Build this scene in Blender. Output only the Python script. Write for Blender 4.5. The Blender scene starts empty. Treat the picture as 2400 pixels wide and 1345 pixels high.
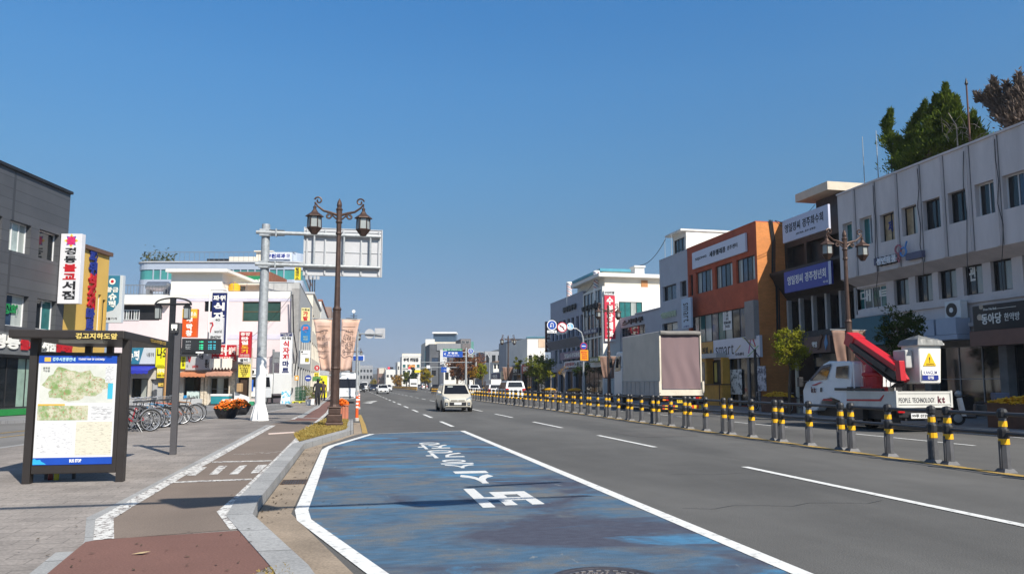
import bpy, math, random
from mathutils import Vector, Matrix
S = bpy.context.scene
COL = S.collection
R_ = math.radians
rnd = random.Random(7)

# ---------------------------------------------------------------- camera, sky, sun, exposure
F, H, P = 1800.0, 1.55, R_(6)                       # focal length in photo pixels, eye height, pitch
SH = 900 - 672.5 - F * math.tan(P)
A = math.atan(376 / F * math.cos(P))                # the street runs this far left of the view
FW = Vector((math.sin(A), math.cos(A), 0)); RT = Vector((math.cos(A), -math.sin(A), 0)); UP = Vector((0, 0, 1))
CF = FW * math.cos(P) + UP * math.sin(P); CU = -FW * math.sin(P) + UP * math.cos(P)
EYE = Vector((0, 0, H))
cd = bpy.data.cameras.new('camera'); cam = bpy.data.objects.new('camera', cd); COL.objects.link(cam)
cd.sensor_width = 36; cd.lens = 36 * F / 2400; cd.shift_y = SH / 2400; cd.clip_end = 20000; cd.clip_start = .05
cam.location = EYE; cam.rotation_euler = (R_(90) + P, 0, -A)
S.camera = cam
SUN_EL, SUN_AZ = R_(41), math.atan2(.43, -.90)      # azimuth clockwise from the street's direction
w = bpy.data.worlds.new('World'); S.world = w; w.use_nodes = True
nt = w.node_tree; nt.nodes.clear()
sky = nt.nodes.new('ShaderNodeTexSky'); sky.sky_type = 'NISHITA'; sky.sun_disc = False
sky.sun_elevation = SUN_EL; sky.sun_rotation = SUN_AZ; sky.altitude = 60; sky.air_density = 1.0; sky.dust_density = 0.6; sky.ozone_density = 3.0
bg = nt.nodes.new('ShaderNodeBackground'); bg.inputs[1].default_value = 0.105
wo = nt.nodes.new('ShaderNodeOutputWorld'); 
gc = nt.nodes.new('ShaderNodeTexCoord'); sx = nt.nodes.new('ShaderNodeSeparateXYZ'); cr = nt.nodes.new('ShaderNodeValToRGB'); mxs = nt.nodes.new('ShaderNodeMix')
mxs.data_type = 'RGBA'; mxs.blend_type = 'MULTIPLY'; mxs.inputs[0].default_value = 1        # autumn haze: greyer and dimmer towards the horizon
nt.links.new(gc.outputs['Generated'], sx.inputs[0]); nt.links.new(sx.outputs['Z'], cr.inputs[0])
el = cr.color_ramp.elements
for i, (ps, c) in enumerate(((0, (.40, .46, .76)), (.066, (.37, .40, .55)), (.121, (.40, .46, .55)), (.191, (.418, .566, .626)), (.271, (.451, .715, .807)), (.37, (.451, .845, 1.019)), (.456, (.39, .88, 1.143)), (.6, (.85, .95, .98)), (1, (1.15, 1.0, .88)))):
    e = el[i] if i < 2 else el.new(ps)
    e.position = ps; e.color = (*[v / 1.2 for v in c], 1)
nt.links.new(sky.outputs[0], mxs.inputs[6]); nt.links.new(cr.outputs[0], mxs.inputs[7]); nt.links.new(mxs.outputs[2], bg.inputs[0]); nt.links.new(bg.outputs[0], wo.inputs[0])
sd = bpy.data.lights.new('sun', 'SUN'); sd.energy = 4.2; sd.angle = R_(.5); sd.color = (1, .94, .84)
sun = bpy.data.objects.new('sun', sd); COL.objects.link(sun)
sv = Vector((math.sin(SUN_AZ) * math.cos(SUN_EL), math.cos(SUN_AZ) * math.cos(SUN_EL), math.sin(SUN_EL)))
sun.rotation_euler = sv.to_track_quat('Z', 'Y').to_euler(); sun.location = sv * 60
S.view_settings.view_transform = 'Standard'; S.view_settings.look = 'None'; S.view_settings.exposure = 0.72; S.view_settings.gamma = 1
try:
    S.render.filter_size = 1.15; S.cycles.use_denoising = True; S.cycles.max_bounces = 6; S.cycles.transparent_max_bounces = 6
except Exception: pass

# ---------------------------------------------------------------- where a point of the street lies
def ray(x, y): return RT * ((x - 1200) / F) + CU * ((672.5 + SH - y) / F) + CF
def G(x, y, z=0.0):
    d = ray(x, y); return EYE + d * ((z - H) / d.z)
class Fr:                                            # an upright plane: origin, direction to the viewer's right, normal
    def __init__(s, O, u): s.O = Vector(O); s.u = Vector(u).normalized(); s.n = s.u.cross(UP)
    def p(s, a, b, c=0): return s.O + s.u * a + UP * b + s.n * c
    def px(s, x, y, c=0):
        d = ray(x, y); o = s.O + s.n * c - EYE; t = o.dot(s.n) / d.dot(s.n); q = EYE + d * t - s.O
        return q.dot(s.u), q.z
    def rect(s, x0, y0, x1, y1, c=0):
        a0, b1 = s.px(x0, y0, c); a1, b0 = s.px(x1, y1, c); return [a0, a1, b0, b1]
def street_right(X): return Fr((X, 0, 0), (0, -1, 0))
def street_left(X): return Fr((X, 0, 0), (0, 1, 0))
def facing(v): return Fr(FW * v, RT)                 # square to the camera at depth v
def along(xc): return Fr(RT * xc, FW)                # runs away from the camera, xc to its side
def cross(Y): return Fr((0, Y, 0), (1, 0, 0))        # square to the street

# ---------------------------------------------------------------- materials
MATS = {}
def M(name, col, rough=.6, metal=0., var=.12, scale=2., bump=0., bscale=None, spec=.4, col2=None, emit=0, stretch=None, thr=None):
    if name in MATS: return MATS[name]
    m = bpy.data.materials.new(name); m.use_nodes = True; n = m.node_tree.nodes; L = m.node_tree.links
    b = n['Principled BSDF']; b.inputs['Roughness'].default_value = rough; b.inputs['Metallic'].default_value = metal
    b.inputs['Specular IOR Level'].default_value = spec
    c2 = col2 or tuple(min(1, c * (1 + var)) for c in col); c1 = col if col2 else tuple(c * (1 - var) for c in col)
    tc = n.new('ShaderNodeTexCoord'); src = tc.outputs['Object']
    if stretch:
        mp = n.new('ShaderNodeMapping'); mp.inputs['Scale'].default_value = stretch; L.new(src, mp.inputs[0]); src = mp.outputs[0]
    nz = n.new('ShaderNodeTexNoise'); nz.inputs['Scale'].default_value = scale; nz.inputs['Detail'].default_value = 6; nz.inputs['Roughness'].default_value = .65
    L.new(src, nz.inputs['Vector'])
    mx = n.new('ShaderNodeMix'); mx.data_type = 'RGBA'; mx.inputs[6].default_value = (*c1, 1); mx.inputs[7].default_value = (*c2, 1)
    rp = n.new('ShaderNodeMapRange'); lo, hi = thr or (.3, .7); rp.inputs[1].default_value = lo; rp.inputs[2].default_value = hi
    L.new(nz.outputs[0], rp.inputs[0]); L.new(rp.outputs[0], mx.inputs[0]); L.new(mx.outputs[2], b.inputs['Base Color'])
    if bump:
        n2 = n.new('ShaderNodeTexNoise'); n2.inputs['Scale'].default_value = bscale or scale * 8; n2.inputs['Detail'].default_value = 3; L.new(src, n2.inputs['Vector'])
        bp = n.new('ShaderNodeBump'); bp.inputs['Strength'].default_value = bump; bp.inputs['Distance'].default_value = .02
        L.new(n2.outputs[0], bp.inputs['Height']); L.new(bp.outputs[0], b.inputs['Normal'])
    if emit:
        b.inputs['Emission Color'].default_value = (*col, 1); b.inputs['Emission Strength'].default_value = emit
    MATS[name] = m; return m
def graph(name):
    m = bpy.data.materials.new(name); m.use_nodes = True; MATS[name] = m
    return m, m.node_tree.nodes, m.node_tree.links, m.node_tree.nodes['Principled BSDF']
def leafmat(name, c1, c2, trans=.35, scale=1.2):
    m, n, L, b = graph(name); n.remove(b)
    g = n.new('ShaderNodeNewGeometry'); nz = n.new('ShaderNodeTexNoise'); nz.inputs['Scale'].default_value = scale; nz.inputs['Detail'].default_value = 5
    L.new(g.outputs['Position'], nz.inputs['Vector'])
    mx = n.new('ShaderNodeMix'); mx.data_type = 'RGBA'; mx.inputs[6].default_value = (*c1, 1); mx.inputs[7].default_value = (*c2, 1)
    rp = n.new('ShaderNodeMapRange'); rp.inputs[1].default_value = .32; rp.inputs[2].default_value = .68
    L.new(nz.outputs[0], rp.inputs[0]); L.new(rp.outputs[0], mx.inputs[0])
    d = n.new('ShaderNodeBsdfDiffuse'); t = n.new('ShaderNodeBsdfTranslucent'); ms = n.new('ShaderNodeMixShader'); ms.inputs[0].default_value = trans
    L.new(mx.outputs[2], d.inputs[0]); L.new(mx.outputs[2], t.inputs[0]); L.new(d.outputs[0], ms.inputs[1]); L.new(t.outputs[0], ms.inputs[2])
    L.new(ms.outputs[0], n['Material Output'].inputs[0]); return m
def seams(m, kind, size, mortar, dark=.55, stagger=.5, frame=None):
    """adds joints (paving, brick, panels) to a material made by M: a brick texture multiplies its colour"""
    n = m.node_tree.nodes; L = m.node_tree.links; b = n['Principled BSDF']; src = b.inputs['Base Color'].links[0].from_socket
    tc = n.new('ShaderNodeTexCoord'); mp = n.new('ShaderNodeMapping'); L.new(tc.outputs['Object'], mp.inputs[0])
    if kind == 'wall_x': mp.inputs['Rotation'].default_value = (R_(90), 0, R_(-90))
    if kind == 'wall_y': mp.inputs['Rotation'].default_value = (R_(-90), 0, 0)
    if kind == 'ground' and frame: mp.inputs['Rotation'].default_value = (0, 0, frame)
    br = n.new('ShaderNodeTexBrick'); br.offset = stagger; br.inputs['Scale'].default_value = 1
    br.inputs['Brick Width'].default_value = size[0]; br.inputs['Row Height'].default_value = size[1]; br.inputs['Mortar Size'].default_value = mortar
    br.inputs['Color1'].default_value = (1, 1, 1, 1); br.inputs['Color2'].default_value = (.84, .84, .84, 1); br.inputs['Mortar'].default_value = (dark, dark, dark, 1)
    L.new(mp.outputs[0], br.inputs[0])
    mx = n.new('ShaderNodeMix'); mx.data_type = 'RGBA'; mx.blend_type = 'MULTIPLY'; mx.inputs[0].default_value = 1
    L.new(src, mx.inputs[6]); L.new(br.outputs[0], mx.inputs[7]); L.new(mx.outputs[2], b.inputs['Base Color']); return m
WHITE = M('white_paint', (.78, .77, .74), .45, var=.05)
BLACK = M('black_paint', (.018, .018, .02), .45, var=.3)
DARKMETAL = M('dark_metal', (.045, .045, .048), .45, .3, var=.2)
GREYMETAL = M('grey_metal', (.26, .27, .28), .45, .5, var=.15)
GALV = M('galvanised_steel', (.36, .38, .39), .5, .35, var=.25, scale=9)
CHROME = M('chrome', (.42, .42, .43), .3, .55, var=.15)
RUBBER = M('rubber', (.02, .02, .021), .8, var=.2)
GLASS = M('dark_glass', (.012, .015, .018), .06, var=.2, spec=.7)
CARGLASS = M('car_glass', (.008, .009, .012), .04, var=.1, spec=.6)
TEALGLASS = M('teal_glass', (.03, .14, .14), .1, var=.25, spec=.6)
PALEPANE = M('curtained_pane', (.35, .38, .36), .15, var=.35, scale=.8, spec=.6, stretch=(1, 1, .15))
INK = M('ink', (.012, .012, .015), .6, var=.1)
REDINK = M('red_ink', (.45, .012, .02), .5, var=.1)
BLUEINK = M('blue_ink', (.015, .03, .22), .5, var=.1)
GREENINK = M('green_ink', (.01, .22, .06), .5, var=.1)
YELLOW = M('yellow_board', (.80, .62, .03), .45, var=.06)
REDBOARD = M('red_board', (.42, .015, .025), .4, var=.08)
NAVY = M('navy_board', (.012, .02, .10), .4, var=.1)
WBOARD = M('white_board', (.70, .70, .69), .4, var=.05)
GREYBOARD = M('grey_board', (.42, .43, .44), .45, var=.06)
IVORY = M('ivory_ink', (.82, .80, .74), .5, var=.03)
WOOD = M('brown_wood', (.13, .055, .03), .6, var=.25, stretch=(1, 6, 6))
ORANGE_FL = M('orange_petals', (.75, .16, .01), .7, var=.35, scale=14)
YELLOW_FL = M('yellow_petals', (.70, .38, .01), .7, var=.35, scale=14)
LAMPGLASS = M('lamp_glass', (.30, .32, .31), .15, var=.15, spec=.6)
TANWALL = M('tan_wall', (.40, .36, .29), .8, var=.12)

# ---------------------------------------------------------------- mesh collector and objects
ROOTM = {}
class MB:
    def __init__(s): s.v = []; s.f = []; s.m = []; s.cur = 0
    def poly(s, pts, m=None):
        i = len(s.v); s.v += [tuple(p) for p in pts]; s.f.append(tuple(range(i, i + len(pts)))); s.m.append(s.cur if m is None else m); return s
    def hexa(s, b, t, m=None):                       # bottom ring, top ring (counter-clockwise seen from above)
        i = len(s.v); k = len(b); s.v += [tuple(p) for p in b] + [tuple(p) for p in t]; mm = s.cur if m is None else m
        s.f.append(tuple(i + j for j in reversed(range(k)))); s.f.append(tuple(i + k + j for j in range(k)))
        for j in range(k): s.f.append((i + j, i + (j + 1) % k, i + k + (j + 1) % k, i + k + j))
        s.m += [mm] * (k + 2); return s
    def box(s, x0, x1, y0, y1, z0, z1, m=None):
        return s.hexa([(x0, y0, z0), (x1, y0, z0), (x1, y1, z0), (x0, y1, z0)], [(x0, y0, z1), (x1, y0, z1), (x1, y1, z1), (x0, y1, z1)], m)
    def fbox(s, fr, a0, a1, b0, b1, c0, c1, m=None):  # box in a frame; c counts towards the viewer
        if c0 > c1: c0, c1 = c1, c0
        if a0 > a1: a0, a1 = a1, a0
        return s.hexa([fr.p(a0, b0, c1), fr.p(a1, b0, c1), fr.p(a1, b0, c0), fr.p(a0, b0, c0)], [fr.p(a0, b1, c1), fr.p(a1, b1, c1), fr.p(a1, b1, c0), fr.p(a0, b1, c0)], m)
    def fpoly(s, fr, pts, c0, c1, m=None):            # an outline in the plane, given thickness (counter-clockwise seen from the front)
        i = len(s.v); k = len(pts); s.v += [tuple(fr.p(a, b, c1)) for a, b in pts] + [tuple(fr.p(a, b, c0)) for a, b in pts]; mm = s.cur if m is None else m
        s.f.append(tuple(i + j for j in range(k))); s.f.append(tuple(i + k + j for j in reversed(range(k))))
        for j in range(k): s.f.append((i + j, i + k + j, i + k + (j + 1) % k, i + (j + 1) % k))
        s.m += [mm] * (k + 2); return s
    def prism(s, pts, z0, z1, m=None):
        a = sum(pts[i][0] * pts[(i + 1) % len(pts)][1] - pts[(i + 1) % len(pts)][0] * pts[i][1] for i in range(len(pts)))
        if a < 0: pts = pts[::-1]
        return s.hexa([(p[0], p[1], z0) for p in pts], [(p[0], p[1], z1) for p in pts], m)
    def tube(s, path, r, n=8, m=None):
        path = [Vector(p) for p in path]; k = len(path); rs = r if isinstance(r, (list, tuple)) else [r] * k; mm = s.cur if m is None else m
        i0 = len(s.v); ref = None
        for j, p in enumerate(path):
            t = (path[min(j + 1, k - 1)] - path[max(j - 1, 0)]).normalized()
            if ref is None: ref = Vector((1, 0, 0)) if abs(t.x) < .8 else Vector((0, 1, 0))
            a = (ref - t * ref.dot(t)).normalized(); b = t.cross(a); ref = a
            for q in range(n):
                an = 2 * math.pi * q / n; s.v.append(tuple(p + (a * math.cos(an) + b * math.sin(an)) * rs[j]))
        for j in range(k - 1):
            for q in range(n):
                s.f.append((i0 + j * n + q, i0 + j * n + (q + 1) % n, i0 + (j + 1) * n + (q + 1) % n, i0 + (j + 1) * n + q)); s.m.append(mm)
        s.f.append(tuple(i0 + q for q in reversed(range(n)))); s.f.append(tuple(i0 + (k - 1) * n + q for q in range(n))); s.m += [mm, mm]; return s
    def cyl(s, p0, p1, r0, r1=None, n=12, m=None): return s.tube([p0, p1], [r0, r0 if r1 is None else r1], n, m)
    def lathe(s, prof, c=(0, 0, 0), n=12, m=None, turn=0., sx=1, sy=1):
        i0 = len(s.v); mm = s.cur if m is None else m
        for r, z in prof:
            for q in range(n):
                an = 2 * math.pi * q / n + turn; s.v.append((c[0] + r * sx * math.cos(an), c[1] + r * sy * math.sin(an), c[2] + z))
        for j in range(len(prof) - 1):
            for q in range(n):
                s.f.append((i0 + j * n + q, i0 + j * n + (q + 1) % n, i0 + (j + 1) * n + (q + 1) % n, i0 + (j + 1) * n + q)); s.m.append(mm)
        k = len(prof); s.f.append(tuple(i0 + q for q in reversed(range(n)))); s.f.append(tuple(i0 + (k - 1) * n + q for q in range(n))); s.m += [mm, mm]; return s
    def ball(s, c, r, n=8, k=5, m=None, sz=1):
        return s.lathe([(max(.02 * r, r * math.sin(math.pi * j / k)), -r * sz * math.cos(math.pi * j / k)) for j in range(k + 1)], c, n, m)
    def ring(s, c, u, v, R, r, n=18, k=6, m=None):    # torus in the plane of u and v
        c = Vector(c); u = Vector(u); v = Vector(v); w_ = u.cross(v); i0 = len(s.v); mm = s.cur if m is None else m
        for j in range(n):
            an = 2 * math.pi * j / n; d = u * math.cos(an) + v * math.sin(an)
            for q in range(k):
                bn = 2 * math.pi * q / k; s.v.append(tuple(c + d * (R + r * math.cos(bn)) + w_ * (r * math.sin(bn))))
        for j in range(n):
            for q in range(k):
                s.f.append((i0 + j * k + q, i0 + j * k + (q + 1) % k, i0 + ((j + 1) % n) * k + (q + 1) % k, i0 + ((j + 1) % n) * k + q)); s.m.append(mm)
        return s
    def disc(s, fr, a, b, r, c0, c1, n=24, m=None):
        return s.fpoly(fr, [(a + r * math.cos(2 * math.pi * j / n), b + r * math.sin(2 * math.pi * j / n)) for j in range(n)], c0, c1, m)
    def build(s, name, mats, parent=None, local=False, smooth=False, bevel=0, seg=2, subd=0):
        me = bpy.data.meshes.new(name); vs = s.v
        if parent is not None and not local:
            im = ROOTM[parent.name].inverted(); vs = [tuple(im @ Vector(v)) for v in vs]
        me.from_pydata(vs, [], s.f); mats = mats if isinstance(mats, (list, tuple)) else [mats]
        for m in mats: me.materials.append(m)
        if len(mats) > 1: me.polygons.foreach_set('material_index', s.m)
        if smooth: me.polygons.foreach_set('use_smooth', [True] * len(me.polygons))
        me.update(); o = bpy.data.objects.new(name, me); COL.objects.link(o)
        ROOTM[o.name] = ROOTM[parent.name].copy() if parent is not None else Matrix()
        if parent is not None: o.parent = parent
        if bevel:
            b = o.modifiers.new('bevel', 'BEVEL'); b.width = bevel; b.segments = seg; b.limit_method = 'ANGLE'; b.angle_limit = R_(35)
        if subd:
            b = o.modifiers.new('subsurf', 'SUBSURF'); b.levels = subd; b.render_levels = subd
        return o
def tag(o, label=None, cat=None, group=None, kind=None):
    for k, v in (('label', label), ('category', cat), ('group', group), ('kind', kind)):
        if v: o[k] = v
    return o
def thing(name, label, cat, loc=(0, 0, 0), rz=0., group=None):
    o = bpy.data.objects.new(name, None); o.empty_display_size = .3; COL.objects.link(o)
    o.location = loc; o.rotation_euler = (0, 0, rz); ROOTM[o.name] = Matrix.Translation(Vector(loc)) @ Matrix.Rotation(rz, 4, 'Z')
    return tag(o, label, cat, group)
def dup(o, loc, rz, label=None, scale=None, parent=None):
    c = o.copy(); COL.objects.link(c)
    if parent is not None: c.parent = parent
    else:
        c.location = loc; c.rotation_euler = (0, 0, rz)
        if label: c['label'] = label
        if scale: c.scale = (scale,) * 3
        ROOTM[c.name] = Matrix.Translation(Vector(loc)) @ Matrix.Rotation(rz, 4, 'Z')
    for ch in list(o.children): dup(ch, None, 0, parent=c)
    return c
QUEUE = []                                           # all lettering is set at the end, weight by weight
tcu = bpy.data.curves.new('lettering', 'FONT'); tob = bpy.data.objects.new('lettering', tcu)
tcu.align_x = 'LEFT'; tcu.extrude = .05; tcu.resolution_u = 3; tcu.space_line = 3
def glyph_run(body, bold):
    tcu.body = body; tcu.offset = bold; me = bpy.data.meshes.new_from_object(tob)
    r = [tuple(v.co) for v in me.vertices], [tuple(p.vertices) for p in me.polygons]; bpy.data.meshes.remove(me); return r
def letters(parent, body, fr, rect, mat, c=.0, bold=.02, name='lettering', depth=.012, rot=0, slant=0):
    me = bpy.data.meshes.new(name); me.materials.append(mat); o = bpy.data.objects.new(name, me); COL.objects.link(o)
    if parent is not None: o.parent = parent
    QUEUE.append((me, ROOTM[parent.name].inverted() if parent is not None else None, body, fr, rect, c, bold, depth, rot)); return o
def set_lettering():
    ys = sorted({round(q[1], 3) for q in glyph_run('H\nH', 0)[0]}); d = ys[-1] - max(y for y in ys if y < ys[-1] - 1)
    for bold in sorted({q[6] for q in QUEUE}):
        chars = sorted({c for q in QUEUE if q[6] == bold for c in q[2] if c not in ' \n'}); v, f = glyph_run('\n'.join(chars), bold); gl = {c: ([], [], {}) for c in chars}
        for fc in f:
            k = min(len(chars) - 1, max(0, int(round((sum(v[i][1] for i in fc) / len(fc) - .35) / -d)))); vv, ff, mp = gl[chars[k]]; g = []
            for i in fc:
                if i not in mp: mp[i] = len(vv); vv.append((v[i][0], v[i][1] + k * d, v[i][2]))
                g.append(mp[i])
            ff.append(tuple(g))
        for me, im, body, fr, rect, c, b_, depth, rot in QUEUE:
            if b_ != bold: continue
            vs = []; fs = []
            for li, ln in enumerate(body.split('\n')):
                x = 0; run = []
                for ch in ln:
                    if ch == ' ': x += .33; continue
                    g = gl[ch]; w_ = max(q[0] for q in g[0]) if g[0] else .3; m0 = min(q[0] for q in g[0]) if g[0] else 0
                    run.append((x, g)); x += max(.95, w_ + .04) if ord(ch) > 0x2000 else w_ + m0 + .02
                for ox, g in run:
                    b = len(vs); vs += [(q[0] + ox - x / 2, q[1] - li * 1.08, q[2]) for q in g[0]]; fs += [tuple(b + i for i in fc) for fc in g[1]]
            x0 = min(q[0] for q in vs); x1 = max(q[0] for q in vs); y0 = min(q[1] for q in vs); y1 = max(q[1] for q in vs); out = []; a0, a1, b0, b1 = rect
            for x, y, z in vs:
                s_, t_ = (x - x0) / ((x1 - x0) or 1), (y - y0) / ((y1 - y0) or 1)
                if rot == 180: s_, t_ = 1 - s_, 1 - t_
                if rot == 90: s_, t_ = t_, 1 - s_
                p = fr.p(a0 + (a1 - a0) * s_, b0 + (b1 - b0) * t_, c + (depth if z > 0 else -.004)); out.append(tuple(im @ p) if im is not None else tuple(p))
            me.from_pydata(out, [], fs); me.update()
class Ground:                                        # a level plane as a frame for lettering on the road
    def __init__(s, x, y, z): s.x, s.y, s.z = x, y, z
    def p(s, a, b, c=0): return Vector((s.x + a, s.y + b, s.z + c))
def structure(mb, name, mats, **k): return tag(mb.build(name, mats, **k), kind='structure')
# ---------------------------------------------------------------- the ground, roads, pavements and their markings
def strip(mb, pts, wd, z, m=None, off=0.):
    pts = [Vector((p[0], p[1])) for p in pts]; L = []; Rr = []
    for i, p in enumerate(pts):
        d0 = (p - pts[i - 1]).normalized() if i else None; d1 = (pts[i + 1] - p).normalized() if i < len(pts) - 1 else None
        d = ((d0 or d1) + (d1 or d0)).normalized(); nn = Vector((-d.y, d.x)); k = 1 / max(.5, nn.dot(Vector((-(d1 or d0).y, (d1 or d0).x))))
        L.append(p + nn * (off + wd / 2) * k); Rr.append(p + nn * (off - wd / 2) * k)
    for i in range(len(pts) - 1):
        mb.poly([(Rr[i].x, Rr[i].y, z), (Rr[i + 1].x, Rr[i + 1].y, z), (L[i + 1].x, L[i + 1].y, z), (L[i].x, L[i].y, z)], m)
    return mb
def sheet(mb, pts, z, m=None):
    pts = [(p[0], p[1]) for p in pts]
    a = sum(pts[i][0] * pts[(i + 1) % len(pts)][1] - pts[(i + 1) % len(pts)][0] * pts[i][1] for i in range(len(pts)))
    if a < 0: pts = pts[::-1]
    return mb.poly([(x, y, z) for x, y in pts], m)
def gp(L, z=.13): return [(lambda q: (q.x, q.y))(G(x, y, z)) for x, y in L]
ASPH = M('asphalt', (.110, .107, .101), .85, var=.14, scale=.5, bump=.35, bscale=60)
def grain(m, sc=110, lo=.55, hi=1.25, cracks=0):     # stone grain, patches and cracks on a road surface
    n = m.node_tree.nodes; L = m.node_tree.links; b = n['Principled BSDF']; src = b.inputs['Base Color'].links[0].from_socket
    tc = n.new('ShaderNodeTexCoord'); nz = n.new('ShaderNodeTexNoise'); nz.inputs['Scale'].default_value = sc; nz.inputs['Detail'].default_value = 2
    L.new(tc.outputs['Object'], nz.inputs[0]); rp = n.new('ShaderNodeMapRange'); rp.inputs[1].default_value = .3; rp.inputs[2].default_value = .7; rp.inputs[3].default_value = lo; rp.inputs[4].default_value = hi
    L.new(nz.outputs[0], rp.inputs[0]); mx = n.new('ShaderNodeMix'); mx.data_type = 'RGBA'; mx.blend_type = 'MULTIPLY'; mx.inputs[0].default_value = 1
    L.new(src, mx.inputs[6]); L.new(rp.outputs[0], mx.inputs[7]); out = mx.outputs[2]
    if cracks:
        nz2 = n.new('ShaderNodeTexNoise'); nz2.inputs['Scale'].default_value = .35; nz2.inputs['Detail'].default_value = 8; nz2.inputs['Distortion'].default_value = .6
        mp = n.new('ShaderNodeMapping'); mp.inputs['Scale'].default_value = (1, .16, 1); L.new(tc.outputs['Object'], mp.inputs[0]); L.new(mp.outputs[0], nz2.inputs[0])
        r2 = n.new('ShaderNodeMapRange'); r2.inputs[1].default_value = .4; r2.inputs[2].default_value = .62; r2.inputs[3].default_value = 1 - cracks; r2.inputs[4].default_value = 1 + cracks * .4
        L.new(nz2.outputs[0], r2.inputs[0]); m2 = n.new('ShaderNodeMix'); m2.data_type = 'RGBA'; m2.blend_type = 'MULTIPLY'; m2.inputs[0].default_value = 1
        L.new(out, m2.inputs[6]); L.new(r2.outputs[0], m2.inputs[7]); out = m2.outputs[2]
    L.new(out, b.inputs['Base Color']); return m
grain(ASPH, 70, .72, 1.22, .22)
ASPH2 = grain(M('new_asphalt', (.108, .103, .097), .85, var=.12, scale=.6, bump=.3, bscale=60), 70, .75, 1.2, .15)
SIDEASPH = grain(M('side_asphalt', (.16, .155, .15), .9, var=.15, scale=.4), 50, .8, 1.2, .2)
BIKE = grain(M('brown_path', (.186, .146, .118), .9, var=.1, scale=.8), 60, .8, 1.18, .12)
REDP = grain(M('red_path', (.170, .086, .068), .9, var=.12, scale=.8), 60, .8, 1.18, .1)
PAVE = seams(grain(M('paving', (.275, .245, .222), .9, var=.26, scale=.7), 30, .78, 1.15, .25), 'ground', (.42, .21), .008, .62)
PAVE2 = seams(M('grey_paving', (.22, .22, .225), .9, var=.12, scale=.7), 'ground', (.3, .3), .008, .6)
KERB = seams(grain(M('kerb_stone', (.33, .33, .325), .85, var=.14, scale=1.2), 45, .8, 1.15), 'ground', (6, 1.0), .012, .45, 0)
GUTTER = grain(M('gutter_concrete', (.32, .255, .19), .9, var=.22, scale=1.1), 40, .75, 1.15, .2)
DIRT = M('earth_ground', (.22, .19, .15), .95, var=.2, scale=.05)
def worn(name, col, base, thr, sc=14):
    m = M(name, base, .75, col2=col, scale=sc, thr=thr); return m
LINE = worn('white_line', (.66, .66, .64), (.30, .30, .29), (.30, .46), 9)
LINEW = worn('worn_white_line', (.62, .61, .58), (.19, .165, .155), (.44, .50), 17)
YLINE = worn('yellow_line', (.46, .29, .06), (.24, .18, .09), (.36, .56), 9)
mb = MB(); sheet(mb, [(-2500, -300), (2500, -300), (2500, 4000), (-2500, 4000)], -.07); structure(mb, 'ground', DIRT)
mb = MB(); sheet(mb, [(-1.2, -40), (19.8, -40), (19.8, 900), (-1.2, 900)], 0); structure(mb, 'road', ASPH)
mb = MB(); sheet(mb, [(-90, -40), (-1.2, -40), (-1.2, 900), (-4.6, 900), (-4.6, 200), (-90, 200)], -.004); structure(mb, 'side_street', SIDEASPH)
mb = MB(); sheet(mb, [(.62, 25.0), (3.5, 25.9), (3.58, 420), (.6, 420)], .004); structure(mb, 'kerb_lane', ASPH2)
# bus bay: worn blue paint
m, n, L, b = graph('worn_blue_paint'); b.inputs['Roughness'].default_value = .8; b.inputs['Specular IOR Level'].default_value = .3
tc = n.new('ShaderNodeTexCoord')
def nz_(sc, st, det=6, dist=0., rough=.6):
    mp = n.new('ShaderNodeMapping'); mp.inputs['Scale'].default_value = st; mp.inputs['Rotation'].default_value = (0, 0, R_(-9)); q = n.new('ShaderNodeTexNoise')
    q.inputs['Scale'].default_value = sc; q.inputs['Detail'].default_value = det; q.inputs['Distortion'].default_value = dist; q.inputs['Roughness'].default_value = rough
    L.new(tc.outputs['Object'], mp.inputs[0]); L.new(mp.outputs[0], q.inputs[0]); return q.outputs[0]
def mixc(f, a, b_, lo, hi):
    rp = n.new('ShaderNodeMapRange'); rp.inputs[1].default_value = lo; rp.inputs[2].default_value = hi; L.new(f, rp.inputs[0])
    mx = n.new('ShaderNodeMix'); mx.data_type = 'RGBA'; L.new(rp.outputs[0], mx.inputs[0])
    for i, c in ((6, a), (7, b_)):
        if isinstance(c, tuple): mx.inputs[i].default_value = (*c, 1)
        else: L.new(c, mx.inputs[i])
    return mx.outputs[2]
grey = mixc(nz_(60, (1, 1, 1), 2), (.105, .106, .104), (.170, .168, .160), .3, .7)
blue = mixc(nz_(9, (.4, 1.2, 1), 6, .3), (.052, .094, .145), (.066, .135, .215), .35, .65)
worn_ = mixc(nz_(1.3, (.7, 1.1, 1), 10, .5, .72), blue, grey, .44, .64)
dusk = mixc(nz_(.42, (.8, 1, 1), 7, .9, .62), worn_, mixc(nz_(14, (.5, 1, 1), 5), (.050, .052, .075), (.070, .078, .108), .3, .7), .50, .60)
cyan = mixc(nz_(12, (.35, 1.2, 1), 6), (.045, .15, .265), (.075, .20, .33), .35, .65)
c2 = mixc(nz_(.6, (.42, 1.15, 1), 11, 1.1, .66), dusk, cyan, .545, .615)
L.new(mixc(nz_(5, (1, .35, 1), 8, 1.0), c2, (.19, .21, .22), .66, .74), b.inputs['Base Color'])
nb = n.new('ShaderNodeBump'); nb.inputs['Strength'].default_value = .25; nb.inputs['Distance'].default_value = .02; L.new(nz_(55, (1, 1, 1), 2), nb.inputs['Height']); L.new(nb.outputs[0], b.inputs['Normal'])
BAYL = [(1.35, 2.5), (.24, 6.59), (-.5, 9.3), (-.57, 10.0), (-.58, 19.0), (-.46, 20.1), (.66, 24.65)]
mb = MB(); sheet(mb, BAYL + [(3.6, 25.72), (3.6, -6), (1.35, -6)], .004); structure(mb, 'bus_bay', m)
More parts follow.
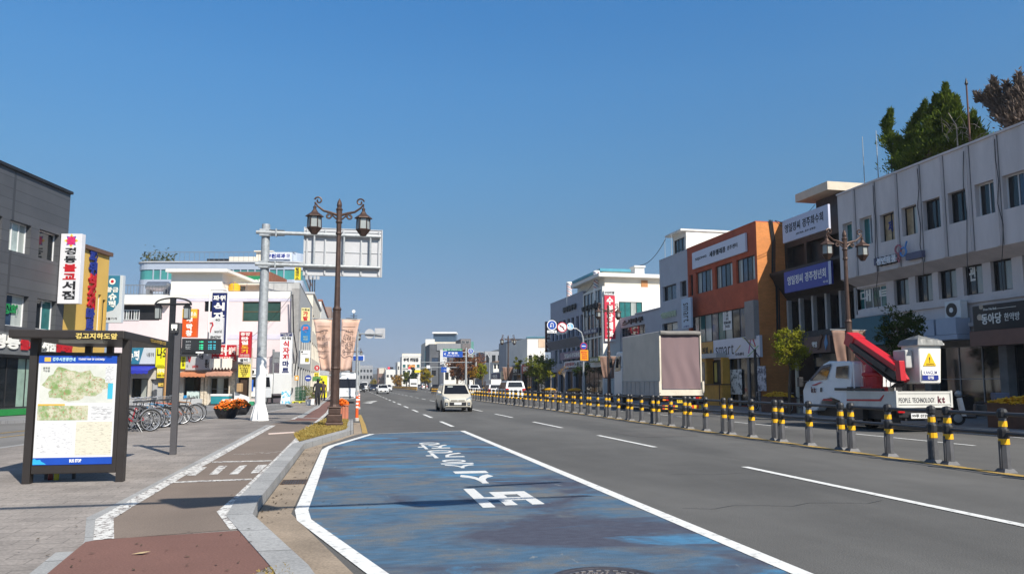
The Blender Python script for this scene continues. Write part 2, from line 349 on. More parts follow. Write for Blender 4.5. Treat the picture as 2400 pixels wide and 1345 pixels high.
mb = MB(); strip(mb, BAYL, .16, .009); mb.box
strip(mb, [(3.65, -6), (3.65, 25.7)], .17, .009); strip(mb, [(.66, 24.68), (3.6, 25.76)], .07, .0085)
sheet(mb, [(7.2, 6.9), (7.35, 6.9), (7.35, 13.5), (7.2, 13.5)], .009)
k = 0
while 28.3 + 7.62 * k < 420:
    y = 28.3 + 7.62 * k; sheet(mb, [(3.59, y), (3.74, y), (3.74, y + 4), (3.59, y + 4)], .009); k += 1
k = 0
while 18.1 + 8.6 * k < 420:
    y = 18.1 + 8.6 * k; sheet(mb, [(7.30, y), (7.44, y), (7.44, y + 4.5), (7.30, y + 4.5)], .009)
    for X in (15.4, 19.0): sheet(mb, [(X, y - 1.2), (X + .13, y - 1.2), (X + .13, y + 3.6), (X, y + 3.6)], .009)
    k += 1
sheet(mb, [(.9, 66), (1.9, 68), (1.6, 64)], .009); sheet(mb, [(1.2, 70), (2.4, 73), (2.0, 69)], .009)
structure(mb, 'lane_marking', LINE)
mb = MB(); strip(mb, [(.45, 25.0), (.47, 30), (.42, 40)], .17, .008); strip(mb, [(11.02, 5), (11.98, 46), (11.98, 118)], .22, .006, off=.0); structure(mb, 'yellow_marking', YLINE)
mb = MB(); sheet(mb, [(4.2, 90), (6.6, 90), (6.6, 104), (4.2, 104)], .005); sheet(mb, [(1.0, 60), (3.2, 60.4), (3.2, 63), (1.0, 62.7)], .0052); sheet(mb, [(8.3, 21.5), (10.2, 21.7), (10.15, 24.2), (8.3, 24)], .0045); structure(mb, 'asphalt_patch', ASPH2)
mb = MB()
for y, a, b_ in ((9.2, 4.1, 7.0), (12.6, 5.3, 8.9), (17.5, 7.6, 10.9), (31, 3.8, 6.9)): strip(mb, [(a + (b_ - a) * k / 8, y + .12 * math.sin(k * 2.1 + y)) for k in range(9)], .012, .0056)
structure(mb, 'tar_seam', M('tar', (.06, .06, .061), .7))
# lettering on the bay, upside down for us: it faces the drivers
RL = M('road_letter', (.64, .64, .62), .75, col2=(.50, .50, .49), scale=22, thr=(.4, .75))
g0 = Ground(0, 0, .0085)
for ch, (xa, ya, xb, yb), sl in (('버', (1105, 1188, 1248, 1144), 0), ('스', (1076, 1133, 1159, 1104), 0), ('승', (1033, 1097, 1110, 1077), 0), ('강', (994, 1073, 1082, 1055), 0), ('장', (976, 1052, 1048, 1037), 0)):
    p0 = G((xa + xb) / 2, ya); p1 = G((xa + xb) / 2, yb); hw = (xb - xa) * 1.0 * 1.55 / ((ya + yb) / 2 - 900) / 2
    cx = (p0.x + p1.x) / 2
    o = letters(None, ch, g0, (cx - hw, cx + hw, p0.y, p1.y), RL, 0, .035 if ch in '버스' else .0, 'road_lettering', .0005, 180); o['kind'] = 'structure'
# gutter, kerbs, pavements
KO = [(.6, 2.0), (-.30, 6.4), (-1.03, 8.99), (-1.09, 10.05), (-1.08, 19.23), (.08, 24.8), (.09, 32.0)]
mb = MB(); mb.prism([(q[0] + .02, q[1]) for q in KO] + [(.36, 32.0), (.35, 25.0), (.1, 24.2), (-.68, 20.1), (-.68, 9.8), (.1, 6.4), (1.0, 2.0)], -.05, .006)
structure(mb, 'gutter', GUTTER)
mb = MB(); sheet(mb, [(-.62, 9.9), (-.66, 9.9), (-.68, 20), (-.64, 20)], .007)
LAY = [(-.2, 32.2), (-2.0, 34), (-2.0, 80), (-.2, 82)]
def kerb(mb, pts, wd, z0, z1):
    pts2 = [Vector((p[0], p[1])) for p in pts]
    for i in range(len(pts2) - 1):
        t = (pts2[i + 1] - pts2[i]).normalized(); nn = Vector((-t.y, t.x)); e0 = e1 = Vector((0, 0))
        def at(j):
            d0 = (pts2[j] - pts2[j - 1]).normalized() if j else None; d1 = (pts2[j + 1] - pts2[j]).normalized() if j < len(pts2) - 1 else None
            d = ((d0 or d1) + (d1 or d0)).normalized(); q = Vector((-d.y, d.x)); return pts2[j] + q * wd / max(.5, q.dot(nn))
        a, b_ = pts2[i], pts2[i + 1]; c, d = at(i + 1), at(i)
        mb.hexa([(a.x, a.y, z0), (b_.x, b_.y, z0), (c.x, c.y, z0), (d.x, d.y, z0)], [(a.x, a.y, z1), (b_.x, b_.y, z1), (c.x, c.y, z1), (d.x, d.y, z1)])
mb = MB(); kerb(mb, KO, .27, -.05, .142); kerb(mb, [(.09, 32.0)] + LAY[1:] + [(.25, 84), (.25, 600)], .25, -.05, .142)
kerb(mb, [(19.45, 600), (19.45, 120), (19.45, -30)], .25, -.05, .15)
structure(mb, 'kerb', KERB)
SE = gp([(690, 953), (600, 970), (470, 984), (290, 1008), (0, 1048), (-420, 1110)])
PL = [(.3, 2.0), (-.56, 6.3), (-1.29, 8.9), (-1.35, 10.1), (-1.34, 19.4), (-.18, 25.05), (-.18, 32.1), (-2.2, 33.9), (-2.2, 80), (.0, 82.5), (.0, 600), (-4.6, 600), (-4.6, 58)]
mb = MB(); mb.prism(PL + SE + [(-22, -8), (2.5, -8)], -.05, .13); structure(mb, 'pavement', PAVE)
mb = MB(); kerb(mb, [(-22, -8)] + SE[::-1], -.16, -.05, .136); structure(mb, 'plaza_edge', KERB)
sp = gp([(-700, 1050), (0, 985), (70, 982), (300, 969), (430, 966), (560, 957), (600, 951), (690, 946)])
mb = MB(); mb.prism(sp + [(-4.6, 66), (-30, 74), (-60, 74), (-60, 30)], -.05, .11); structure(mb, 'shop_pavement', PAVE2)
mb = MB(); mb.prism([(19.69, -30), (28, -30), (28, 600), (19.69, 600)], -.05, .14); structure(mb, 'far_pavement', PAVE2)
mb = MB(); strip(mb, gp([(0, 1015), (70, 1008), (160, 996)], 0), .12, .004); strip(mb, gp([(-40, 1030), (60, 1018)], 0), .1, .004); structure(mb, 'side_street_line', YLINE)
# cycle path on the pavement
LL = gp([(243, 1265), (245, 1217), (290, 1190), (420, 1115), (470, 1090), (640, 997)]); LLb = gp([(685, 983), (719, 968), (745, 955), (775, 925)])
RLn = gp([(560, 1240), (527, 1199), (567, 1163), (650, 1080), (722, 1004), (745, 987), (768, 967), (788, 930)])
z = .134
mb = MB(); sheet(mb, gp([(228, 1266), (230, 1214), (280, 1190), (412, 1115), (640, 993), (690, 981)]) + RLn[5::-1], z); structure(mb, 'cycle_path', BIKE)
mb = MB(); sheet(mb, gp([(200, 1270), (228, 1265), (580, 1242), (640, 1273), (664, 1309), (600, 1343), (560, 1400), (0, 1420), (110, 1345)]), z)
sheet(mb, gp([(681, 985), (745, 986), (768, 966), (788, 930), (775, 925), (745, 955)]), z + .001); structure(mb, 'red_cycle_path', REDP)
mb = MB(); strip(mb, LL, .17, z + .004); strip(mb, LLb, .15, z + .004); strip(mb, RLn, .17, z + .004)
for pts in ([(497, 1082), (637, 1079), (637, 1081), (497, 1084.5)], [(407, 1129), (590, 1122), (590, 1125), (407, 1132)], [(437, 1115), (458, 1115), (485, 1095), (467, 1095)],
            [(490, 1113), (510, 1112), (533, 1092), (513, 1092)], [(537, 1112), (557, 1112), (580, 1090), (562, 1092)], [(587, 1110), (607, 1108), (627, 1089), (605, 1090)]):
    sheet(mb, gp(pts), z + .0045)
for i in range(7):
    q = G(548 + 16 * i + rnd.uniform(-4, 4), 1066 - i * 1.2 + rnd.uniform(-2, 2), .13); strip(mb, [(q.x, q.y), (q.x + .2, q.y + rnd.uniform(-.06, .06))], .03, z + .004)
structure(mb, 'cycle_path_marking', LINEW)
mb = MB(); strip(mb, gp([(205, 1290), (218, 1266), (220, 1212), (272, 1187), (404, 1115), (455, 1088), (628, 996)]), .14, .1335); strip(mb, gp([(40, 1420), (150, 1345), (208, 1290)]), .5, .1335)
structure(mb, 'path_edging', KERB)
mb = MB(); q0 = G(629, 1018, .13); q1 = G(690, 1014, .13); t = (q1 - q0); mb.hexa([q0, q1, q1 + Vector((-.03, .16, 0)), q0 + Vector((-.03, .16, 0))], [p + Vector((0, 0, .03)) for p in (q0, q1, q1 + Vector((-.03, .16, 0)), q0 + Vector((-.03, .16, 0)))])
tag(mb.build('path_threshold', M('pink_plate', (.55, .45, .41), .6)), 'pale pinkish bar set flat across the brown cycle path', 'threshold')
# drain grate and manhole cover
dr = thing('drain_grate', 'rusty iron drain grate in the concrete gutter beside the kerb', 'drain', G(690, 1130, 0))
RUST = M('rusty_iron', (.10, .07, .055), .8, .3, var=.4, scale=9)
qx, qy = dr.location.x, dr.location.y; dr.location.z = 0
mb = MB()
for (x0, x1, y0, y1) in ((-.2, .2, -.3, -.27), (-.2, .2, .27, .3), (-.2, -.17, -.27, .27), (.17, .2, -.27, .27)): mb.box(x0, x1, y0, y1, .006, .012)
mb.build('frame', RUST, dr, True)
mb = MB()
for i in range(9): mb.box(-.155 + .037 * i, -.14 + .037 * i, -.27, .27, .006, .011)
mb.build('bars', RUST, dr, True); mb = MB(); mb.box(-.17, .17, -.27, .27, .0055, .0065); mb.build('pit', BLACK, dr, True)
mh = thing('manhole_cover', 'round cast iron manhole cover with studded pattern in the blue bay', 'manhole cover', (2.01, 5.97, 0)); IRON = M('cast_iron', (.085, .078, .085), .55, .5, var=.3, scale=12)
mb = MB(); mb.lathe([(.47, .004), (.47, .012), (.42, .012), (.415, .008), (.36, .008), (.36, .006)], n=48); mb.lathe([(.30, .004), (.30, .009), (.02, .0095)], n=40); mb.build('cover', IRON, mh, True)
IRON2 = M('polished_iron', (.30, .27, .25), .45, .6, var=.3, scale=20)
mb = MB()
for i in range(30):
    a = 2 * math.pi * i / 30; c, s_ = math.cos(a), math.sin(a)
    mb.hexa([(c * .325 - s_ * .02, s_ * .325 + c * .02, .007), (c * .325 + s_ * .02, s_ * .325 - c * .02, .007), (c * .35 + s_ * .02, s_ * .35 - c * .02, .007), (c * .35 - s_ * .02, s_ * .35 + c * .02, .007)],
            [(c * .325 - s_ * .02, s_ * .325 + c * .02, .013), (c * .325 + s_ * .02, s_ * .325 - c * .02, .013), (c * .35 + s_ * .02, s_ * .35 - c * .02, .013), (c * .35 - s_ * .02, s_ * .35 + c * .02, .013)])
for i in range(260):
    a = rnd.uniform(0, 6.28); rr = math.sqrt(rnd.uniform(.13 ** 2, .285 ** 2)); x, y = rr * math.cos(a), rr * math.sin(a); mb.box(x - .008, x + .008, y - .006, y + .006, .009, .015)
mb.lathe([(.09, .009), (.09, .014), (.02, .014)], n=24, sx=1.1, sy=.8); mb.build('studs', IRON2, mh, True)
# dry grass on the verge, litter in the gutter
def in_poly(x, y, pts):
    c = False
    for i in range(len(pts)):
        x0, y0 = pts[i]; x1, y1 = pts[i - 1]
        if (y0 > y) != (y1 > y) and x < (x1 - x0) * (y - y0) / (y1 - y0) + x0: c = not c
    return c
VG = [(-1.25, 20.0), (-.12, 25.0), (-.12, 31.2), (-1.0, 32.2), (-1.15, 29), (-1.35, 25.5), (-1.55, 22.5)]
mb = MB(); sheet(mb, VG, .138); structure(mb, 'verge', M('dry_earth', (.20, .15, .08), .95, var=.3, scale=4))
GRASS = leafmat('dry_grass', (.30, .20, .05), (.42, .33, .11), .3, 2.5)
def blades(mb, pts, num, h0, h1, z):
    xs = [p[0] for p in pts]; ys = [p[1] for p in pts]; k = 0
    while k < num:
        x, y = rnd.uniform(min(xs), max(xs)), rnd.uniform(min(ys), max(ys))
        if not in_poly(x, y, pts): continue
        k += 1; h = rnd.uniform(h0, h1); a = rnd.uniform(0, 6.28); l = rnd.uniform(.2, 1.1) * h; dx, dy = math.cos(a), math.sin(a); wd = .006
        mb.poly([(x - dy * wd, y + dx * wd, z), (x + dy * wd, y - dx * wd, z), (x + dx * l * .4 + dy * wd * .7, y + dy * l * .4 - dx * wd * .7, z + h * .7), (x + dx * l, y + dy * l, z + h)])
mb = MB(); blades(mb, VG, 9000, .03, .10, .136); VB = gp([(590, 1347), (655, 1318), (672, 1322), (690, 1345), (640, 1390), (560, 1390)]); blades(mb, VB, 500, .015, .04, .115)
tag(mb.build('dry_grass', GRASS), 'yellowed dry grass on the kerb verge round the lamp post', 'grass', kind='stuff')
mb = MB()
for i in range(170):
    t = rnd.random(); x = rnd.uniform(-1.05, -.7) if rnd.random() < .8 else rnd.uniform(-.5, .4); y = 9 + t * 11; a = rnd.uniform(0, 6.28); s_ = rnd.uniform(.012, .035); c, d = math.cos(a) * s_, math.sin(a) * s_
    z0 = .012 if x < -.6 else .013
    mb.poly([(x - c, y - d, z0), (x + d * .4, y - c * .4, z0 + .006), (x + c, y + d, z0 + rnd.uniform(.002, .015)), (x - d * .4, y + c * .4, z0 + .008)])
for i in range(60):
    q = G(rnd.uniform(40, 600), rnd.uniform(1140, 1340), .13); s_ = rnd.uniform(.012, .03); a = rnd.uniform(0, 6.28); c, d = math.cos(a) * s_, math.sin(a) * s_
    mb.poly([(q.x - c, q.y - d, .142), (q.x + d * .4, q.y - c * .4, .146), (q.x + c, q.y + d, .15), (q.x - d * .4, q.y + c * .4, .146)])
tag(mb.build('fallen_leaves', M('dead_leaf', (.07, .05, .03), .9, var=.5, scale=6)), 'small dark dead leaves scattered in the gutter and on the paving', 'leaves', kind='stuff')
q = G(330, 1300, .13); mb = MB(); mb.poly([(q.x - .07, q.y - .02, .145), (q.x + .02, q.y - .03, .15), (q.x + .08, q.y + .005, .16), (q.x - .01, q.y + .03, .15)])
tag(mb.build('fallen_leaf', M('tan_leaf', (.48, .36, .2), .8)), 'single pale tan leaf lying on the red cycle path', 'leaf')
# ---------------------------------------------------------------- buildings
def pierced(mb, fr, a0, a1, b0, b1, holes, c=0, depth=.18, m=0):
    As = sorted({a0, a1} | {min(max(q, a0), a1) for h in holes for q in h[:2]}); Bs = sorted({b0, b1} | {min(max(q, b0), b1) for h in holes for q in h[2:4]})
    for i in range(len(As) - 1):
        for j in range(len(Bs) - 1):
            am, bm = (As[i] + As[i + 1]) / 2, (Bs[j] + Bs[j + 1]) / 2
            if any(h[0] < am < h[1] and h[2] < bm < h[3] for h in holes): continue
            mb.poly([fr.p(As[i], Bs[j], c), fr.p(As[i + 1], Bs[j], c), fr.p(As[i + 1], Bs[j + 1], c), fr.p(As[i], Bs[j + 1], c)], m)
    for h in holes:
        x0, x1, y0, y1 = max(h[0], a0), min(h[1], a1), max(h[2], b0), min(h[3], b1); d = c - depth
        for p, q in (((x0, y0), (x1, y0)), ((x1, y0), (x1, y1)), ((x1, y1), (x0, y1)), ((x0, y1), (x0, y0))):
            mb.poly([fr.p(p[0], p[1], c), fr.p(q[0], q[1], c), fr.p(q[0], q[1], d), fr.p(p[0], p[1], d)], m)
def window(root, fr, a0, a1, b0, b1, c, frame, pane, nx=2, ny=1, t=.05, name='window', panes=None):
    mb = MB(); d0, d1 = c - .05, c + .01
    mb.fbox(fr, a0, a1, b0, b0 + t, d0, d1); mb.fbox(fr, a0, a1, b1 - t, b1, d0, d1); mb.fbox(fr, a0, a0 + t, b0 + t, b1 - t, d0, d1); mb.fbox(fr, a1 - t, a1, b0 + t, b1 - t, d0, d1)
    for i in range(1, nx): x = a0 + (a1 - a0) * i / nx; mb.fbox(fr, x - t * .4, x + t * .4, b0 + t, b1 - t, d0 + .005, d1 - .005)
    for i in range(1, ny): y = b0 + (b1 - b0) * i / ny; mb.fbox(fr, a0 + t, a1 - t, y - t * .35, y + t * .35, d0 + .007, d1 - .007)
    o = mb.build(name, frame, root); mb = MB(); pm = panes or [pane]
    for i in range(len(pm)):
        x0 = a0 + (a1 - a0) * i / len(pm); x1 = a0 + (a1 - a0) * (i + 1) / len(pm); mb.poly([fr.p(x0, b0, c - .03), fr.p(x1, b0, c - .03), fr.p(x1, b1, c - .03), fr.p(x0, b1, c - .03)], i)
    mb.build('pane', pm, o); return o
def shell(mb, fr, a0, a1, b0, b1, D, holes=(), c=0, rev=.18, top=True, m=0, skew=0):
    pierced(mb, fr, a0, a1, b0, b1, list(holes), c, rev, m); e = c - D; f0, f1 = a0 - D * skew, a1 - D * skew
    mb.poly([fr.p(a1, b0, c), fr.p(f1, b0, e), fr.p(f1, b1, e), fr.p(a1, b1, c)], m); mb.poly([fr.p(f0, b0, e), fr.p(a0, b0, c), fr.p(a0, b1, c), fr.p(f0, b1, e)], m)
    mb.poly([fr.p(f1, b0, e), fr.p(f0, b0, e), fr.p(f0, b1, e), fr.p(f1, b1, e)], m)
    if top: mb.poly([fr.p(a0, b1, c), fr.p(a1, b1, c), fr.p(f1, b1, e), fr.p(f0, b1, e)], m)
def bld(name, label, fr, a0, a1, zt, D, mat, wins=(), z0=-.05, rev=.18, c=0, cat='building', parapet=0, roofmat=None, cap=None, skew=0):
    """wins: (a0, a1, b0, b1, frame, pane or list, nx, ny)"""
    root = thing(name, label, cat, fr.p((a0 + a1) / 2, 0, c)); mb = MB()
    if parapet:
        shell(mb, fr, a0, a1, z0, zt, D, wins, c, rev, False); t = .2; zb = zt - parapet
        mb.poly([fr.p(a0, zb, c - t), fr.p(a1, zb, c - t), fr.p(a1, zb, c - D + t), fr.p(a0, zb, c - D + t)])
        i = fr; mb.fbox(i, a0, a1, zt, zt + .06, c - t, c + .03); mb.fbox(i, a0, a1, zt, zt + .06, c - D, c - D + t)
        mb.fbox(i, a0, a0 + t, zt, zt + .06, c - D + t, c - t); mb.fbox(i, a1 - t, a1, zt, zt + .06, c - D + t, c - t)
        mb.poly([i.p(a0, zb, c - t), i.p(a0, zt, c - t), i.p(a1, zt, c - t), i.p(a1, zb, c - t)]); mb.poly([i.p(a0 + t, zb, c), i.p(a0 + t, zb, c - D), i.p(a0 + t, zt, c - D), i.p(a0 + t, zt, c)])
    else: shell(mb, fr, a0, a1, z0, zt, D, wins, c, rev, skew=skew)
    mb.build('wall', mat, root)
    if cap: mb = MB(); mb.fbox(fr, a0 - .12, a1 + .12, zt + .001, zt + .22, c - D, c + .15); mb.build('roof', cap, root)
    for wn in wins:
        p = wn[5]; pl = p if isinstance(p, list) else None
        window(root, fr, wn[0], wn[1], wn[2], wn[3], c - rev + .05, wn[4], p if not pl else pl[0], *(wn[6:8] if len(wn) > 7 else (2, 1)), panes=pl)
    return root
def row(fr, y, xs, z0, z1, frame, pane, nx=2, ny=1, c=0):
    out = []
    for w_ in xs:
        a0 = fr.px(w_[0], y if len(w_) < 3 or not isinstance(w_[2], (int, float)) else w_[2], c)[0]; a1 = fr.px(w_[1], y if len(w_) < 3 or not isinstance(w_[2], (int, float)) else w_[2], c)[0]
        out.append((min(a0, a1), max(a0, a1), z0, z1, frame, pane, nx, ny))
    return out
def sign(label, fr, rect, c0=0, th=.12, board=WBOARD, name='sign', texts=(), edge=None, rim=None, group=None, cat='sign', post=None):
    """rect a0,a1,b0,b1; texts: (body, material, (s0,s1,t0,t1) as fractions of the board, boldness)"""
    a0, a1, b0, b1 = rect; root = thing(name, label, cat, fr.p((a0 + a1) / 2, b0, c0), 0, group)
    mb = MB(); mb.fbox(fr, a0, a1, b0, b1, c0 + .003, c0 + th, 0); mb.build('board', board, root, bevel=.012 if th > .05 else 0)
    if rim:
        mb = MB(); r = .05; mb.fbox(fr, a0 - r, a1 + r, b1, b1 + r, c0, c0 + th + .02); mb.fbox(fr, a0 - r, a1 + r, b0 - r, b0, c0, c0 + th + .02)
        mb.fbox(fr, a0 - r, a0, b0, b1, c0, c0 + th + .02); mb.fbox(fr, a1, a1 + r, b0, b1, c0, c0 + th + .02); mb.build('rim', rim, root)
    for t in texts:
        s0, s1, t0, t1 = t[2]
        if t[0] == '#':                              # a coloured field of the board
            mb = MB(); mb.fbox(fr, a0 + (a1 - a0) * s0, a0 + (a1 - a0) * s1, b0 + (b1 - b0) * t0, b0 + (b1 - b0) * t1, c0 + th - .01, c0 + th + .004); mb.build('field', t[1], root)
        else: letters(root, t[0], fr, (a0 + (a1 - a0) * s0, a0 + (a1 - a0) * s1, b0 + (b1 - b0) * t0, b0 + (b1 - b0) * t1), t[1], c0 + th + .002, t[3] if len(t) > 3 else .02, rot=t[4] if len(t) > 4 else 0)
    return root
def part(root, name, mat, fn, **k):
    mb = MB(); fn(mb); return mb.build(name, mat, root, **k)
XR = 24.5
fr = street_right(XR); RF = fr
LILACW = M('pale_grey_render', (.62, .56, .54), .8, var=.13, scale=1.1, stretch=(1, 1, .22), bump=.1, bscale=25)
SLATEW = M('slate_render', (.42, .43, .47), .75, var=.1, scale=.4)
BRICKO = seams(M('orange_brick', (.50, .105, .046), .8, var=.2, scale=1.2), 'wall_x', (.24, .075), .012, .8)
DKBROWN = M('dark_brown_tile', (.035, .028, .026), .6, var=.2, scale=4)
WHITEW = M('white_render', (.72, .70, .65), .8, var=.07, scale=.35)
PINKW = M('pale_pink_render', (.66, .565, .57), .85, var=.06, scale=.4)
CREAMW = M('cream_render', (.66, .60, .50), .8, var=.08, scale=.5)
DARKCLAD = seams(M('dark_zinc_cladding', (.085, .088, .095), .5, .3, var=.12, scale=.7), 'wall_x', (.45, 30), .02, .55, 0)
YELWALL = M('ochre_cladding', (.58, .37, .09), .6, var=.08, scale=.5)
STONEDK = M('dark_stone', (.06, .058, .06), .7, var=.35, scale=3)
GREYCLAD = M('grey_cladding', (.16, .165, .175), .5, .2, var=.1)
WFR = M('white_frame', (.68, .68, .68), .4, var=.04); DFR = M('dark_frame', (.022, .022, .024), .4, var=.2)
BLUEPANE = M('bluish_pane', (.03, .055, .10), .08, var=.3, spec=.7)
TANPANE = M('tan_blind', (.42, .30, .17), .3, var=.4, scale=3)
SHUT = M('roller_shutter', (.30, .30, .31), .5, .3, var=.1)
# --- big grey building at the right
a0 = fr.px(1962, 460)[0]; a1 = -8.0; zt = fr.px(1962, 460)[1]
zA = fr.px(2000, 650)[1]; fl = street_right(XR + .9); zB = fl.px(2000, 675)[1]
z3 = (fr.px(2166, 542)[1], fr.px(2162, 473)[1]); z2 = (fl.px(2256, 694)[1], fl.px(2256, 626)[1])
W3 = row(fr, 560, [(1976, 2003), (2016, 2048)], z3[0] + .1, z3[1] + .15, WFR, [TEALGLASS, BLUEPANE]) + row(fr, 520, [(2062, 2098)], *z3, DFR, TANPANE) + row(fr, 510, [(2113, 2151)], *z3, DFR, [TANPANE, PALEPANE]) + \
    row(fr, 500, [(2163, 2206)], *z3, DFR, GLASS) + row(fr, 480, [(2222, 2268)], *z3, DFR, GLASS) + row(fr, 460, [(2285, 2335)], *z3, WFR, GLASS) + row(fr, 450, [(2350, 2406)], *z3, WFR, [GLASS, BLUEPANE]) + row(fr, 440, [(2430, 2490)], *z3, DFR, GLASS)
R1 = thing('grey_commercial_building', 'long pale grey three storey building with jutting top floor and rooftop conifers', 'building', fr.p((a0 + a1) / 2, 0, 0)); mb = MB()
shell(mb, fr, a0, a1, zA, zt, 14, W3, 0, .28); mb.poly([fr.p(a0, zA), fr.p(a1, zA), fl.p(a1, zB), fl.p(a0, zB)][::-1])
mb.poly([fr.p(a0, zA), fl.p(a0, zB), fl.p(a0, zA)]); mb.build('upper_wall', LILACW, R1)
W2 = row(fl, 700, [(2002, 2078)], z2[0] + .05, z2[1] - .1, WFR, [TEALGLASS, BLUEPANE, GLASS, TEALGLASS], 4) + row(fl, 700, [(2096, 2131), (2147, 2187), (2201, 2244), (2260, 2306), (2326, 2376), (2402, 2450)], *z2, DFR, [GLASS, PALEPANE])
mb = MB(); zg = 3.75; shell(mb, fl, a0, a1, zg, zB, 12, W2, 0, .22); mb.build('lower_wall', LILACW, R1)
mb = MB(); x = a0
seam_x = [1998, 2045, 2098, 2152, 2208, 2270, 2338, 2412]
for sx_ in seam_x:
    a = fr.px(sx_ + 3, 520)[0]; mb.fbox(fr, a - .07, a + .07, zA + .02, zt - .02, .0, .06); mb.fbox(fr, a + .13, a + .16, zA + .02, zt - .02, .0, .09)
sm = MB()
for sx_ in seam_x: a = fr.px(sx_ + 3, 520)[0]; sm.fbox(fr, a - .11, a - .072, zA + .02, zt - .02, .001, .012); sm.fbox(fr, a + .165, a + .195, zA + .02, zt - .02, .001, .012)
sm.build('seam', M('seam_grey', (.16, .155, .155), .8), R1)
if 1: pass
mb.fbox(fr, a0, a1, zt, zt + .09, -.25, .07); mb.build('pilaster', LILACW, R1)
mb = MB(); mb.fbox(fl, a0, a1, z2[0] - .35, z2[0] - .2, 0, .12); mb.fbox(fl, a0, a1, zg + .2, zg + .35, 0, .18); mb.build('sill_band', LILACW, R1)
for wn in W3: window(R1, fr, *wn[:4], -.22, wn[4], wn[5] if not isinstance(wn[5], list) else wn[5][0], *wn[6:8], panes=wn[5] if isinstance(wn[5], list) else None)
for wn in W2: window(R1, fl, *wn[:4], -.17, wn[4], wn[5][0], *wn[6:8], panes=wn[5])
letters(R1, '제 일', fr, (fr.px(2072, 525)[0], fr.px(2097, 525)[0], z3[0] + .45, z3[0] + 1.0), BLUEINK, -.24, .03)
letters(R1, '대 ㅌ', fl, (fl.px(2008, 700)[0], fl.px(2076, 700)[0], z2[0] + .45, z2[0] + 1.05), IVORY, -.19, .03)
letters(R1, '관', fl, (fl.px(2264, 660)[0], fl.px(2281, 660)[0], z2[0] + .6, z2[0] + 1.3), IVORY, -.19, .03)
# its shops: dark glazed bays between piers
mb = MB(); shell(mb, street_right(XR + 1.1), a0, a1, -.05, zg, 10, [(a0 + .4 + i * 4.2, a0 + 4.2 + i * 4.2, .35, 3.2) for i in range(6)], 0, .5); mb.build('shop_wall', M('shop_wall_grey', (.16, .155, .15), .7, var=.2), R1)
fs = street_right(XR + 1.1)
for i in range(6): window(R1, fs, a0 + .4 + i * 4.2, a0 + 4.2 + i * 4.2, .35, 3.2, -.4, GREYMETAL if i % 2 else DFR, GLASS, 3, 2, name='shop_window', panes=[GLASS, PALEPANE, GLASS] if i in (3, 4) else None)
mb = MB(); ab = fl.px(2168, 760)[0]; ac = fl.px(2283, 760)[0]
for q0, q1 in ((fl.px(2172, 770)[0], fl.px(2226, 770)[0]), (fl.px(2231, 765)[0], fl.px(2279, 765)[0])): mb.fbox(fl, q0, q1, fl.px(2200, 789)[1], fl.px(2200, 752)[1], .1, .8)
mb.fbox(fl, ab, ac, fl.px(2200, 801)[1], fl.px(2200, 790)[1], 0, .85); tag(mb.build('canopy_panel', M('pale_blue_panel', (.36, .41, .50), .5, var=.06), R1))
acu = thing('air_conditioner', 'white outdoor air conditioner unit beside the black clinic signboard', 'air conditioner', fl.p(fl.px(2255, 740)[0], fl.px(2255, 749)[1], .3))
q = fl.rect(2240, 722, 2279, 746); zc = fl.px(2255, 749)[1] + .02
mb = MB(); mb.fbox(fl, q[0], q[1], zc, zc + .75, .2, .55); mb.build('casing', WBOARD, acu, bevel=.02); mb = MB(); mb.disc(fl, q[0] + .38, zc + .37, .3, .551, .57, 20); mb.build('fan_grille', BLACK, acu); mb = MB(); mb.disc(fl, q[0] + .38, zc + .37, .11, .571, .58, 12); mb.build('hub', WHITE, acu)
# rooftop poles
for n_, lb, x, y0, y1, r0, mt in (('antenna_mast', 'left pale antenna mast on the grey roof beside the beige penthouse', 2021, 425, 320, .025, GALV), ('antenna_mast', 'taller pale antenna mast on the grey roof left of the green conifers', 2053, 418, 307, .028, GALV), ('antenna_mast', 'short black mast on the grey roof touching the green conifers', 2088, 402, 362, .03, BLACK)):
    a, z_ = fr.px(x, y1, -.6); mb = MB(); mb.cyl(fr.p(a, zt - .1, -.6), fr.p(a, z_, -.6), r0, r0 * .6, 6); tag(mb.build(n_, mt), lb, 'antenna')
a, z_ = fr.px(2265, 200, -.3); t = thing('flagpole', 'rusty flagpole with pointed finial on the grey roof', 'flagpole', fr.p(a, zt, -.3)); mb = MB(); mb.cyl(fr.p(a, zt - .1, -.3), fr.p(a, z_, -.3), .045, .03, 8); mb.build('pole', M('rusty_pole', (.12, .06, .045), .7, var=.4, scale=.6), t); mb = MB(); q = fr.p(a, z_ - .02, -.3); mb.lathe([(.03, 0), (.07, .08), (.05, .16), (.005, .34)], q, 8); mb.build('finial', BLACK, t)
# wires hanging on the facade
mb = MB()
for x in (2053, 2160, 2270, 2350):
    a = fr.px(x, 520)[0]; pts = [fr.p(a + rnd.uniform(-.12, .12), zt - .2 - i * (zt - 3.6) / 9, .1 + (.0 if i < 6 else .0)) for i in range(8)]; mb.tube(pts, .018, 4)
tag(mb.build('cable', BLACK, R1))
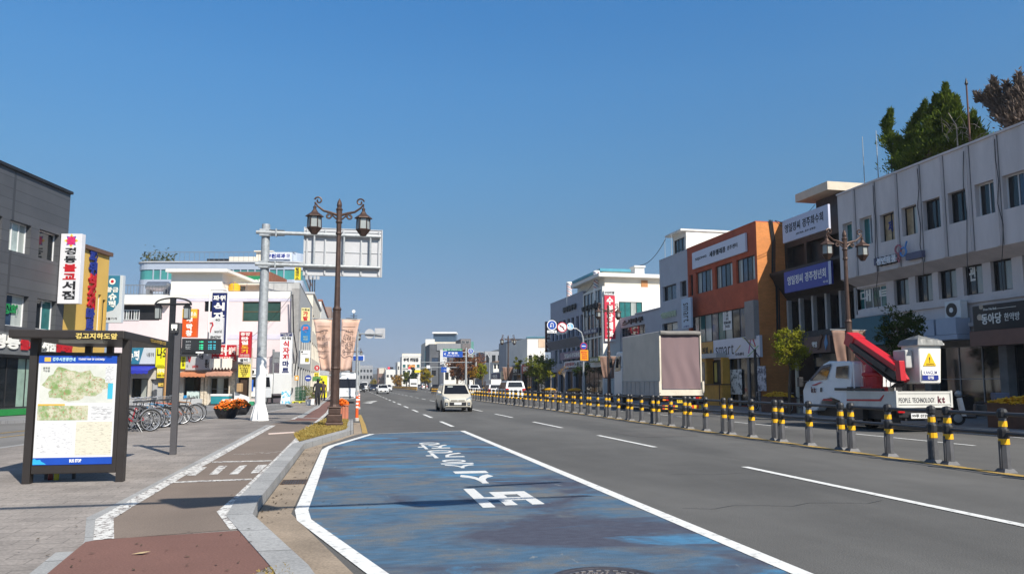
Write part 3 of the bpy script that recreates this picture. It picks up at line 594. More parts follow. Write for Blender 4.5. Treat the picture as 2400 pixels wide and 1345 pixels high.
# --- dark building with the two clan signs
X2 = 26.4; f2 = street_right(X2); b0_, b1_ = fr.px(1771, 520)[0] + .05, fr.px(1962, 460)[0] + .0; zt2 = f2.px(1836, 518)[1] - .2
zw = (f2.px(1890, 632)[1], f2.px(1890, 572)[1]); zv = (f2.px(1900, 775)[1], f2.px(1900, 700)[1])
wn = [(b0_ + .3 + i * 2.05, b0_ + 2.1 + i * 2.05, zw[0], zw[1] + .1, DFR, BLACK, 1, 1) for i in range(4)] + [(b0_ + .6 + i * 1.3, b0_ + 1.6 + i * 1.3, zv[0], zv[1], DFR, GLASS, 1, 1) for i in range(5)]
R2 = bld('dark_building', 'narrow dark brown building carrying a pale and a blue banner sign', f2, b0_, b1_, zt2, 12, DKBROWN, wn, rev=.4)
for i in range(6): part(R2, 'column', M('pale_column', (.40, .39, .38), .7), lambda m_: m_.fbox(f2, b0_ + .38 + i * 1.3, b0_ + .56 + i * 1.3, zv[0] - .1, zv[1] + .1, .01, .25))
mb = MB(); mb.hexa([f2.p(b0_, zv[1] + .25, .02), f2.p(b1_, zv[1] + .25, .02), f2.p(b1_, zv[1] + .25, 0), f2.p(b0_, zv[1] + .25, 0)], [f2.p(b0_, zw[0] - .1, 1.1), f2.p(b1_, zw[0] - .1, 1.1), f2.p(b1_, zw[0] - .1, 0), f2.p(b0_, zw[0] - .1, 0)])
mb.fbox(f2, b0_, b1_, zw[0] - .098, zw[0] + .05, 0, 1.1); mb.build('balcony', DKBROWN, R2)
mb = MB(); mb.fbox(f2, b0_ + .1, b1_, 3.5, zv[0] - .05, .02, .35); mb.build('stone_band', STONEDK, R2)
mb = MB(); mb.fbox(f2, b0_ + .3, b1_ - .2, .2, 3.6, .02, .06); mb.build('shop_glass', GLASS, R2)
f2p = street_right(28.1); pa0 = f2p.px(1912, 470)[0]; pa1 = f2p.px(1978, 430)[0]; pz = f2p.px(1985, 424)[1]
mb = MB(); mb.fbox(f2p, pa0, pa1, zt2, pz - .5, -7, 0); mb.build('penthouse', M('penthouse_brick', (.06, .05, .05), .8, var=.3, scale=5), R2)
mb = MB(); mb.fbox(f2p, pa0 - .5, pa1, pz - .5, pz, -9, 1.1); mb.build('roof', M('roof_slab', (.55, .48, .38), .8, var=.1), R2)
BLK1 = M('lilac_board', (.52, .54, .66), .45, var=.04); BLU1 = M('royal_blue_board', (.035, .05, .30), .4, var=.06)
def rect4(f, L, Rr, c=0): (a, t0), (b, t1) = f.px(*L[:2], c), f.px(*Rr[:2], c); bt0 = f.px(L[0], L[2], c)[1]; bt1 = f.px(Rr[0], Rr[2], c)[1]; return [a, b, (bt0 + bt1) / 2, (t0 + t1) / 2]
r = rect4(f2, (1837, 520, 578), (1944, 477, 530), 1.15); sign('pale lilac banner sign with black brush lettering on the dark building', f2, r, 1.12, .14, BLK1, texts=[('영일정씨 경주화수회', INK, (.06, .90, .40, .78), .012), ('-경주최초, 총무 김병창-', INK, (.3, .75, .18, .27), .0)], edge=WHITE)
r = rect4(f2, (1841, 638, 689), (1951, 612, 665), 1.15); sign('royal blue banner sign with white brush lettering on the dark building', f2, r, 1.12, .14, BLU1, texts=[('영일정씨 경주청년회', IVORY, (.08, .90, .34, .76), .015), ('제 3대', IVORY, (.84, .93, .1, .2), 0), ('#', BLK1, (.95, 1.0, 0, 1))])
# --- orange brick building
c0_, c1_ = fr.px(1610, 578)[0], fr.px(1771, 520)[0]; zt3 = fr.px(1771, 520)[1]; YR3 = -c1_
za = (fr.px(1700, 672)[1], fr.px(1700, 618)[1]); zb = (fr.px(1700, 796)[1], fr.px(1700, 728)[1])
TRI = [PALEPANE, BLUEPANE, GLASS, PALEPANE]
wn = row(fr, 660, [(1615, 1624)], *za, DFR, GLASS, 1) + row(fr, 645, [(1631, 1669), (1676, 1717), (1726, 1771.5)], *za, DFR, TRI, 4) + row(fr, 765, [(1620, 1766)], *zb, DFR, [BLUEPANE, TEALGLASS, PALEPANE, BLUEPANE, TEALGLASS, PALEPANE, GLASS, BLUEPANE, PALEPANE], 9)
wn = [(max(q[0], c0_ + .3), min(q[1], c1_ - .25), *q[2:]) for q in wn]
R3 = bld('orange_brick_building', 'orange brick three storey building with long window bands', fr, c0_, c1_, zt3, 11, BRICKO, wn, rev=.2, parapet=.5)
part(R3, 'side_cladding', seams(M('orange_tile', (.60, .225, .065), .8, var=.12, scale=1.5), 'wall_y', (.3, .1), .012, .85), lambda m_: m_.fbox(fr, c1_ + .002, c1_ + .014, .0, zt3, -11, -.001))
mb = MB(); q = c1_; mb.fbox(fr, q - 1.1, q + .02, zb[0] - .2, zb[1] + .25, .003, .35); mb.build('corner_panel', M('concrete_panel', (.27, .25, .24), .8, var=.1), R3)
mb = MB()
for dx in (.0, .08, .19): mb.tube([Vector((XR + .9 + dx, YR3 - .06, zt3 + .15)), Vector((XR + 1.05 + dx, YR3 - .07, zt3 - 1.2)), Vector((XR + .95 + dx, YR3 - .07, zt3 - 3.4)), Vector((XR + 1.2 + dx, YR3 - .07, zt3 - 4.1)), Vector((XR + 1.15 + dx, YR3 - .07, 4))], .035, 5)
mb.build('cable', BLACK, R3)
mb = MB(); mb.fbox(fr, c0_ + .1, c1_ - .1, .2, 3.3, .02, .05); mb.build('shop_glass', GLASS, R3)
mb = MB()
for i in range(9): mb.fbox(fr, c0_ + .1 + i * (c1_ - c0_ - .3) / 8, c0_ + .32 + i * (c1_ - c0_ - .3) / 8, .14, 3.3, .051, .12)
mb.fbox(fr, c0_ + .1, c1_ - .1, 3.3, 3.6, .02, .14); mb.build('shopfront_frame', M('shopfront_grey', (.17, .17, .175), .5, var=.2), R3)
r = rect4(fr, (1621, 596, 632), (1745, 543, 590), .2); sg = sign('white telecom banner with black lettering on the orange brick wall', fr, r, .03, .15, M('pale_lilac_board', (.60, .60, .68), .4, var=.03), texts=[('SEJONG', INK, (.07, .30, .42, .60), .02), ('세종텔레콤', INK, (.36, .66, .36, .68), .025), ('경주센터', INK, (.69, .87, .40, .64), .01)])
r = rect4(fr, (1670, 798, 848), (1778, 785, 831), .3); sg = sign('white phone shop signboard with crossing coloured ribbons under brick building', fr, r, .06, .2, M('cool_white_board', (.58, .58, .64), .35, var=.03), texts=[('smart', INK, (.06, .47, .22, .70), -.005), ('수리센터', INK, (.50, .68, .12, .28), .01)])
RIB = [((.70, .98), (.98, .02), 'ribbon_navy', (.02, .03, .12)), ((.66, 1.), (.92, .45), 'ribbon_yellow', (.5, .45, .12)), ((.86, 1.), (.92, .5), 'ribbon_red', (.45, .02, .06)), ((.76, .05), (.98, .52), 'ribbon_green', (.12, .35, .14)), ((.84, .98), (.78, .2), 'ribbon_pink', (.4, .1, .25)), ((.5, .3), (.62, .62), 'leaf_gold', (.35, .25, .06))]
for (s0, t0), (s1, t1), nm, cl in RIB:
    p0 = (r[0] + (r[1] - r[0]) * s0, r[2] + (r[3] - r[2]) * t0); p1 = (r[0] + (r[1] - r[0]) * s1, r[2] + (r[3] - r[2]) * t1); mb = MB()
    mb.fpoly(fr, [(p0[0] - .07, p0[1]), (p0[0] + .07, p0[1]), (p1[0] + .07, p1[1]), (p1[0] - .07, p1[1])][::(1 if p0[1] < p1[1] else -1)], .262, .268); mb.build('ribbon', M(nm, cl, .4), sg)
r = rect4(fr, (1643, 803, 848), (1669, 800, 846), .3); sign('small orange café signboard left of the white phone shop sign', fr, r, .06, .2, M('orange_board', (.55, .27, .04), .4), texts=[('커피, e', INK, (.05, .9, .3, .75), .03)])
sign('white opening notice stuck on the first floor window band', fr, rect4(fr, (1689, 716, 774), (1709, 712, 772), 0), -.165, .02, WBOARD, texts=[('외식조리\n학원\n모집\n한식\n양식제과제빵\n무료상담', INK, (.1, .9, .08, .92), .0)], cat='notice')
dk = thing('snack_kiosk', 'yellow wooden snack counter front beside the curtain sided truck', 'kiosk', fr.p(fr.px(1667, 900)[0], .14, 0)); q = fr.rect(1648, 850, 1693, 928, .8)
OCHRE = M('ochre_wood', (.50, .27, .04), .6, var=.2)
part(dk, 'counter', OCHRE, lambda m_: m_.fbox(fr, q[0], q[1], .14, 1.5, .2, .8)); [part(dk, 'post', OCHRE, lambda m_: m_.fbox(fr, x, x + .27, 1.5, 3.3, .2, .7)) for x in (q[0], q[1] - .3)]
part(dk, 'awning', GREYBOARD, lambda m_: m_.fbox(fr, q[0] - .1, q[1] - .3, 3.3, 3.6, .2, 1.0)); part(dk, 'dark_opening', BLACK, lambda m_: m_.fbox(fr, q[0] + .3, q[1] - .35, 1.6, 3.25, .14, .2)); part(dk, 'menu_strip', M('menu_yellow', (.55, .45, .12), .5), lambda m_: m_.fbox(fr, q[0] + .5, q[0] + .85, 1.7, 3.0, .2, .23))
part(dk, 'counter_frame', BLACK, lambda m_: (m_.fbox(fr, q[0] - .02, q[1] + .02, 1.5, 1.56, .15, .9), m_.fbox(fr, q[1] - .4, q[1] - .34, .2, 1.5, .8, .83)))
# lit poster behind glass and narrow display
sign('tall white shop poster in the phone shop doorway', fr, fr.rect(1713, 866, 1741, 924, .1), .125, .03, M('poster_pale', (.58, .64, .66), .4, col2=(.08, .11, .13), scale=3.2, thr=(.5, .58)), cat='poster', name='poster')
sign('tall pale poster panel at the brick building corner', fr, fr.rect(1776, 858, 1798, 916, .1), .125, .03, M('poster_blue', (.45, .50, .60), .4, col2=(.06, .08, .14), scale=3, thr=(.47, .55)), cat='poster', name='poster')
# --- slate building with the vertical blue sign
d0_, d1_ = fr.px(1545, 612)[0], c0_ - .02; zt4 = fr.px(1545, 612)[1]; zc = (fr.px(1570, 703)[1], fr.px(1570, 668)[1]); zd = (fr.px(1570, 775)[1], fr.px(1570, 756)[1])
wn = row(fr, 685, [(1553, 1585), (1594, 1609)], *zc, DFR, [GLASS, BLUEPANE]) + row(fr, 765, [(1552, 1588)], *zd, DFR, [GLASS, PALEPANE])
R4 = bld('slate_building', 'slate blue rendered building between the white block and the orange brick', fr, d0_, d1_, zt4, 12, SLATEW, wn, rev=.25, parapet=.4)
f4 = street_right(26.3); e0, e1 = f4.px(1577, 570)[0], f4.px(1608, 560)[0]; zp = f4.px(1608, 541)[1]
mb = MB(); shell(mb, f4, e0, e1, zt4 - .3, zp, 9, [(e0 + .2, e1 - .3, zt4 + .1, zp - .4)], 0, .15); mb.build('penthouse', M('stained_white', (.66, .64, .58), .8, var=.2, scale=.8), R4)
window(R4, f4, e0 + .2, e1 - .3, zt4 + .1, zp - .4, -.1, DFR, GLASS, 3, 2, name='penthouse_window'); part(R4, 'roof', M('stained_white', (1, 1, 1)), lambda m_: m_.fbox(f4, e0 - .5, e1 + .1, zp, zp + .15, -9.2, .5))
letters(R4, '대남인테리어', fr, (fr.px(1553, 738)[0], fr.px(1586, 735)[0], fr.px(1570, 744)[1], fr.px(1570, 730)[1]), M('pale_green_letter', (.50, .58, .40), .4), .06, .02, depth=.1)
r = rect4(fr, (1589, 700, 770), (1611, 697, 769), .9); sign('narrow vertical pale blue sign on the slate building edge', fr, r, .5, .15, M('pale_blue_board', (.40, .50, .62), .4, var=.04), texts=[('smart', INK, (.22, .8, .22, .84), .0, 90), ('스마트', BLUEINK, (.2, .8, .03, .10), .0)])
mb = MB()
for x, y in ((1558, 560), (1573, 548)): a, z_ = fr.px(x, y, -.3); mb.cyl(fr.p(a, zt4 - .5, -.3), fr.p(a, z_, -.3), .03, .02, 5)
mb.build('antenna', GALV, R4)
# --- low grey shop and white block with red vertical sign
Y5 = -fr.px(1412, 690)[0]; zt5 = fr.px(1408, 672)[1]; f5 = street_right(26.3)
lo = bld('low_grey_shop', 'low pale grey shop with stepped parapet between white block and slate building', f5, -Y5 + .05, d0_ - .05, f5.px(1470, 742)[1], 10, SLATEW, row(f5, 775, [(1456, 1512)], f5.px(1480, 786)[1], f5.px(1480, 765)[1], DFR, GLASS, 7, 2) + row(f5, 850, [(1460, 1540)], .4, 3.2, DFR, GLASS, 5), rev=.2)
part(lo, 'parapet', SLATEW, lambda m_: m_.fbox(f5, f5.px(1490, 740)[0], d0_ - .06, f5.px(1470, 742)[1], f5.px(1528, 725)[1], -.4, .1))
q = rect4(f5, (1458, 750, 762), (1506, 742, 756), .1); letters(lo, '스시마루', f5, (q[0], q[1], q[2], q[3]), INK, .05, .03, depth=.08)
g0_, g1_ = fr.px(1366, 690)[0], -Y5
wn = [(g0_ + .3 + i * (g1_ - g0_ - .6) / 5, g0_ + .3 + (i + .9) * (g1_ - g0_ - .6) / 5, b, b + 2.35, DFR, [BLUEPANE, PALEPANE, GLASS][(i + j) % 3], 1, 2) for i in range(5) for j, b in enumerate((3.9, 6.4, 8.75))]
wn = [(*q[:3], min(q[3], zt5 - .25), *q[4:]) for q in wn]
R5 = bld('white_block', 'white rendered block with sunlit side wall, red vertical sign and rooftop slab', fr, g0_, g1_, zt5, 26, WHITEW, wn + [(g0_ + .3, g1_ - .3, .3, 3.3, DFR, GLASS, 4, 2)], rev=.12)
cr5 = cross(Y5 - .001)
def crect(f, x0, y0, x1, y1): return f.rect(x0, y0, x1, y1)
q = cr5.rect(1451, 707, 1505, 746); window(R5, cr5, *q, .06, DFR, TEALGLASS, 4, 1, name='side_window', panes=[TEALGLASS, TEALGLASS, PALEPANE, TEALGLASS])
q = cr5.rect(1420, 645, 1560, 673); zq = cr5.px(1420, 640)[1]
part(R5, 'penthouse', CREAMW, lambda m_: m_.box(q[0], q[1] + 4, Y5 + .4, Y5 + 9, zt5, zq - .35)); part(R5, 'roof_slab', WHITEW, lambda m_: m_.box(cr5.px(1402, 642)[0], q[1] + 4, Y5 - .2, Y5 + 10, zq - .35, zq))
part(R5, 'chimney', WHITEW, lambda m_: (m_.box(cr5.px(1490, 640)[0], cr5.px(1512, 640)[0], Y5 + .2, Y5 + 1.4, zq, cr5.px(1500, 626)[1]), m_.box(cr5.px(1488, 640)[0], cr5.px(1514, 640)[0], Y5 + .1, Y5 + 1.5, cr5.px(1500, 626)[1], cr5.px(1500, 622)[1])))
part(R5, 'hatch', M('brown_hatch', (.38, .17, .06), .6), lambda m_: m_.box(cr5.px(1506, 660)[0], cr5.px(1521, 660)[0], Y5 + .33, Y5 + .4, zt5 + .02, cr5.px(1506, 656)[1]))
q = cr5.rect(1415, 693, 1441, 800); sign('tall red vertical bakery sign with white lettering on sunlit wall', cr5, q, .02, .2, M('crimson_board', (.52, .03, .06), .4, var=.05), texts=[('수\n원\n당\n제\n과', IVORY, (.18, .82, .07, .97), .04), ('#', WBOARD, (0, 1, 0, .05))])
q = cr5.rect(1414, 681, 1440, 692); sign('small white header sign above the red bakery sign', cr5, q, .02, .2, WBOARD, texts=[('3대째빵', INK, (.05, .95, .2, .8), .03)])
letters(R5, '빵과 케이크', fr, (fr.px(1368, 722)[0], fr.px(1406, 715)[0], fr.px(1388, 726)[1], fr.px(1388, 714)[1]), INK, .12, .05, depth=.15)
sign('dark banner strip across the glazed street front of the white block', fr, rect4(fr, (1367, 775, 785), (1400, 768, 780), .1), .05, .1, NAVY, texts=[('파리의 아침', IVORY, (.1, .9, .2, .8), .01)])
# --- slate blue building with stepped signs, barber poles
h0_, h1_ = fr.px(1290, 713)[0], g0_ - .05; zt6 = fr.px(1290, 713)[1]; zq6 = fr.px(1330, 770)[1]
wn = row(fr, 745, [(x, x + 6.5) for x in (1292, 1301, 1310, 1319, 1329, 1339, 1350, 1360)], 6.9, 9.1, DFR, BLUEPANE, 1) + row(fr, 815, [(x, x + 6.5) for x in (1300, 1310, 1320, 1330, 1341, 1352)], 4.0, 5.7, DFR, [PALEPANE, GLASS], 2) + [(h0_ + .6 + i * (h1_ - h0_ - 1) / 4, h0_ + .2 + (i + .95) * (h1_ - h0_ - 1) / 4, .4, 3, DFR, GLASS, 2, 1) for i in range(4)]
R6 = bld('slate_blue_office', 'slate blue three storey building with narrow window slots and barber poles', fr, h0_, h1_, zt6, 14, M('blue_grey_render', (.30, .32, .39), .7, var=.1), wn, rev=.3, parapet=.4)
mb = MB(); mb.hexa([fr.p(h0_, 5.75, .01), fr.p(h1_, 5.75, .01), fr.p(h1_, 5.75, 0), fr.p(h0_, 5.75, 0)], [fr.p(h0_, 6.7, .7), fr.p(h1_, 6.7, .7), fr.p(h1_, 6.7, 0), fr.p(h0_, 6.7, 0)]); mb.build('sloped_band', M('blue_grey_band', (.17, .18, .22), .7), R6)
letters(R6, '뷰티플라워', fr, (fr.px(1322, 725)[0], fr.px(1352, 718)[0], fr.px(1337, 729)[1], fr.px(1337, 716)[1]), INK, .1, .05, depth=.1); letters(R6, '헤어살롱', fr, (fr.px(1320, 780)[0], fr.px(1346, 775)[0], fr.px(1337, 783)[1], fr.px(1337, 774)[1]), IVORY, .75, .04, depth=.1)
part(R6, 'roof_hut', CREAMW, lambda m_: m_.fbox(fr, fr.px(1316, 700)[0], fr.px(1372, 690)[0], zt6 - .3, zt6 + 2.1, -6, -2)); part(R6, 'roof_hut_cap', M('turquoise_trim', (.06, .25, .33), .5), lambda m_: m_.fbox(fr, fr.px(1310, 700)[0], fr.px(1374, 690)[0], zt6 + 2.1, zt6 + 2.4, -6.3, -1.6))
STRIPE = [WHITE, REDINK, BLUEINK]
for x, yt, yb, lb in ((1334, 664, 696, 'barber pole on the slate blue roof, the lower left one'), (1398, 638, 678, 'barber pole at the corner of the white block roof')):
    a, z1 = fr.px(x, yt, -.3); z_0 = fr.px(x, yb, -.3)[1]; t = thing('barber_pole', lb, 'barber pole', fr.p(a, z_0, -.3)); q = fr.p(a, 0, -.3); mb = MB(); K = 9
    for i in range(K * 2):
        z0_, z1_ = z_0 + (z1 - z_0) * i / (K * 2), z_0 + (z1 - z_0) * (i + 1) / (K * 2)
        for j in range(12):
            an, bn = 2 * math.pi * j / 12, 2 * math.pi * (j + 1) / 12; R0 = .33
            mb.poly([(q.x + R0 * math.cos(an), q.y + R0 * math.sin(an), z0_), (q.x + R0 * math.cos(bn), q.y + R0 * math.sin(bn), z0_), (q.x + R0 * math.cos(bn), q.y + R0 * math.sin(bn), z1_), (q.x + R0 * math.cos(an), q.y + R0 * math.sin(an), z1_)], (0, 0, 1, 0, 0, 2)[(i + j) % 6])
    mb.build('striped_tube', STRIPE, t); mb = MB(); mb.cyl((q.x, q.y, z1), (q.x, q.y, z1 + .15), .38, .3, 12); mb.cyl((q.x, q.y, z_0 - 1.2), (q.x, q.y, z_0), .3, .38, 12); mb.build('cap', WHITE, t)
for lb, rc, bd, tx in (('brown and lilac restaurant signboard on the slate blue building', rect4(fr, (1311, 829, 846), (1359, 818, 837), .5), M('lilac_brown_board', (.22, .15, .22), .5, var=.3), [('맛집순두부모듬찜', IVORY, (.25, .97, .2, .8), .03)]), ('white torn banner under the brown and lilac signboard', rect4(fr, (1313, 850, 864), (1362, 840, 856), .9), WBOARD, [('유리인테리어', REDINK, (.06, .5, .2, .8), .03), ('노출간판', INK, (.52, .95, .2, .8), .02)]), ('olive green signboard at the foot of the glazed front', rect4(fr, (1380, 838, 850), (1402, 834, 848), .5), M('olive_board', (.16, .17, .06), .5), [('한우마을', IVORY, (.08, .9, .2, .8), .03)])):
    sign(lb, fr, rc, rc is not None and .3, .15, bd, texts=tx)
fx = street_right(25.6); q = cross(-fr.px(1286, 780)[0] + .3).rect(1277, 754, 1293, 825); sign('tall dark maroon vertical restaurant sign with cream lettering', cross(-fr.px(1286, 780)[0] + .3), q, 0, .3, M('maroon_board', (.06, .012, .014), .4), texts=[('고\n향\n보\n리\n밥\n쌈\n밥', IVORY, (.2, .8, .03, .97), .03)])
# signs of the grey building's shops
r = rect4(fl, (2281, 722, 779), (2420, 697, 764), .85); sg = sign('black clinic signboard with white calligraphy and brown base', fl, r, .6, .3, M('black_board', (.014, .012, .013), .4), texts=[('동아당', IVORY, (.16, .50, .24, .66), .02), ('한약방', IVORY, (.55, .80, .30, .60), .0), ('Don Herbal', IVORY, (.20, .42, .78, .87), .0), ('#', IVORY, (.42, .75, .80, .815))])
part(sg, 'base_strip', M('brown_strip', (.19, .10, .075), .6), lambda m_: m_.fbox(fl, r[0] - .05, r[1], r[2] - .6, r[2] - .01, .3, 1.05)); part(sg, 'flower_emblem', M('emblem_pale', (.5, .4, .3), .5), lambda m_: (m_.disc(fl, r[0] + .35, r[2] + .55, .13, .9, .91, 10), m_.disc(fl, r[0] + .45, r[2] + .95, .1, .9, .91, 10)))
q = (fr.px(2062, 610)[0], fr.px(2131, 598)[0], fr.px(2090, 622)[1], fr.px(2090, 595)[1]); t = thing('shop_sign', 'white raised letter shop sign with gender symbols on the grey facade', 'sign', fr.p((q[0] + q[1]) / 2, q[2], 0))
letters(t, '성인용품', fr, (q[0] - .04, q[0] + (q[1] - q[0]) * .69, q[2] + .05, q[3] - .05), INK, .05, .09, depth=.06); letters(t, '성인용품', fr, (q[0], q[0] + (q[1] - q[0]) * .68, q[2] + .1, q[3] - .1), M('letter_white', (.80, .80, .82), .4), .12, .03, depth=.08)
mb = MB(); s_ = q[0] + (q[1] - q[0]) * .78; mb.ring(fr.p(s_, q[2] + .62, .2), fr.u, UP, .19, .045); mb.fbox(fr, s_ - .035, s_ + .035, q[2] + .02, q[2] + .42, .17, .23); mb.fbox(fr, s_ - .14, s_ + .14, q[2] + .16, q[2] + .23, .17, .23); mb.build('venus_symbol', M('rose_sign', (.42, .14, .16), .4), t)
mb = MB(); s_ = q[0] + (q[1] - q[0]) * .94; mb.ring(fr.p(s_, q[2] + .45, .2), fr.u, UP, .19, .045); mb.tube([fr.p(s_ + .12, q[2] + .6, .2), fr.p(s_ + .26, q[2] + .9, .2)], .04, 5); mb.build('mars_symbol', M('blue_sign', (.10, .25, .55), .4), t)
part(t, 'backing', M('sign_back', (.10, .10, .16), .5), lambda m_: (m_.fbox(fr, q[0] - .3, q[0] + .1, q[2] + .15, q[2] + .5, .02, .1), m_.fbox(fr, q[1], q[1] + 1.0, q[3] - .5, q[3] - .2, .02, .2)))
sign('teal blank signboard low on the grey building behind the lamp post', fl, rect4(fl, (1992, 751, 812), (2064, 734, 808), .8), .3, .4, M('teal_board', (.02, .12, .16), .5))
r = rect4(f2, (1880, 792, 832), (1941, 784, 822), .8); sg = sign('brown pharmacy signboard with raised emblem beside the dark building', f2, r, .4, .3, M('brown_board', (.16, .095, .075), .6), texts=[('약방', IVORY, (.32, .52, .35, .7), .03)])
mb = MB(); mb.fpoly(f2, [(r[0] + (r[1] - r[0]) * s_, r[2] + (r[3] - r[2]) * t_) for s_, t_ in ((.56, .2), (.66, .3), (.70, .7), (.78, .95), (.72, 1.1), (.62, .8), (.58, .5))], .7, .8); mb.build('swoosh_emblem', M('bronze_emblem', (.12, .06, .04), .5), sg)
mb = MB(); mb.fpoly(f2, [(r[0] + (r[1] - r[0]) * s_, r[2] + (r[3] - r[2]) * t_) for s_, t_ in ((.84, .15), (.93, .5), (.88, 1.05), (.80, .6))], .7, .74); mb.build('diamond_emblem', M('blue_emblem', (.10, .25, .45), .5), sg)
# ---------------------------------------------------------------- left side: bookshop, market, pink block and what stands behind them
f1 = along(-23.0); z3 = (f1.px(47, 592)[1], f1.px(47, 521)[1]); z2 = (f1.px(39, 765)[1], f1.px(39, 690)[1]); zt = f1.px(163, 455)[1]
A1 = lambda x, y: f1.px(x, y)[0]
BARRED = M('barred_pane', (.36, .42, .40), .15, var=.3, scale=2, spec=.6)
wn = [(A1(22, 550), A1(72, 555), *z3, WFR, [PALEPANE, BARRED, PALEPANE], 3, 1), (A1(92, 560), A1(138, 570), *z3, WFR, GLASS, 1, 1), (A1(14, 725), A1(66, 725), *z2, WFR, [BLUEPANE, PALEPANE], 1, 1), (A1(85, 735), A1(131, 735), *z2, WFR, [GLASS, TEALGLASS], 2, 1), (A1(-60, 550), A1(3, 550), *z3, DFR, PALEPANE, 2, 1)]
zsign = f1.px(40, 782)[1]; zs0 = f1.px(40, 832)[1]
L1 = bld('dark_clad_building', 'dark grey zinc clad three storey bookshop building with white framed windows', f1, A1(-140, 500), A1(163, 500), zt, 12, seams(M('zinc_cladding', (.10, .102, .11), .45, .25, var=.1, scale=.6), 'wall_x', (.5, 40), .018, .6, 0), wn + [(A1(-130, 900), A1(150, 900), .45, zs0 - .1, DFR, [GLASS, PALEPANE, GLASS, M('frosted_green', (.26, .36, .30), .3, var=.2), GLASS], 6, 1)], rev=.3)
mb = MB(); mb.fbox(f1, A1(-140, 500), A1(163, 500) + .05, zt + .001, zt + .14, -12, .12); mb.build('roof_edge', BLACK, L1)
mb = MB(); mb.fbox(f1, A1(-130, 900), A1(150, 900), .14, .42, .01, .2); mb.build('green_plinth', M('green_paint', (.02, .22, .05), .5), L1)
i = A1(-130, 780)
sg = sign('black fascia over the bookshop window with white and red raised letters', f1, [A1(-130, 800), A1(162, 800), zs0, zsign], .02, .15, M('fascia_grey', (.13, .135, .14), .5), texts=[])
for body, x0, x1, mt in (('경동', -30, 35, IVORY), ('불교', 38, 76, REDINK), ('서점', 90, 120, IVORY), ('불교용품', 124, 160, REDINK)): letters(sg, body, f1, (A1(x0, 810), A1(x1, 810), zs0 + .25, zsign - .1), mt, .18, .05, depth=.06)
letters(L1, '행화', f1, (A1(15, 720), A1(55, 720), z2[0] + .55, z2[1] - .45), GREENINK, -.22, .05)
t = thing('wall_lantern', 'small window bar grille of the bookshop', 'x') if 0 else None
fs = facing(38.9); r = fs.rect(153, 551, 192, 713); sg = sign('tall white vertical bookshop sign with lotus emblem over black and red letters', fs, r, 0, .35, M('sign_white', (.66, .65, .67), .35, var=.03), texts=[('경\n동', INK, (.22, .80, .58, .80), .035), ('불\n교', REDINK, (.2, .82, .34, .565), .04), ('서\n점', INK, (.2, .82, .06, .32), .035)])
cx, cz = (r[0] + r[1]) / 2, r[3] - (r[3] - r[2]) * .1
for k, (nm, cl, rr, n_) in enumerate((('lotus_yellow', (.75, .6, .03), .36, 4), ('lotus_blue', (.06, .05, .35), .33, 4), ('lotus_red', (.6, .03, .14), .27, 8))):
    mb = MB()
    for j in range(n_):
        an = 2 * math.pi * (j + (.5 if k == 1 else 0)) / n_ + math.pi / 2 * (k == 0); c, s_ = math.cos(an), math.sin(an)
        mb.fpoly(fs, [(cx, cz), (cx + rr * .6 * c + .09 * s_, cz + rr * .6 * s_ - .09 * c), (cx + rr * c, cz + rr * s_), (cx + rr * .6 * c - .09 * s_, cz + rr * .6 * s_ + .09 * c)], .352, .356 + k * .003)
    mb.build('lotus_petals', M(nm, cl, .5), sg)
mb = MB(); mb.fbox(fs, r[0] - .5, r[0], r[2] + .8, r[2] + .9, .1, .2); mb.fbox(fs, r[0] - .5, r[0], r[3] - .9, r[3] - .8, .1, .2); mb.build('bracket', DARKMETAL, sg)
# ochre market
y0, y1 = A1(163, 500) + .02, A1(252, 690); zt = f1.px(205, 585)[1]
L2 = bld('ochre_market_building', 'ochre yellow clad market building beside the dark bookshop', f1, y0, y1, zt, 14, YELWALL, [(A1(229, 720), A1(236, 720), f1.px(232, 780)[1], f1.px(232, 690)[1], WFR, PALEPANE, 1, 1), (A1(240, 720), A1(247, 720), f1.px(232, 780)[1], f1.px(232, 700)[1], DFR, GLASS, 1, 1)], cap=M('brown_coping', (.12, .07, .05), .7))
zz = [f1.px(213, y)[1] for y in (597, 625, 652, 680, 706, 733, 760)]; a_, b_ = A1(203, 680), A1(221, 680)
t = thing('wall_lettering_sign', 'vertical row of blue and red raised letters on the ochre market wall', 'sign', f1.p((a_ + b_) / 2, zz[-1], 0))
for k, ch in enumerate('파워식자재마트'): letters(t, ch, f1, (a_, b_, zz[k] - .45, zz[k] + .28), (BLUEINK if k in (0, 1, 5, 6) else REDINK), .04, .06, depth=.07)
fs = facing(44.6); r = fs.rect(252, 647, 289, 757); TEALB = M('supermarket_teal', (.03, .17, .26), .4, var=.05); PALEB = M('pale_grey_board', (.50, .54, .57), .4, var=.04)
sg = sign('teal and white vertical supermarket sign beside the ochre wall', fs, r, 0, .3, PALEB, texts=[('황금', IVORY, (.12, .78, .64, .75), .03), ('슈\n퍼', IVORY, (.26, .70, .32, .62), .04), ('나들가게', INK, (.12, .78, .06, .11), .0)])
W_, Hh = r[1] - r[0], r[3] - r[2]
mb = MB(); mb.fpoly(fs, [(r[0] + .01, r[2] + Hh * .20), (r[0] + W_ * .55, r[2] + Hh * .26), (r[0] + W_ * .84, r[2] + Hh * .42), (r[0] + W_ * .84, r[3] - .01), (r[0] + .01, r[3] - .01)], .295, .3015); mb.build('teal_field', TEALB, sg)
mb = MB(); mb.disc(fs, r[0] + W_ * .43, r[3] - Hh * .13, W_ * .17, .30, .306, 20); mb.build('emblem', IVORY, sg); mb = MB(); mb.disc(fs, r[0] + W_ * .43, r[3] - Hh * .13, W_ * .09, .305, .309, 14); mb.build('emblem_core', REDINK, sg)
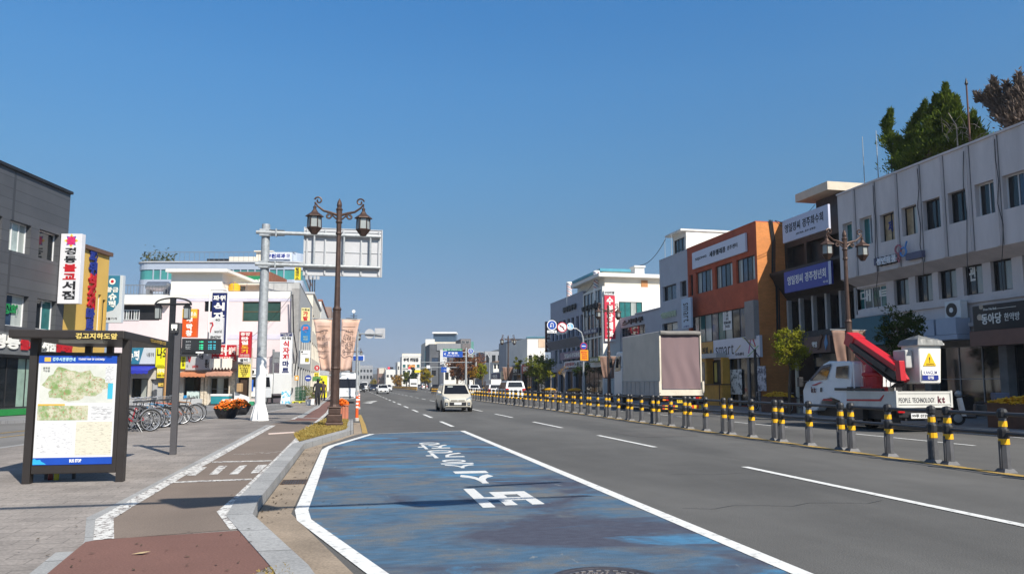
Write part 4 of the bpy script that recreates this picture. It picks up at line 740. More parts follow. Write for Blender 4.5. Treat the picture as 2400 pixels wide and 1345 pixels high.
# pink block: upper walls at depth 62, its shops stand forward at depth 54
fp = facing(62.0); fq = facing(54.0); Q = fp.rect
LIL = M('lilac_band', (.56, .53, .62), .85, var=.12, scale=1)
zr = fp.px(600, 684)[1]; xw0, xw1, xe = fp.px(397, 750)[0], fp.px(684, 750)[0], fp.px(701, 750)[0]
dkw = M('dark_green_pane', (.035, .075, .065), .2, var=.3, scale=.7, spec=.5)
wA = (*Q(569, 707, 657, 753), M('bronze_frame', (.20, .13, .06), .5), dkw, 2, 2); wB = (*Q(480, 702, 497, 730), DFR, GLASS, 2, 1)
PK = bld('pink_block', 'pale pink rendered block with white upper storey above a row of small shops', fp, xw0, xw1, zr, 18, PINKW, [wA, wB], rev=.15, skew=math.tan(A))
part(PK, 'white_band', WHITEW, lambda m_: m_.fbox(fp, xw0, xw1, fp.px(600, 699)[1], zr + .02, .0, .04)); part(PK, 'lilac_band', LIL, lambda m_: (m_.fbox(fp, xw0, xw1, fp.px(600, 706)[1], fp.px(600, 699)[1] - .005, .0, .03), m_.fbox(fp, fp.px(520, 790)[0], xw1, fp.px(600, 795)[1], fp.px(600, 784)[1], .0, .03)))
q = Q(403, 640, 520, 700); part(PK, 'white_upper_wall', WHITEW, lambda m_: m_.fbox(fp, q[0], q[1], zr - .3, q[3], -8, .06)); part(PK, 'roof_slab', WHITEW, lambda m_: (m_.fbox(fp, fp.px(397, 638)[0], fp.px(540, 638)[0], q[3], q[3] + .25, -8.5, .7), m_.fbox(fp, fp.px(375, 632)[0], fp.px(480, 632)[0], q[3] + .35, q[3] + .6, -12, -7)))
part(PK, 'stair_hut', CREAMW, lambda m_: (m_.fbox(fp, *Q(545, 662, 580, 684)[:2], zr, fp.px(560, 660)[1], -6, -3), m_.fbox(fp, fp.px(528, 655)[0], fp.px(588, 655)[0], fp.px(560, 660)[1], fp.px(560, 655)[1], -6.5, -2)))
part(PK, 'corner_pilaster', M('grey_tile_pilaster', (.30, .29, .28), .7, var=.25, scale=1.5), lambda m_: m_.fbox(fp, xw1, xe, 3.2, zr + .25, -.2, .25))
def railing(root, f, a0, a1, z0, h, c, mt, step=.25):
    mb = MB(); mb.fbox(f, a0, a1, z0 + h, z0 + h + .06, c - .03, c + .03); mb.fbox(f, a0, a1, z0 + .1, z0 + .14, c - .02, c + .02); k = a0
    while k < a1: mb.fbox(f, k - .015, k + .015, z0 + .14, z0 + h, c - .015, c + .015); k += step
    mb.build('railing', mt, root)
railing(PK, fp, fp.px(512, 680)[0], xw1, zr, .75, -.3, GREYMETAL, 1.1)
# terrace wing at the left
xa, xb = fp.px(255, 750)[0], xw0 - .02; ztw = fp.px(340, 700)[1]; zo0, zo1 = fp.px(340, 750)[1], fp.px(340, 716)[1]
TW = bld('terrace_wing', 'low white wing with open verandah and roof railing left of the pink block', fp, xa, xb, ztw, 16, PINKW, [], rev=.4)
part(TW, 'cornice', WHITEW, lambda m_: m_.fbox(fp, xa, xb + .02, zo1 + .05, ztw + .25, -.2, .6)); part(TW, 'verandah_opening', BLACK, lambda m_: m_.fbox(fp, xa, xb - .8, zo0, zo1, .01, .03))
window(TW, fp, xa + 1.2, xb - 2.4, zo0, zo1 - .35, .06, WFR, GLASS, 6, 1, name='verandah_window', panes=[GLASS, PALEPANE, GLASS, GLASS, PALEPANE, GLASS]); railing(TW, fp, xa, xb, ztw + .25, .8, .2, GREYMETAL)
q = Q(316, 663, 373, 680); tk = thing('water_tank', 'horizontal stainless steel water tank on the terrace roof', 'tank', fp.p((q[0] + q[1]) / 2, ztw + .25, -2)); STEEL = M('stainless', (.55, .56, .57), .3, .9, var=.15)
mb = MB(); zc = (q[2] + q[3]) / 2 + .25; mb.tube([fp.p(q[0], zc, -2), fp.p(q[0] + .15, zc, -2), fp.p(q[1] - .15, zc, -2), fp.p(q[1], zc, -2)], [.25, .42, .42, .25], 18); mb.build('tank', STEEL, tk, smooth=False); part(tk, 'cradle', GREYMETAL, lambda m_: (m_.fbox(fp, q[0] + .2, q[0] + .4, ztw, zc - .3, -2.4, -1.6), m_.fbox(fp, q[1] - .4, q[1] - .2, ztw, zc - .3, -2.4, -1.6)))
q = Q(521, 658, 547, 684); tk = thing('water_tank', 'yellow plastic water tank on the pink block roof', 'tank', fp.p((q[0] + q[1]) / 2, zr, -1.5)); mb = MB(); c = fp.p((q[0] + q[1]) / 2, zr, -1.5); R0 = (q[1] - q[0]) / 2; hh = q[3] - zr
mb.lathe([(R0 * .96, 0), (R0, hh * .3), (R0 * .97, hh * .33), (R0, hh * .6), (R0 * .97, hh * .63), (R0 * .98, hh * .78), (R0 * .6, hh * .95), (R0 * .2, hh)], c, 20); mb.build('drum', M('tank_yellow', (.72, .38, .02), .5, var=.08), tk); part(tk, 'lid', M('tank_yellow', (1, 1, 1)), lambda m_: m_.cyl(c + UP * hh, c + UP * (hh + .08), R0 * .22, R0 * .22, 12))
# shops annex
ax0, ax1 = fq.px(290, 900)[0], fq.px(590, 900)[0]; za = fq.px(450, 868)[1]; zan = fq.px(450, 815)[1]; A2 = lambda x: fq.px(x, 910)[0]
wn = [(A2(306), A2(346), .5, za - .55, DFR, [GLASS, PALEPANE], 2, 1), (A2(352), A2(384), .2, za - .6, GREYMETAL, M('grey_door', (.34, .35, .37), .5, var=.06), 1, 1), (A2(430), A2(470), .6, za - .35, DFR, [M('shop_dusk', (.03, .04, .04), .15, var=.5), GLASS], 2, 1), (A2(491), A2(535), .45, za - .5, GREYMETAL, [GLASS, PALEPANE, GLASS], 3, 2), (A2(557), A2(583), .2, za - .35, DFR, M('brown_dusk', (.05, .03, .02), .6, var=.5), 1, 1)]
AN = bld('shop_row', 'row of small low shopfronts with awnings in front of the pink block', fq, ax0, ax1, zan, 7.5, M('annex_wall', (.50, .46, .40), .85, var=.18, scale=.8), wn, rev=.3, skew=.36)
part(AN, 'peeling_post', M('peeling_cream', (.55, .48, .38), .8, var=.4, scale=6), lambda m_: m_.fbox(fq, A2(472), A2(479), .1, za - .1, .01, .15))
for x0_, x1_ in ((481, 487), (538, 552), (392, 401)): part(AN, 'peeling_post', MATS['peeling_cream'], lambda m_: m_.fbox(fq, A2(x0_), A2(x1_), .1, za - .1, .01, .15))
part(AN, 'sill', GREYBOARD, lambda m_: m_.fbox(fq, A2(428), A2(478), .1, .55, .01, .3)); part(AN, 'sill', GREYBOARD, lambda m_: m_.fbox(fq, A2(306), A2(347), .1, .48, .01, .1))
def awning(label, x0, x1, y0, y1, out, mt, flap=.22, f=fq, scal=0, cv=.0, grp=None):
    a0, z1 = f.px(x0, y0, cv); a1, z0_ = f.px(x1, y1, cv); t = thing('awning', label, 'awning', f.p((a0 + a1) / 2, z0_, cv), 0, grp); mb = MB(); n_ = max(4, int((a1 - a0) / .28)) if not scal else scal
    zf = z0_ + flap; t_ = .03
    mb.hexa([f.p(a0, zf, cv + out), f.p(a1, zf, cv + out), f.p(a1, z1, cv), f.p(a0, z1, cv)], [f.p(a0, zf + t_, cv + out), f.p(a1, zf + t_, cv + out), f.p(a1, z1 + t_, cv), f.p(a0, z1 + t_, cv)]); mb.build('canopy', mt, t); mb = MB()
    for k in range(n_):
        u0, u1 = a0 + (a1 - a0) * k / n_, a0 + (a1 - a0) * (k + 1) / n_; mb.fpoly(f, [(u0, zf - flap * .75), ((u0 + u1) / 2, zf - flap), (u1, zf - flap * .75), (u1, zf), (u0, zf)], cv + out - .01, cv + out + .012)
    mb.build('valance', mt, t); return t
awning('bright blue canvas awning over the shop left of the grey door', 300, 367, 858, 877, 1.3, M('blue_canvas', (.02, .03, .35), .7, var=.15, scale=1.5)); awning('orange brown awning over the phone shop window', 427, 497, 872, 884, 1.0, M('orange_canvas', (.50, .19, .09), .7, var=.12), .18); awning('faded terracotta awning under the scalloped white one', 497, 556, 866, 882, 1.1, M('terracotta_canvas', (.46, .24, .17), .7, var=.15), .2)
awning('white awning with large scalloped drapes under the red plumbing sign', 500, 552, 846, 867, .7, M('white_canvas', (.72, .68, .60), .7, var=.1), .75, scal=7, cv=.1)
def sgn(label, x0, y0, x1, y1, f, board, texts, c=.05, th=.12, **k): return sign(label, f, f.rect(x0, y0, x1, y1, c + th), c, th, board, texts=texts, **k)
fs2 = facing(52.6)
s1 = sgn('orange vertical grill house sign with yellow top by the double lantern', 428, 724, 460, 790, fs2, M('orange_red_board', (.62, .09, .015), .4), [('#', M('amber_board', (.68, .42, .04), .4), (0, 1, .68, 1)), ('생\n막\n창', IVORY, (.28, .72, .04, .70), .05), ('황소', IVORY, (.5, .95, .74, .9), .03)], 0, .3)
t = sgn('navy vertical food store sign in a rounded white tube frame', 498, 686, 527, 806, fs2, NAVY, [('파워', IVORY, (.08, .92, .84, .95), .04), ('식', IVORY, (.12, .88, .65, .81), .05), ('자', IVORY, (.12, .88, .46, .62), .05), ('재\n마\n트', IVORY, (.2, .8, .02, .42), .05)], 0, .3)
r = fs2.rect(498, 686, 527, 806); mb = MB(); mb.tube([fs2.p(r[0] - .12, r[2] - .8, .15), fs2.p(r[0] - .12, r[3] + .05, .15), fs2.p(r[0] - .02, r[3] + .2, .15), fs2.p(r[1] + .02, r[3] + .2, .15), fs2.p(r[1] + .14, r[3] + .05, .15), fs2.p(r[1] + .14, r[2] - .8, .15)], .05, 6); mb.build('tube_frame', WHITE, t)
fs3 = facing(51.6); s3 = sgn('white vertical telecom sign with red ribbon mark before the navy sign', 492, 744, 521, 802, fs3, M('telecom_white', (.62, .62, .63), .4), [('4G', INK, (.42, .75, .86, .95), .02), ('world', INK, (.38, .92, .38, .50), .01), ('SHOW', INK, (.1, .9, .16, .26), .04)], 0, .25)
r = fs3.rect(492, 744, 521, 802); w_, h_ = r[1] - r[0], r[3] - r[2]; mb = MB(); mb.tube([fs3.p(r[0] + w_ * .12, r[2] + h_ * .76, .27), fs3.p(r[0] + w_ * .32, r[2] + h_ * .78, .27), fs3.p(r[0] + w_ * .36, r[2] + h_ * .68, .27), fs3.p(r[0] + w_ * .24, r[2] + h_ * .56, .27), fs3.p(r[0] + w_ * .2, r[2] + h_ * .38, .27)], [.03, .045, .05, .04, .02], 5); mb.build('ribbon_mark', REDINK, s3)
s = sgn('red vertical tile shop sign with white and yellow letters', 561, 777, 587, 838, fs2, REDBOARD, [('중앙', IVORY, (.12, .9, .84, .97), .03), ('타\n일', IVORY, (.2, .8, .50, .80), .05), ('도\n기', M('amber_ink', (.75, .40, .03), .5), (.2, .8, .17, .48), .05), ('749-8405\n773-0470', IVORY, (.1, .9, .03, .13), .0)], 0, .25)
part(s, 'white_foot', WBOARD, lambda m_: m_.fbox(fs2, *fs2.rect(561, 838, 587, 848), 0, .25)); letters(s, '설비', fs2, fs2.rect(565, 840, 583, 847), INK, .252, .03)
sgn('red slanting plumbing signboard over the scalloped awning', 497, 808, 552, 846, fq, REDBOARD, [('종합건축·설비', IVORY, (.02, .97, .42, .88), .03), ('743-1010 773-0003', IVORY, (.06, .92, .12, .26), .02)], .1, .15)
sgn('yellow plastic repair list sign with small black words', 559, 853, 586, 884, fs2, M('list_yellow', (.75, .60, .08), .4), [('전기광열식품', INK, (.06, .95, .84, .96), .02), ('전기온수기\n누수탐지\n수도배관\n하수구\n변기', INK, (.1, .9, .06, .78), .02)], 0, .08)
s4 = sgn('white phone shop signboard with brush lettering above the orange awning', 436, 826, 497, 867, fq, GREYBOARD, [('통신', INK, (.72, .95, .14, .62), .03), ('나눔', INK, (.5, .66, .62, .95), .03), ('더', INK, (.05, .09, .14, .3), .0), ('올레전화', REDINK, (.26, .48, .12, .28), .02)], .06, .15)
r = fq.rect(436, 826, 497, 867); w_, h_ = r[1] - r[0], r[3] - r[2]; mb = MB(); mb.tube([fq.p(r[0] + w_ * .12, r[2] + h_ * .95, .23), fq.p(r[0] + w_ * .18, r[2] + h_ * .5, .23), fq.p(r[0] + w_ * .2, r[2] + h_ * .45, .23), fq.p(r[0] + w_ * .25, r[2] + h_ * .9, .23)], .035, 5); mb.build('ribbon_mark', REDINK, s4)
LEMON = M('lemon_board', (.72, .68, .02), .4, var=.05)
sgn('lemon yellow noodle shop signboard with black letters and a bowl', 366, 814, 396, 860, fq, LEMON, [('나오', INK, (.1, .9, .45, .98), .03), ('OPEN 24', INK, (.1, .9, .04, .1), .0)], .06, .15); s5 = sgn('small yellow panel under the lemon noodle signboard', 368, 862, 395, 885, fq, M('warm_yellow', (.76, .62, .03), .4), [('단무지오뎅', IVORY, (.05, .95, .5, .92), .03), ('1000-1500원', INK, (.05, .95, .1, .4), .02)], .06, .12)
sgn('narrow lemon sign right of the grey pole with small letters', 418, 835, 435, 864, fq, LEMON, [('전\n문\n점', INK, (.5, .85, .2, .95), .02)], .06, .12); s6 = sgn('teal and grey supermarket fascia behind the bus shelter', 296, 815, 362, 853, fq, PALEB, [('슈퍼', IVORY, (.05, .46, .2, .85), .04), ('나들가게', INK, (.72, .96, .45, .7), .0)], .06, .15)
r = fq.rect(296, 815, 362, 853); w_, h_ = r[1] - r[0], r[3] - r[2]; mb = MB(); mb.fpoly(fq, [(r[0], r[2]), (r[0] + w_ * .52, r[2]), (r[0] + w_ * .66, r[3]), (r[0], r[3])], .2, .2115); mb.build('teal_field', TEALB, s6)
sgn('blue and white shop menu panel in the phone shop window', 438, 916, 466, 946, fq, M('pale_mint_board', (.52, .62, .60), .4), [('신용 ㅣ 12 ( 요금', INK, (.05, .95, .38, .68), .03), ('일시불 가입', INK, (.1, .9, .12, .2), .0)], .02, .05, cat='notice'); sgn('blue upright panel left of the pale window notice', 430, 926, 437, 950, fq, M('sky_panel', (.02, .22, .5), .4), [], .02, .06, cat='notice'); sgn('small yellow note on the grey shop door', 371, 896, 386, 905, fq, M('note_yellow', (.68, .48, .10), .5), [('안내', INK, (.4, .7, .2, .45), .02)], -.2, .03, cat='notice')
# mart sign on poles before the pink wall
fm = facing(60.5); q = fm.rect(660, 780, 684, 886); s = sign('tall white vertical food mart sign with red and navy letters on a pole', fm, q, 0, .3, M('mart_white', (.68, .68, .68), .4), texts=[('#', NAVY, (0, 1, .92, 1)), ('배달전문 대환영\n도매소매', IVORY, (.06, .94, .93, .99), .0), ('파워', INK, (.1, .92, .84, .91), .02), ('식\n자\n재', REDINK, (.24, .82, .40, .82), .04), ('마\n트', NAVY, (.24, .82, .12, .38), .05), ('#', NAVY, (0, 1, 0, .06)), ('대형마트', IVORY, (.2, .9, .01, .05), .0)])
part(s, 'pole', GREYMETAL, lambda m_: (m_.cyl(fm.p(q[0] - .55, .1, .1), fm.p(q[0] - .55, q[3] - 1.3, .1), .09, .09, 8), m_.fbox(fm, q[0] - .5, q[0], q[3] - 2.0, q[3] - 1.5, .05, .2), m_.fbox(fm, q[0] - .5, q[0], q[2] + 1.2, q[2] + 1.6, .05, .2)))
# green glass building behind
fg = facing(92.0); xg0, xg1 = fg.px(345, 650)[0], fg.px(632, 650)[0]; zg = fg.px(500, 614)[1]; B_ = lambda y: fg.px(500, y)[1]
SILV = M('silver_panel', (.47, .52, .60), .4, .3, var=.06, scale=.5); GTEAL = M('green_glass', (.06, .25, .24), .12, var=.2, scale=.6, spec=.6)
GB = thing('glass_office_building', 'silver and green glass office block with rounded corners behind the pink block', 'building', fg.p((xg0 + xg1) / 2, 0, 0)); cR = (xg0 - fg.px(318, 650)[0]); 
def rounded(m_, z0, z1, infl=0.):
    pts = []
    xr = fg.px(704, 650)[0]
    for j in range(7): an = math.pi + math.pi / 2 * j / 6; pts.append((xg0 + (cR + infl) * math.cos(an), cR * 1.0 * (1 + math.sin(an)) * 1.0 - infl * 0 - (infl if j == 6 else 0)))
    pts = [(xg0 - cR - infl, 22)] + [(xg0 - (cR + infl) * math.cos(math.pi / 2 * j / 6), cR - (cR + infl) * math.sin(math.pi / 2 * j / 6)) for j in range(7)] + [(xr - cR * .7 + (cR * .7 + infl) * math.sin(math.pi / 2 * j / 6), cR * .7 - (cR * .7 + infl) * math.cos(math.pi / 2 * j / 6)) for j in range(7)] + [(xr - 22 * math.tan(A) + infl, 22)]
    P2 = [FW * 92 + RT * a + FW * d for a, d in pts]; m_.prism([(p.x, p.y) for p in P2], z0, z1)
for nm, mt, y0, y1, infl in (('lower_panel_band', SILV, 720, 655.2, .1), ('glass_band', GTEAL, 655, 632.2, 0), ('upper_panel_band', SILV, 632, 616.2, .1), ('parapet_rim', GREYBOARD, 616, 613, .25)): part(GB, nm, mt, lambda m_: rounded(m_, B_(y0) if y0 != 720 else -.05, B_(y1), infl))
mb = MB()
for x in range(326, 700, 17): a = fg.px(x, 640)[0]; mb.fbox(fg, a - .06, a + .06, B_(655), B_(632.2), .02, .12) if x > 345 and x < 680 else None
mb.build('mullion', SILV, GB)
railing(GB, fg, xg0, xg1 + 3, B_(613), 1.2, -.5, GREYMETAL, .6)
part(GB, 'roof_screen', BLACK, lambda m_: m_.fbox(fg, fg.px(462, 600)[0], fg.px(516, 600)[0], B_(613), B_(597), -4, -3)); part(GB, 'roof_house', CREAMW, lambda m_: (m_.fbox(fg, fg.px(516, 600)[0], fg.px(578, 600)[0], B_(613), B_(592), -9, -3), m_.fbox(fg, fg.px(578, 590)[0], fg.px(616, 590)[0], B_(613), B_(579), -10, -3.5), m_.fbox(fg, fg.px(574, 590)[0], fg.px(620, 590)[0], B_(579), B_(576.5), -10.5, -3.2)))
part(GB, 'roof_sign_drum', SILV, lambda m_: rounded_drum(m_)) if 0 else None
xr = fg.px(704, 600)[0]; mb = MB(); ad = fg.px(628, 600)[0]; mb.prism([(p.x, p.y) for p in [FW * (92 + d) + RT * a for a, d in [(ad, .2)] + [(xr - 2.2 + 2.2 * math.sin(k * .26), 2.4 - 2.2 * math.cos(k * .26)) for k in range(7)] + [(xr - 2, 8), (ad, 8)]]], B_(613), B_(590)); mb.build('roof_drum', SILV, GB)
sign('white rooftop surgery sign with blue letters on the glass office block', fg, fg.rect(622, 592, 681, 607, .1), -.15, .12, M('roof_sign_white', (.66, .68, .74), .4), texts=[('우린외과', BLUEINK, (.05, .78, .15, .85), .05), ('의원', BLUEINK, (.82, .95, .2, .85), .02)])
sign('green clinic sign with white letters on the brown brick behind the roof railing', facing(80), facing(80).rect(543, 647, 612, 679), .0, .2, M('clinic_green', (.02, .22, .09), .4), texts=[('서한의원', IVORY, (.1, .97, .1, .75), .04)])
f8 = facing(81); BB = bld('brown_brick_block', 'brown brick rooftop block carrying the green clinic sign', f8, f8.px(532, 660)[0], f8.px(633, 660)[0], f8.px(580, 637)[1], 6, seams(M('brown_brick', (.30, .12, .07), .85, var=.15), 'wall_y', (.3, .1), .012, .6))
f9 = facing(84); sign('yellow vertical health club sign on the glass office corner', f9, f9.rect(693, 628, 705, 657), 0, .4, M('yellow_vertical', (.72, .58, .03), .4), texts=[('현\n대\n헬\n스', INK, (.2, .8, .03, .97), .05)])
mb = MB()
for k in range(300):
    a = fg.px(rnd.uniform(323, 400), 605)[0]; z_ = B_(613) + abs(rnd.gauss(0, .7)); p = fg.p(a, z_, -rnd.uniform(.5, 2)); s_ = .22
    mb.poly([p + Vector((rnd.uniform(-s_, s_), rnd.uniform(-s_, s_), rnd.uniform(-s_, s_))) for _ in range(3)])
tag(mb.build('roof_planting', leafmat('roof_plants', (.05, .075, .03), (.13, .12, .05))), 'low dry shrubs along the roof edge of the glass office block', 'plants', kind='stuff')
# --- the main street's left frontage
fL = street_left(-4.4); AL = lambda x, y: fL.px(x, y)[0]
def lseg(name, label, x0, x1, yt, xt, mat, rows=(), D=5, **k):
    a0, a1 = AL(x0, yt), AL(x1, yt); zt_ = fL.px(xt, yt)[1]; n_ = max(2, int((a1 - a0) / 3.2)); wn = []
    for b0, b1, fm_, pn in rows: wn += [(a0 + (a1 - a0) * (i + .15) / n_, a0 + (a1 - a0) * (i + .85) / n_, b0, b1, fm_, pn, 2, 1) for i in range(n_)]
    return bld(name, label, fL, a0, a1, zt_, D, mat, wn, **k)
SEG1 = lseg('grey_frontage', 'pale grey commercial frontage joining the pink block along the main street', 701.5, 733, 690, 716, M('pale_frontage', (.40, .40, .39), .8, var=.15), [(4.4, 6.2, DFR, GLASS), (.4, 3, DFR, GLASS)], 3, parapet=.3)
SEG2 = lseg('cream_frontage', 'cream panelled frontage beyond the pale grey one', 733.5, 752, 712, 744, CREAMW, [(7.5, 9.3, DFR, GLASS), (4.4, 6.2, DFR, GLASS), (.4, 3, DFR, GLASS)], 4, cap=GREYBOARD)
SEG3 = lseg('white_frontage', 'white frontage half hidden behind the street lamp', 752.5, 775, 735, 764, WHITEW, [(7, 9, DFR, GLASS), (4.4, 6.2, DFR, GLASS), (.4, 3, DFR, GLASS)], 4, cap=M('brick_cap', (.3, .12, .08), .8))
SEG4 = lseg('brown_frontage', 'brown banded frontage behind the banners', 775.5, 800, 770, 790, M('brown_band_wall', (.25, .18, .15), .8, var=.2), [(4.4, 6.2, DFR, GLASS), (.4, 3, DFR, GLASS)], 4)
SEG5 = lseg('grey_far_frontage', 'distant grey frontage left of the white box truck', 800.5, 815, 812, 808, M('far_grey', (.35, .35, .35), .8, var=.2), [(4.4, 6.2, DFR, GLASS)], 4)
def perp(label, x0, y0, x1, y1, Y, board, texts, th=.25, **k): f = cross(Y); return sign(label, f, f.rect(x0, y0, x1, y1), 0, th, board, texts=texts, **k)
def YL(x): return AL(x, 850)
perp('cream vertical wig shop sign with red letters', 707, 722, 726, 753, 66, M('cream_sign', (.72, .64, .30), .4), [('미용실', INK, (.08, .95, .78, .95), .02), ('가\n발', REDINK, (.2, .8, .04, .74), .05)])
fY = cross(66); r = fY.rect(706, 760, 727, 803); R0 = (r[1] - r[0]) / 2; t = thing('flower_shop_sign', 'blue round topped flower shop sign with red lettering', 'sign', fY.p(r[0] + R0, r[2], 0)); mb = MB()
mb.fpoly(fY, [(r[0], r[2] + .15), (r[0] + .15, r[2]), (r[1] - .15, r[2]), (r[1], r[2] + .15)] + [(r[0] + R0 + R0 * math.cos(an), r[3] - R0 + R0 * math.sin(an)) for an in [math.pi * k / 12 for k in range(13)]], 0, .25); mb.build('board', M('sign_sky_blue', (.02, .17, .42), .4), t)
letters(t, '꽃', fY, (r[0] + R0 * .4, r[1] - R0 * .4, r[2] + (r[3] - r[2]) * .55, r[2] + (r[3] - r[2]) * .86), M('coral_ink', (.75, .12, .08), .5), .252, .08); letters(t, '예쁜꽃집\n772-0203', fY, (r[0] + .2, r[1] - .2, r[2] + .2, r[2] + (r[3] - r[2]) * .35), M('pale_yellow_ink', (.6, .65, .3), .5), .252, .0)
perp('white notice panel with black and yellow squares below the flower sign', 705, 821, 726, 853, 66, WBOARD, [('부동산 공인중개사', INK, (.12, .8, .7, .76), .0), ('#', INK, (.06, .26, .82, .95)), ('#', M('square_dark', (.10, .09, .02), .5), (.5, .92, .14, .44)), ('상담\n환영', M('yellow_ink', (.7, .55, .05), .5), (.56, .88, .18, .4), .02)])
t = thing('round_sign', 'red round sign on the left frontage beyond the white panel', 'sign', cross(80).p(*cross(80).px(743, 862))); f = cross(80); r = f.rect(737, 856, 749, 868); mb = MB(); mb.disc(f, (r[0] + r[1]) / 2, (r[2] + r[3]) / 2, (r[1] - r[0]) / 2, 0, .2); mb.build('board', REDBOARD, t); letters(t, '부산\n어묵', f, (r[0] + .15, r[1] - .15, r[2] + .12, r[3] - .12), IVORY, .202, .03)
perp('small yellow sign hanging under the red round one', 737, 873, 747, 885, 80, YELLOW, [('순대\n국밥', INK, (.15, .85, .1, .9), .03)]); f = cross(72); t = thing('round_sign', 'dark blue round shop sign low on the pale grey frontage', 'sign', f.p(*f.px(722, 886))); r = f.rect(715, 879, 730, 893); mb = MB(); mb.disc(f, (r[0] + r[1]) / 2, (r[2] + r[3]) / 2, (r[1] - r[0]) / 2, 0, .2); mb.build('board', M('round_navy', (.03, .06, .28), .4), t); mb = MB(); mb.fbox(f, r[0] + .1, r[1] - .1, (r[2] + r[3]) / 2 - .04, (r[2] + r[3]) / 2 + .05, .2, .21); mb.build('band', IVORY, t)
awning('green awning over the greengrocer stall on the main street', 733, 752, 883, 894, .8, M('green_canvas', (.08, .20, .05), .7), .3, cross(76)); f = cross(86); t = perp('tall bright yellow banner sign standing on the pavement', 749, 880, 766, 931, 86, M('vivid_yellow', (.80, .70, .02), .4), [('세\n일', INK, (.1, .4, .55, .9), .03)], .1); f = cross(64.5); perp('orange lantern box sign on the pale grey frontage corner', 691, 880, 700, 891, 64.5, M('lantern_orange', (.65, .30, .02), .4), [('쌀', IVORY, (.2, .8, .2, .8), .02)])
# ---------------------------------------------------------------- street furniture
BRONZE = M('bronze_brown', (.075, .046, .036), .5, .35, var=.3, scale=5)
def spiral(c, r0, turns, start, sgn, n=14, ax=Vector((1, 0, 0))):
    return [Vector(c) + ax * (r0 * (1 - .75 * k / n) * math.cos(start + sgn * turns * 2 * math.pi * k / n)) + UP * (r0 * (1 - .75 * k / n) * math.sin(start + sgn * turns * 2 * math.pi * k / n)) for k in range(n + 1)]
def lamp_post(label, loc, banners=True):
    t = thing('street_lamp', label, 'street lamp', loc, 0, 'double lantern street lamps')
    mb = MB(); 
    for s_, z0_, z1_ in ((.29, 0, .16), (.25, .16, .42), (.20, .42, .62), (.235, .62, .68)): mb.box(-s_, s_, -s_, s_, z0_, z1_)
    mb.build('pedestal', BRONZE, t, True, bevel=.03)
    mb = MB(); mb.lathe([(.18, .68), (.15, .75), (.14, 1.9), (.165, 1.95), (.14, 2.0), (.13, 3.9), (.155, 3.95), (.10, 4.05), (.085, 5.2), (.075, 6.5), (.11, 6.55), (.085, 6.62), (.085, 6.9), (.12, 6.95), (.09, 7.02), (.10, 7.35), (.12, 7.4), (.075, 7.47), (.09, 7.55), (.07, 7.66), (.01, 7.78)], n=10); mb.build('post', BRONZE, t, True)
    for sg in (-1, 1):
        mb = MB(); X = Vector((sg, 0, 0)); mb.tube([X * .06 + UP * 7.2, X * .3 + UP * 7.28, X * .52 + UP * 7.33, X * .72 + UP * 7.48, X * .82 + UP * 7.62] , [.05, .045, .04, .036, .034], 6); mb.tube(spiral(X * .70 + UP * 7.68, .14, 1.1, .2, 1, ax=X), [.03] * 15, 5)
        mb.tube(spiral(X * .36 + UP * 7.16, .12, 1.2, 1.2, 1, ax=X), [.035] * 15, 5); mb.tube([X * .08 + UP * 7.05, X * .25 + UP * 7.2], .03, 5); mb.cyl(X * .82 + UP * 7.62, X * .82 + UP * 7.45, .018, .018, 5); mb.build('arm', BRONZE, t, True)
        L = MB(); c = (sg * .82, 0, 6.72); L.lathe([(.02, .78), (.06, .74), (.05, .66), (.12, .55), (.30, .42), (.31, .39), (.22, .385), (.03, .385)][::-1], c, 6); L.lathe([(.045, -.22), (.10, -.21), (.235, 0), (.235, .02), (.10, .02)], c, 6)
        for k in range(6):
            an = 2 * math.pi * k / 6; p = Vector(c) + Vector((math.cos(an), math.sin(an), 0)) * .22; q_ = Vector(c) + Vector((math.cos(an), math.sin(an), 0)) * .235
            L.tube([p + UP * .385, q_, Vector(c) + Vector((math.cos(an), math.sin(an), 0)) * .07 - UP * .21], .016, 4)
        lo = L.build('lantern', BRONZE, t, True); g_ = MB(); g_.lathe([(.06, -.20), (.21, 0), (.205, .38), (.03, .385)], c, 6); g_.build('lamp_glass', LAMPGLASS, lo, True); lo['label'] = 'six sided lantern with flared roof'
    if banners:
        mb = MB()
        for z_ in (3.62, 1.72): mb.cyl((-.12, 0, z_), (.12, 0, z_), .18, .18, 8) if 0 else mb.tube([(-.85, 0, z_), (.85, 0, z_)] if z_ > 3 else [(-.35, 0, z_), (.35, 0, z_)], .018, 5)
        mb.build('banner_rod', GALV, t, True)
    return t
PEACH = M('peach_banner', (.50, .30, .21), .7, var=.22, scale=1.3, col2=(.62, .45, .38)); BROWNB = M('brown_banner', (.20, .12, .09), .7, var=.3, scale=1.5)
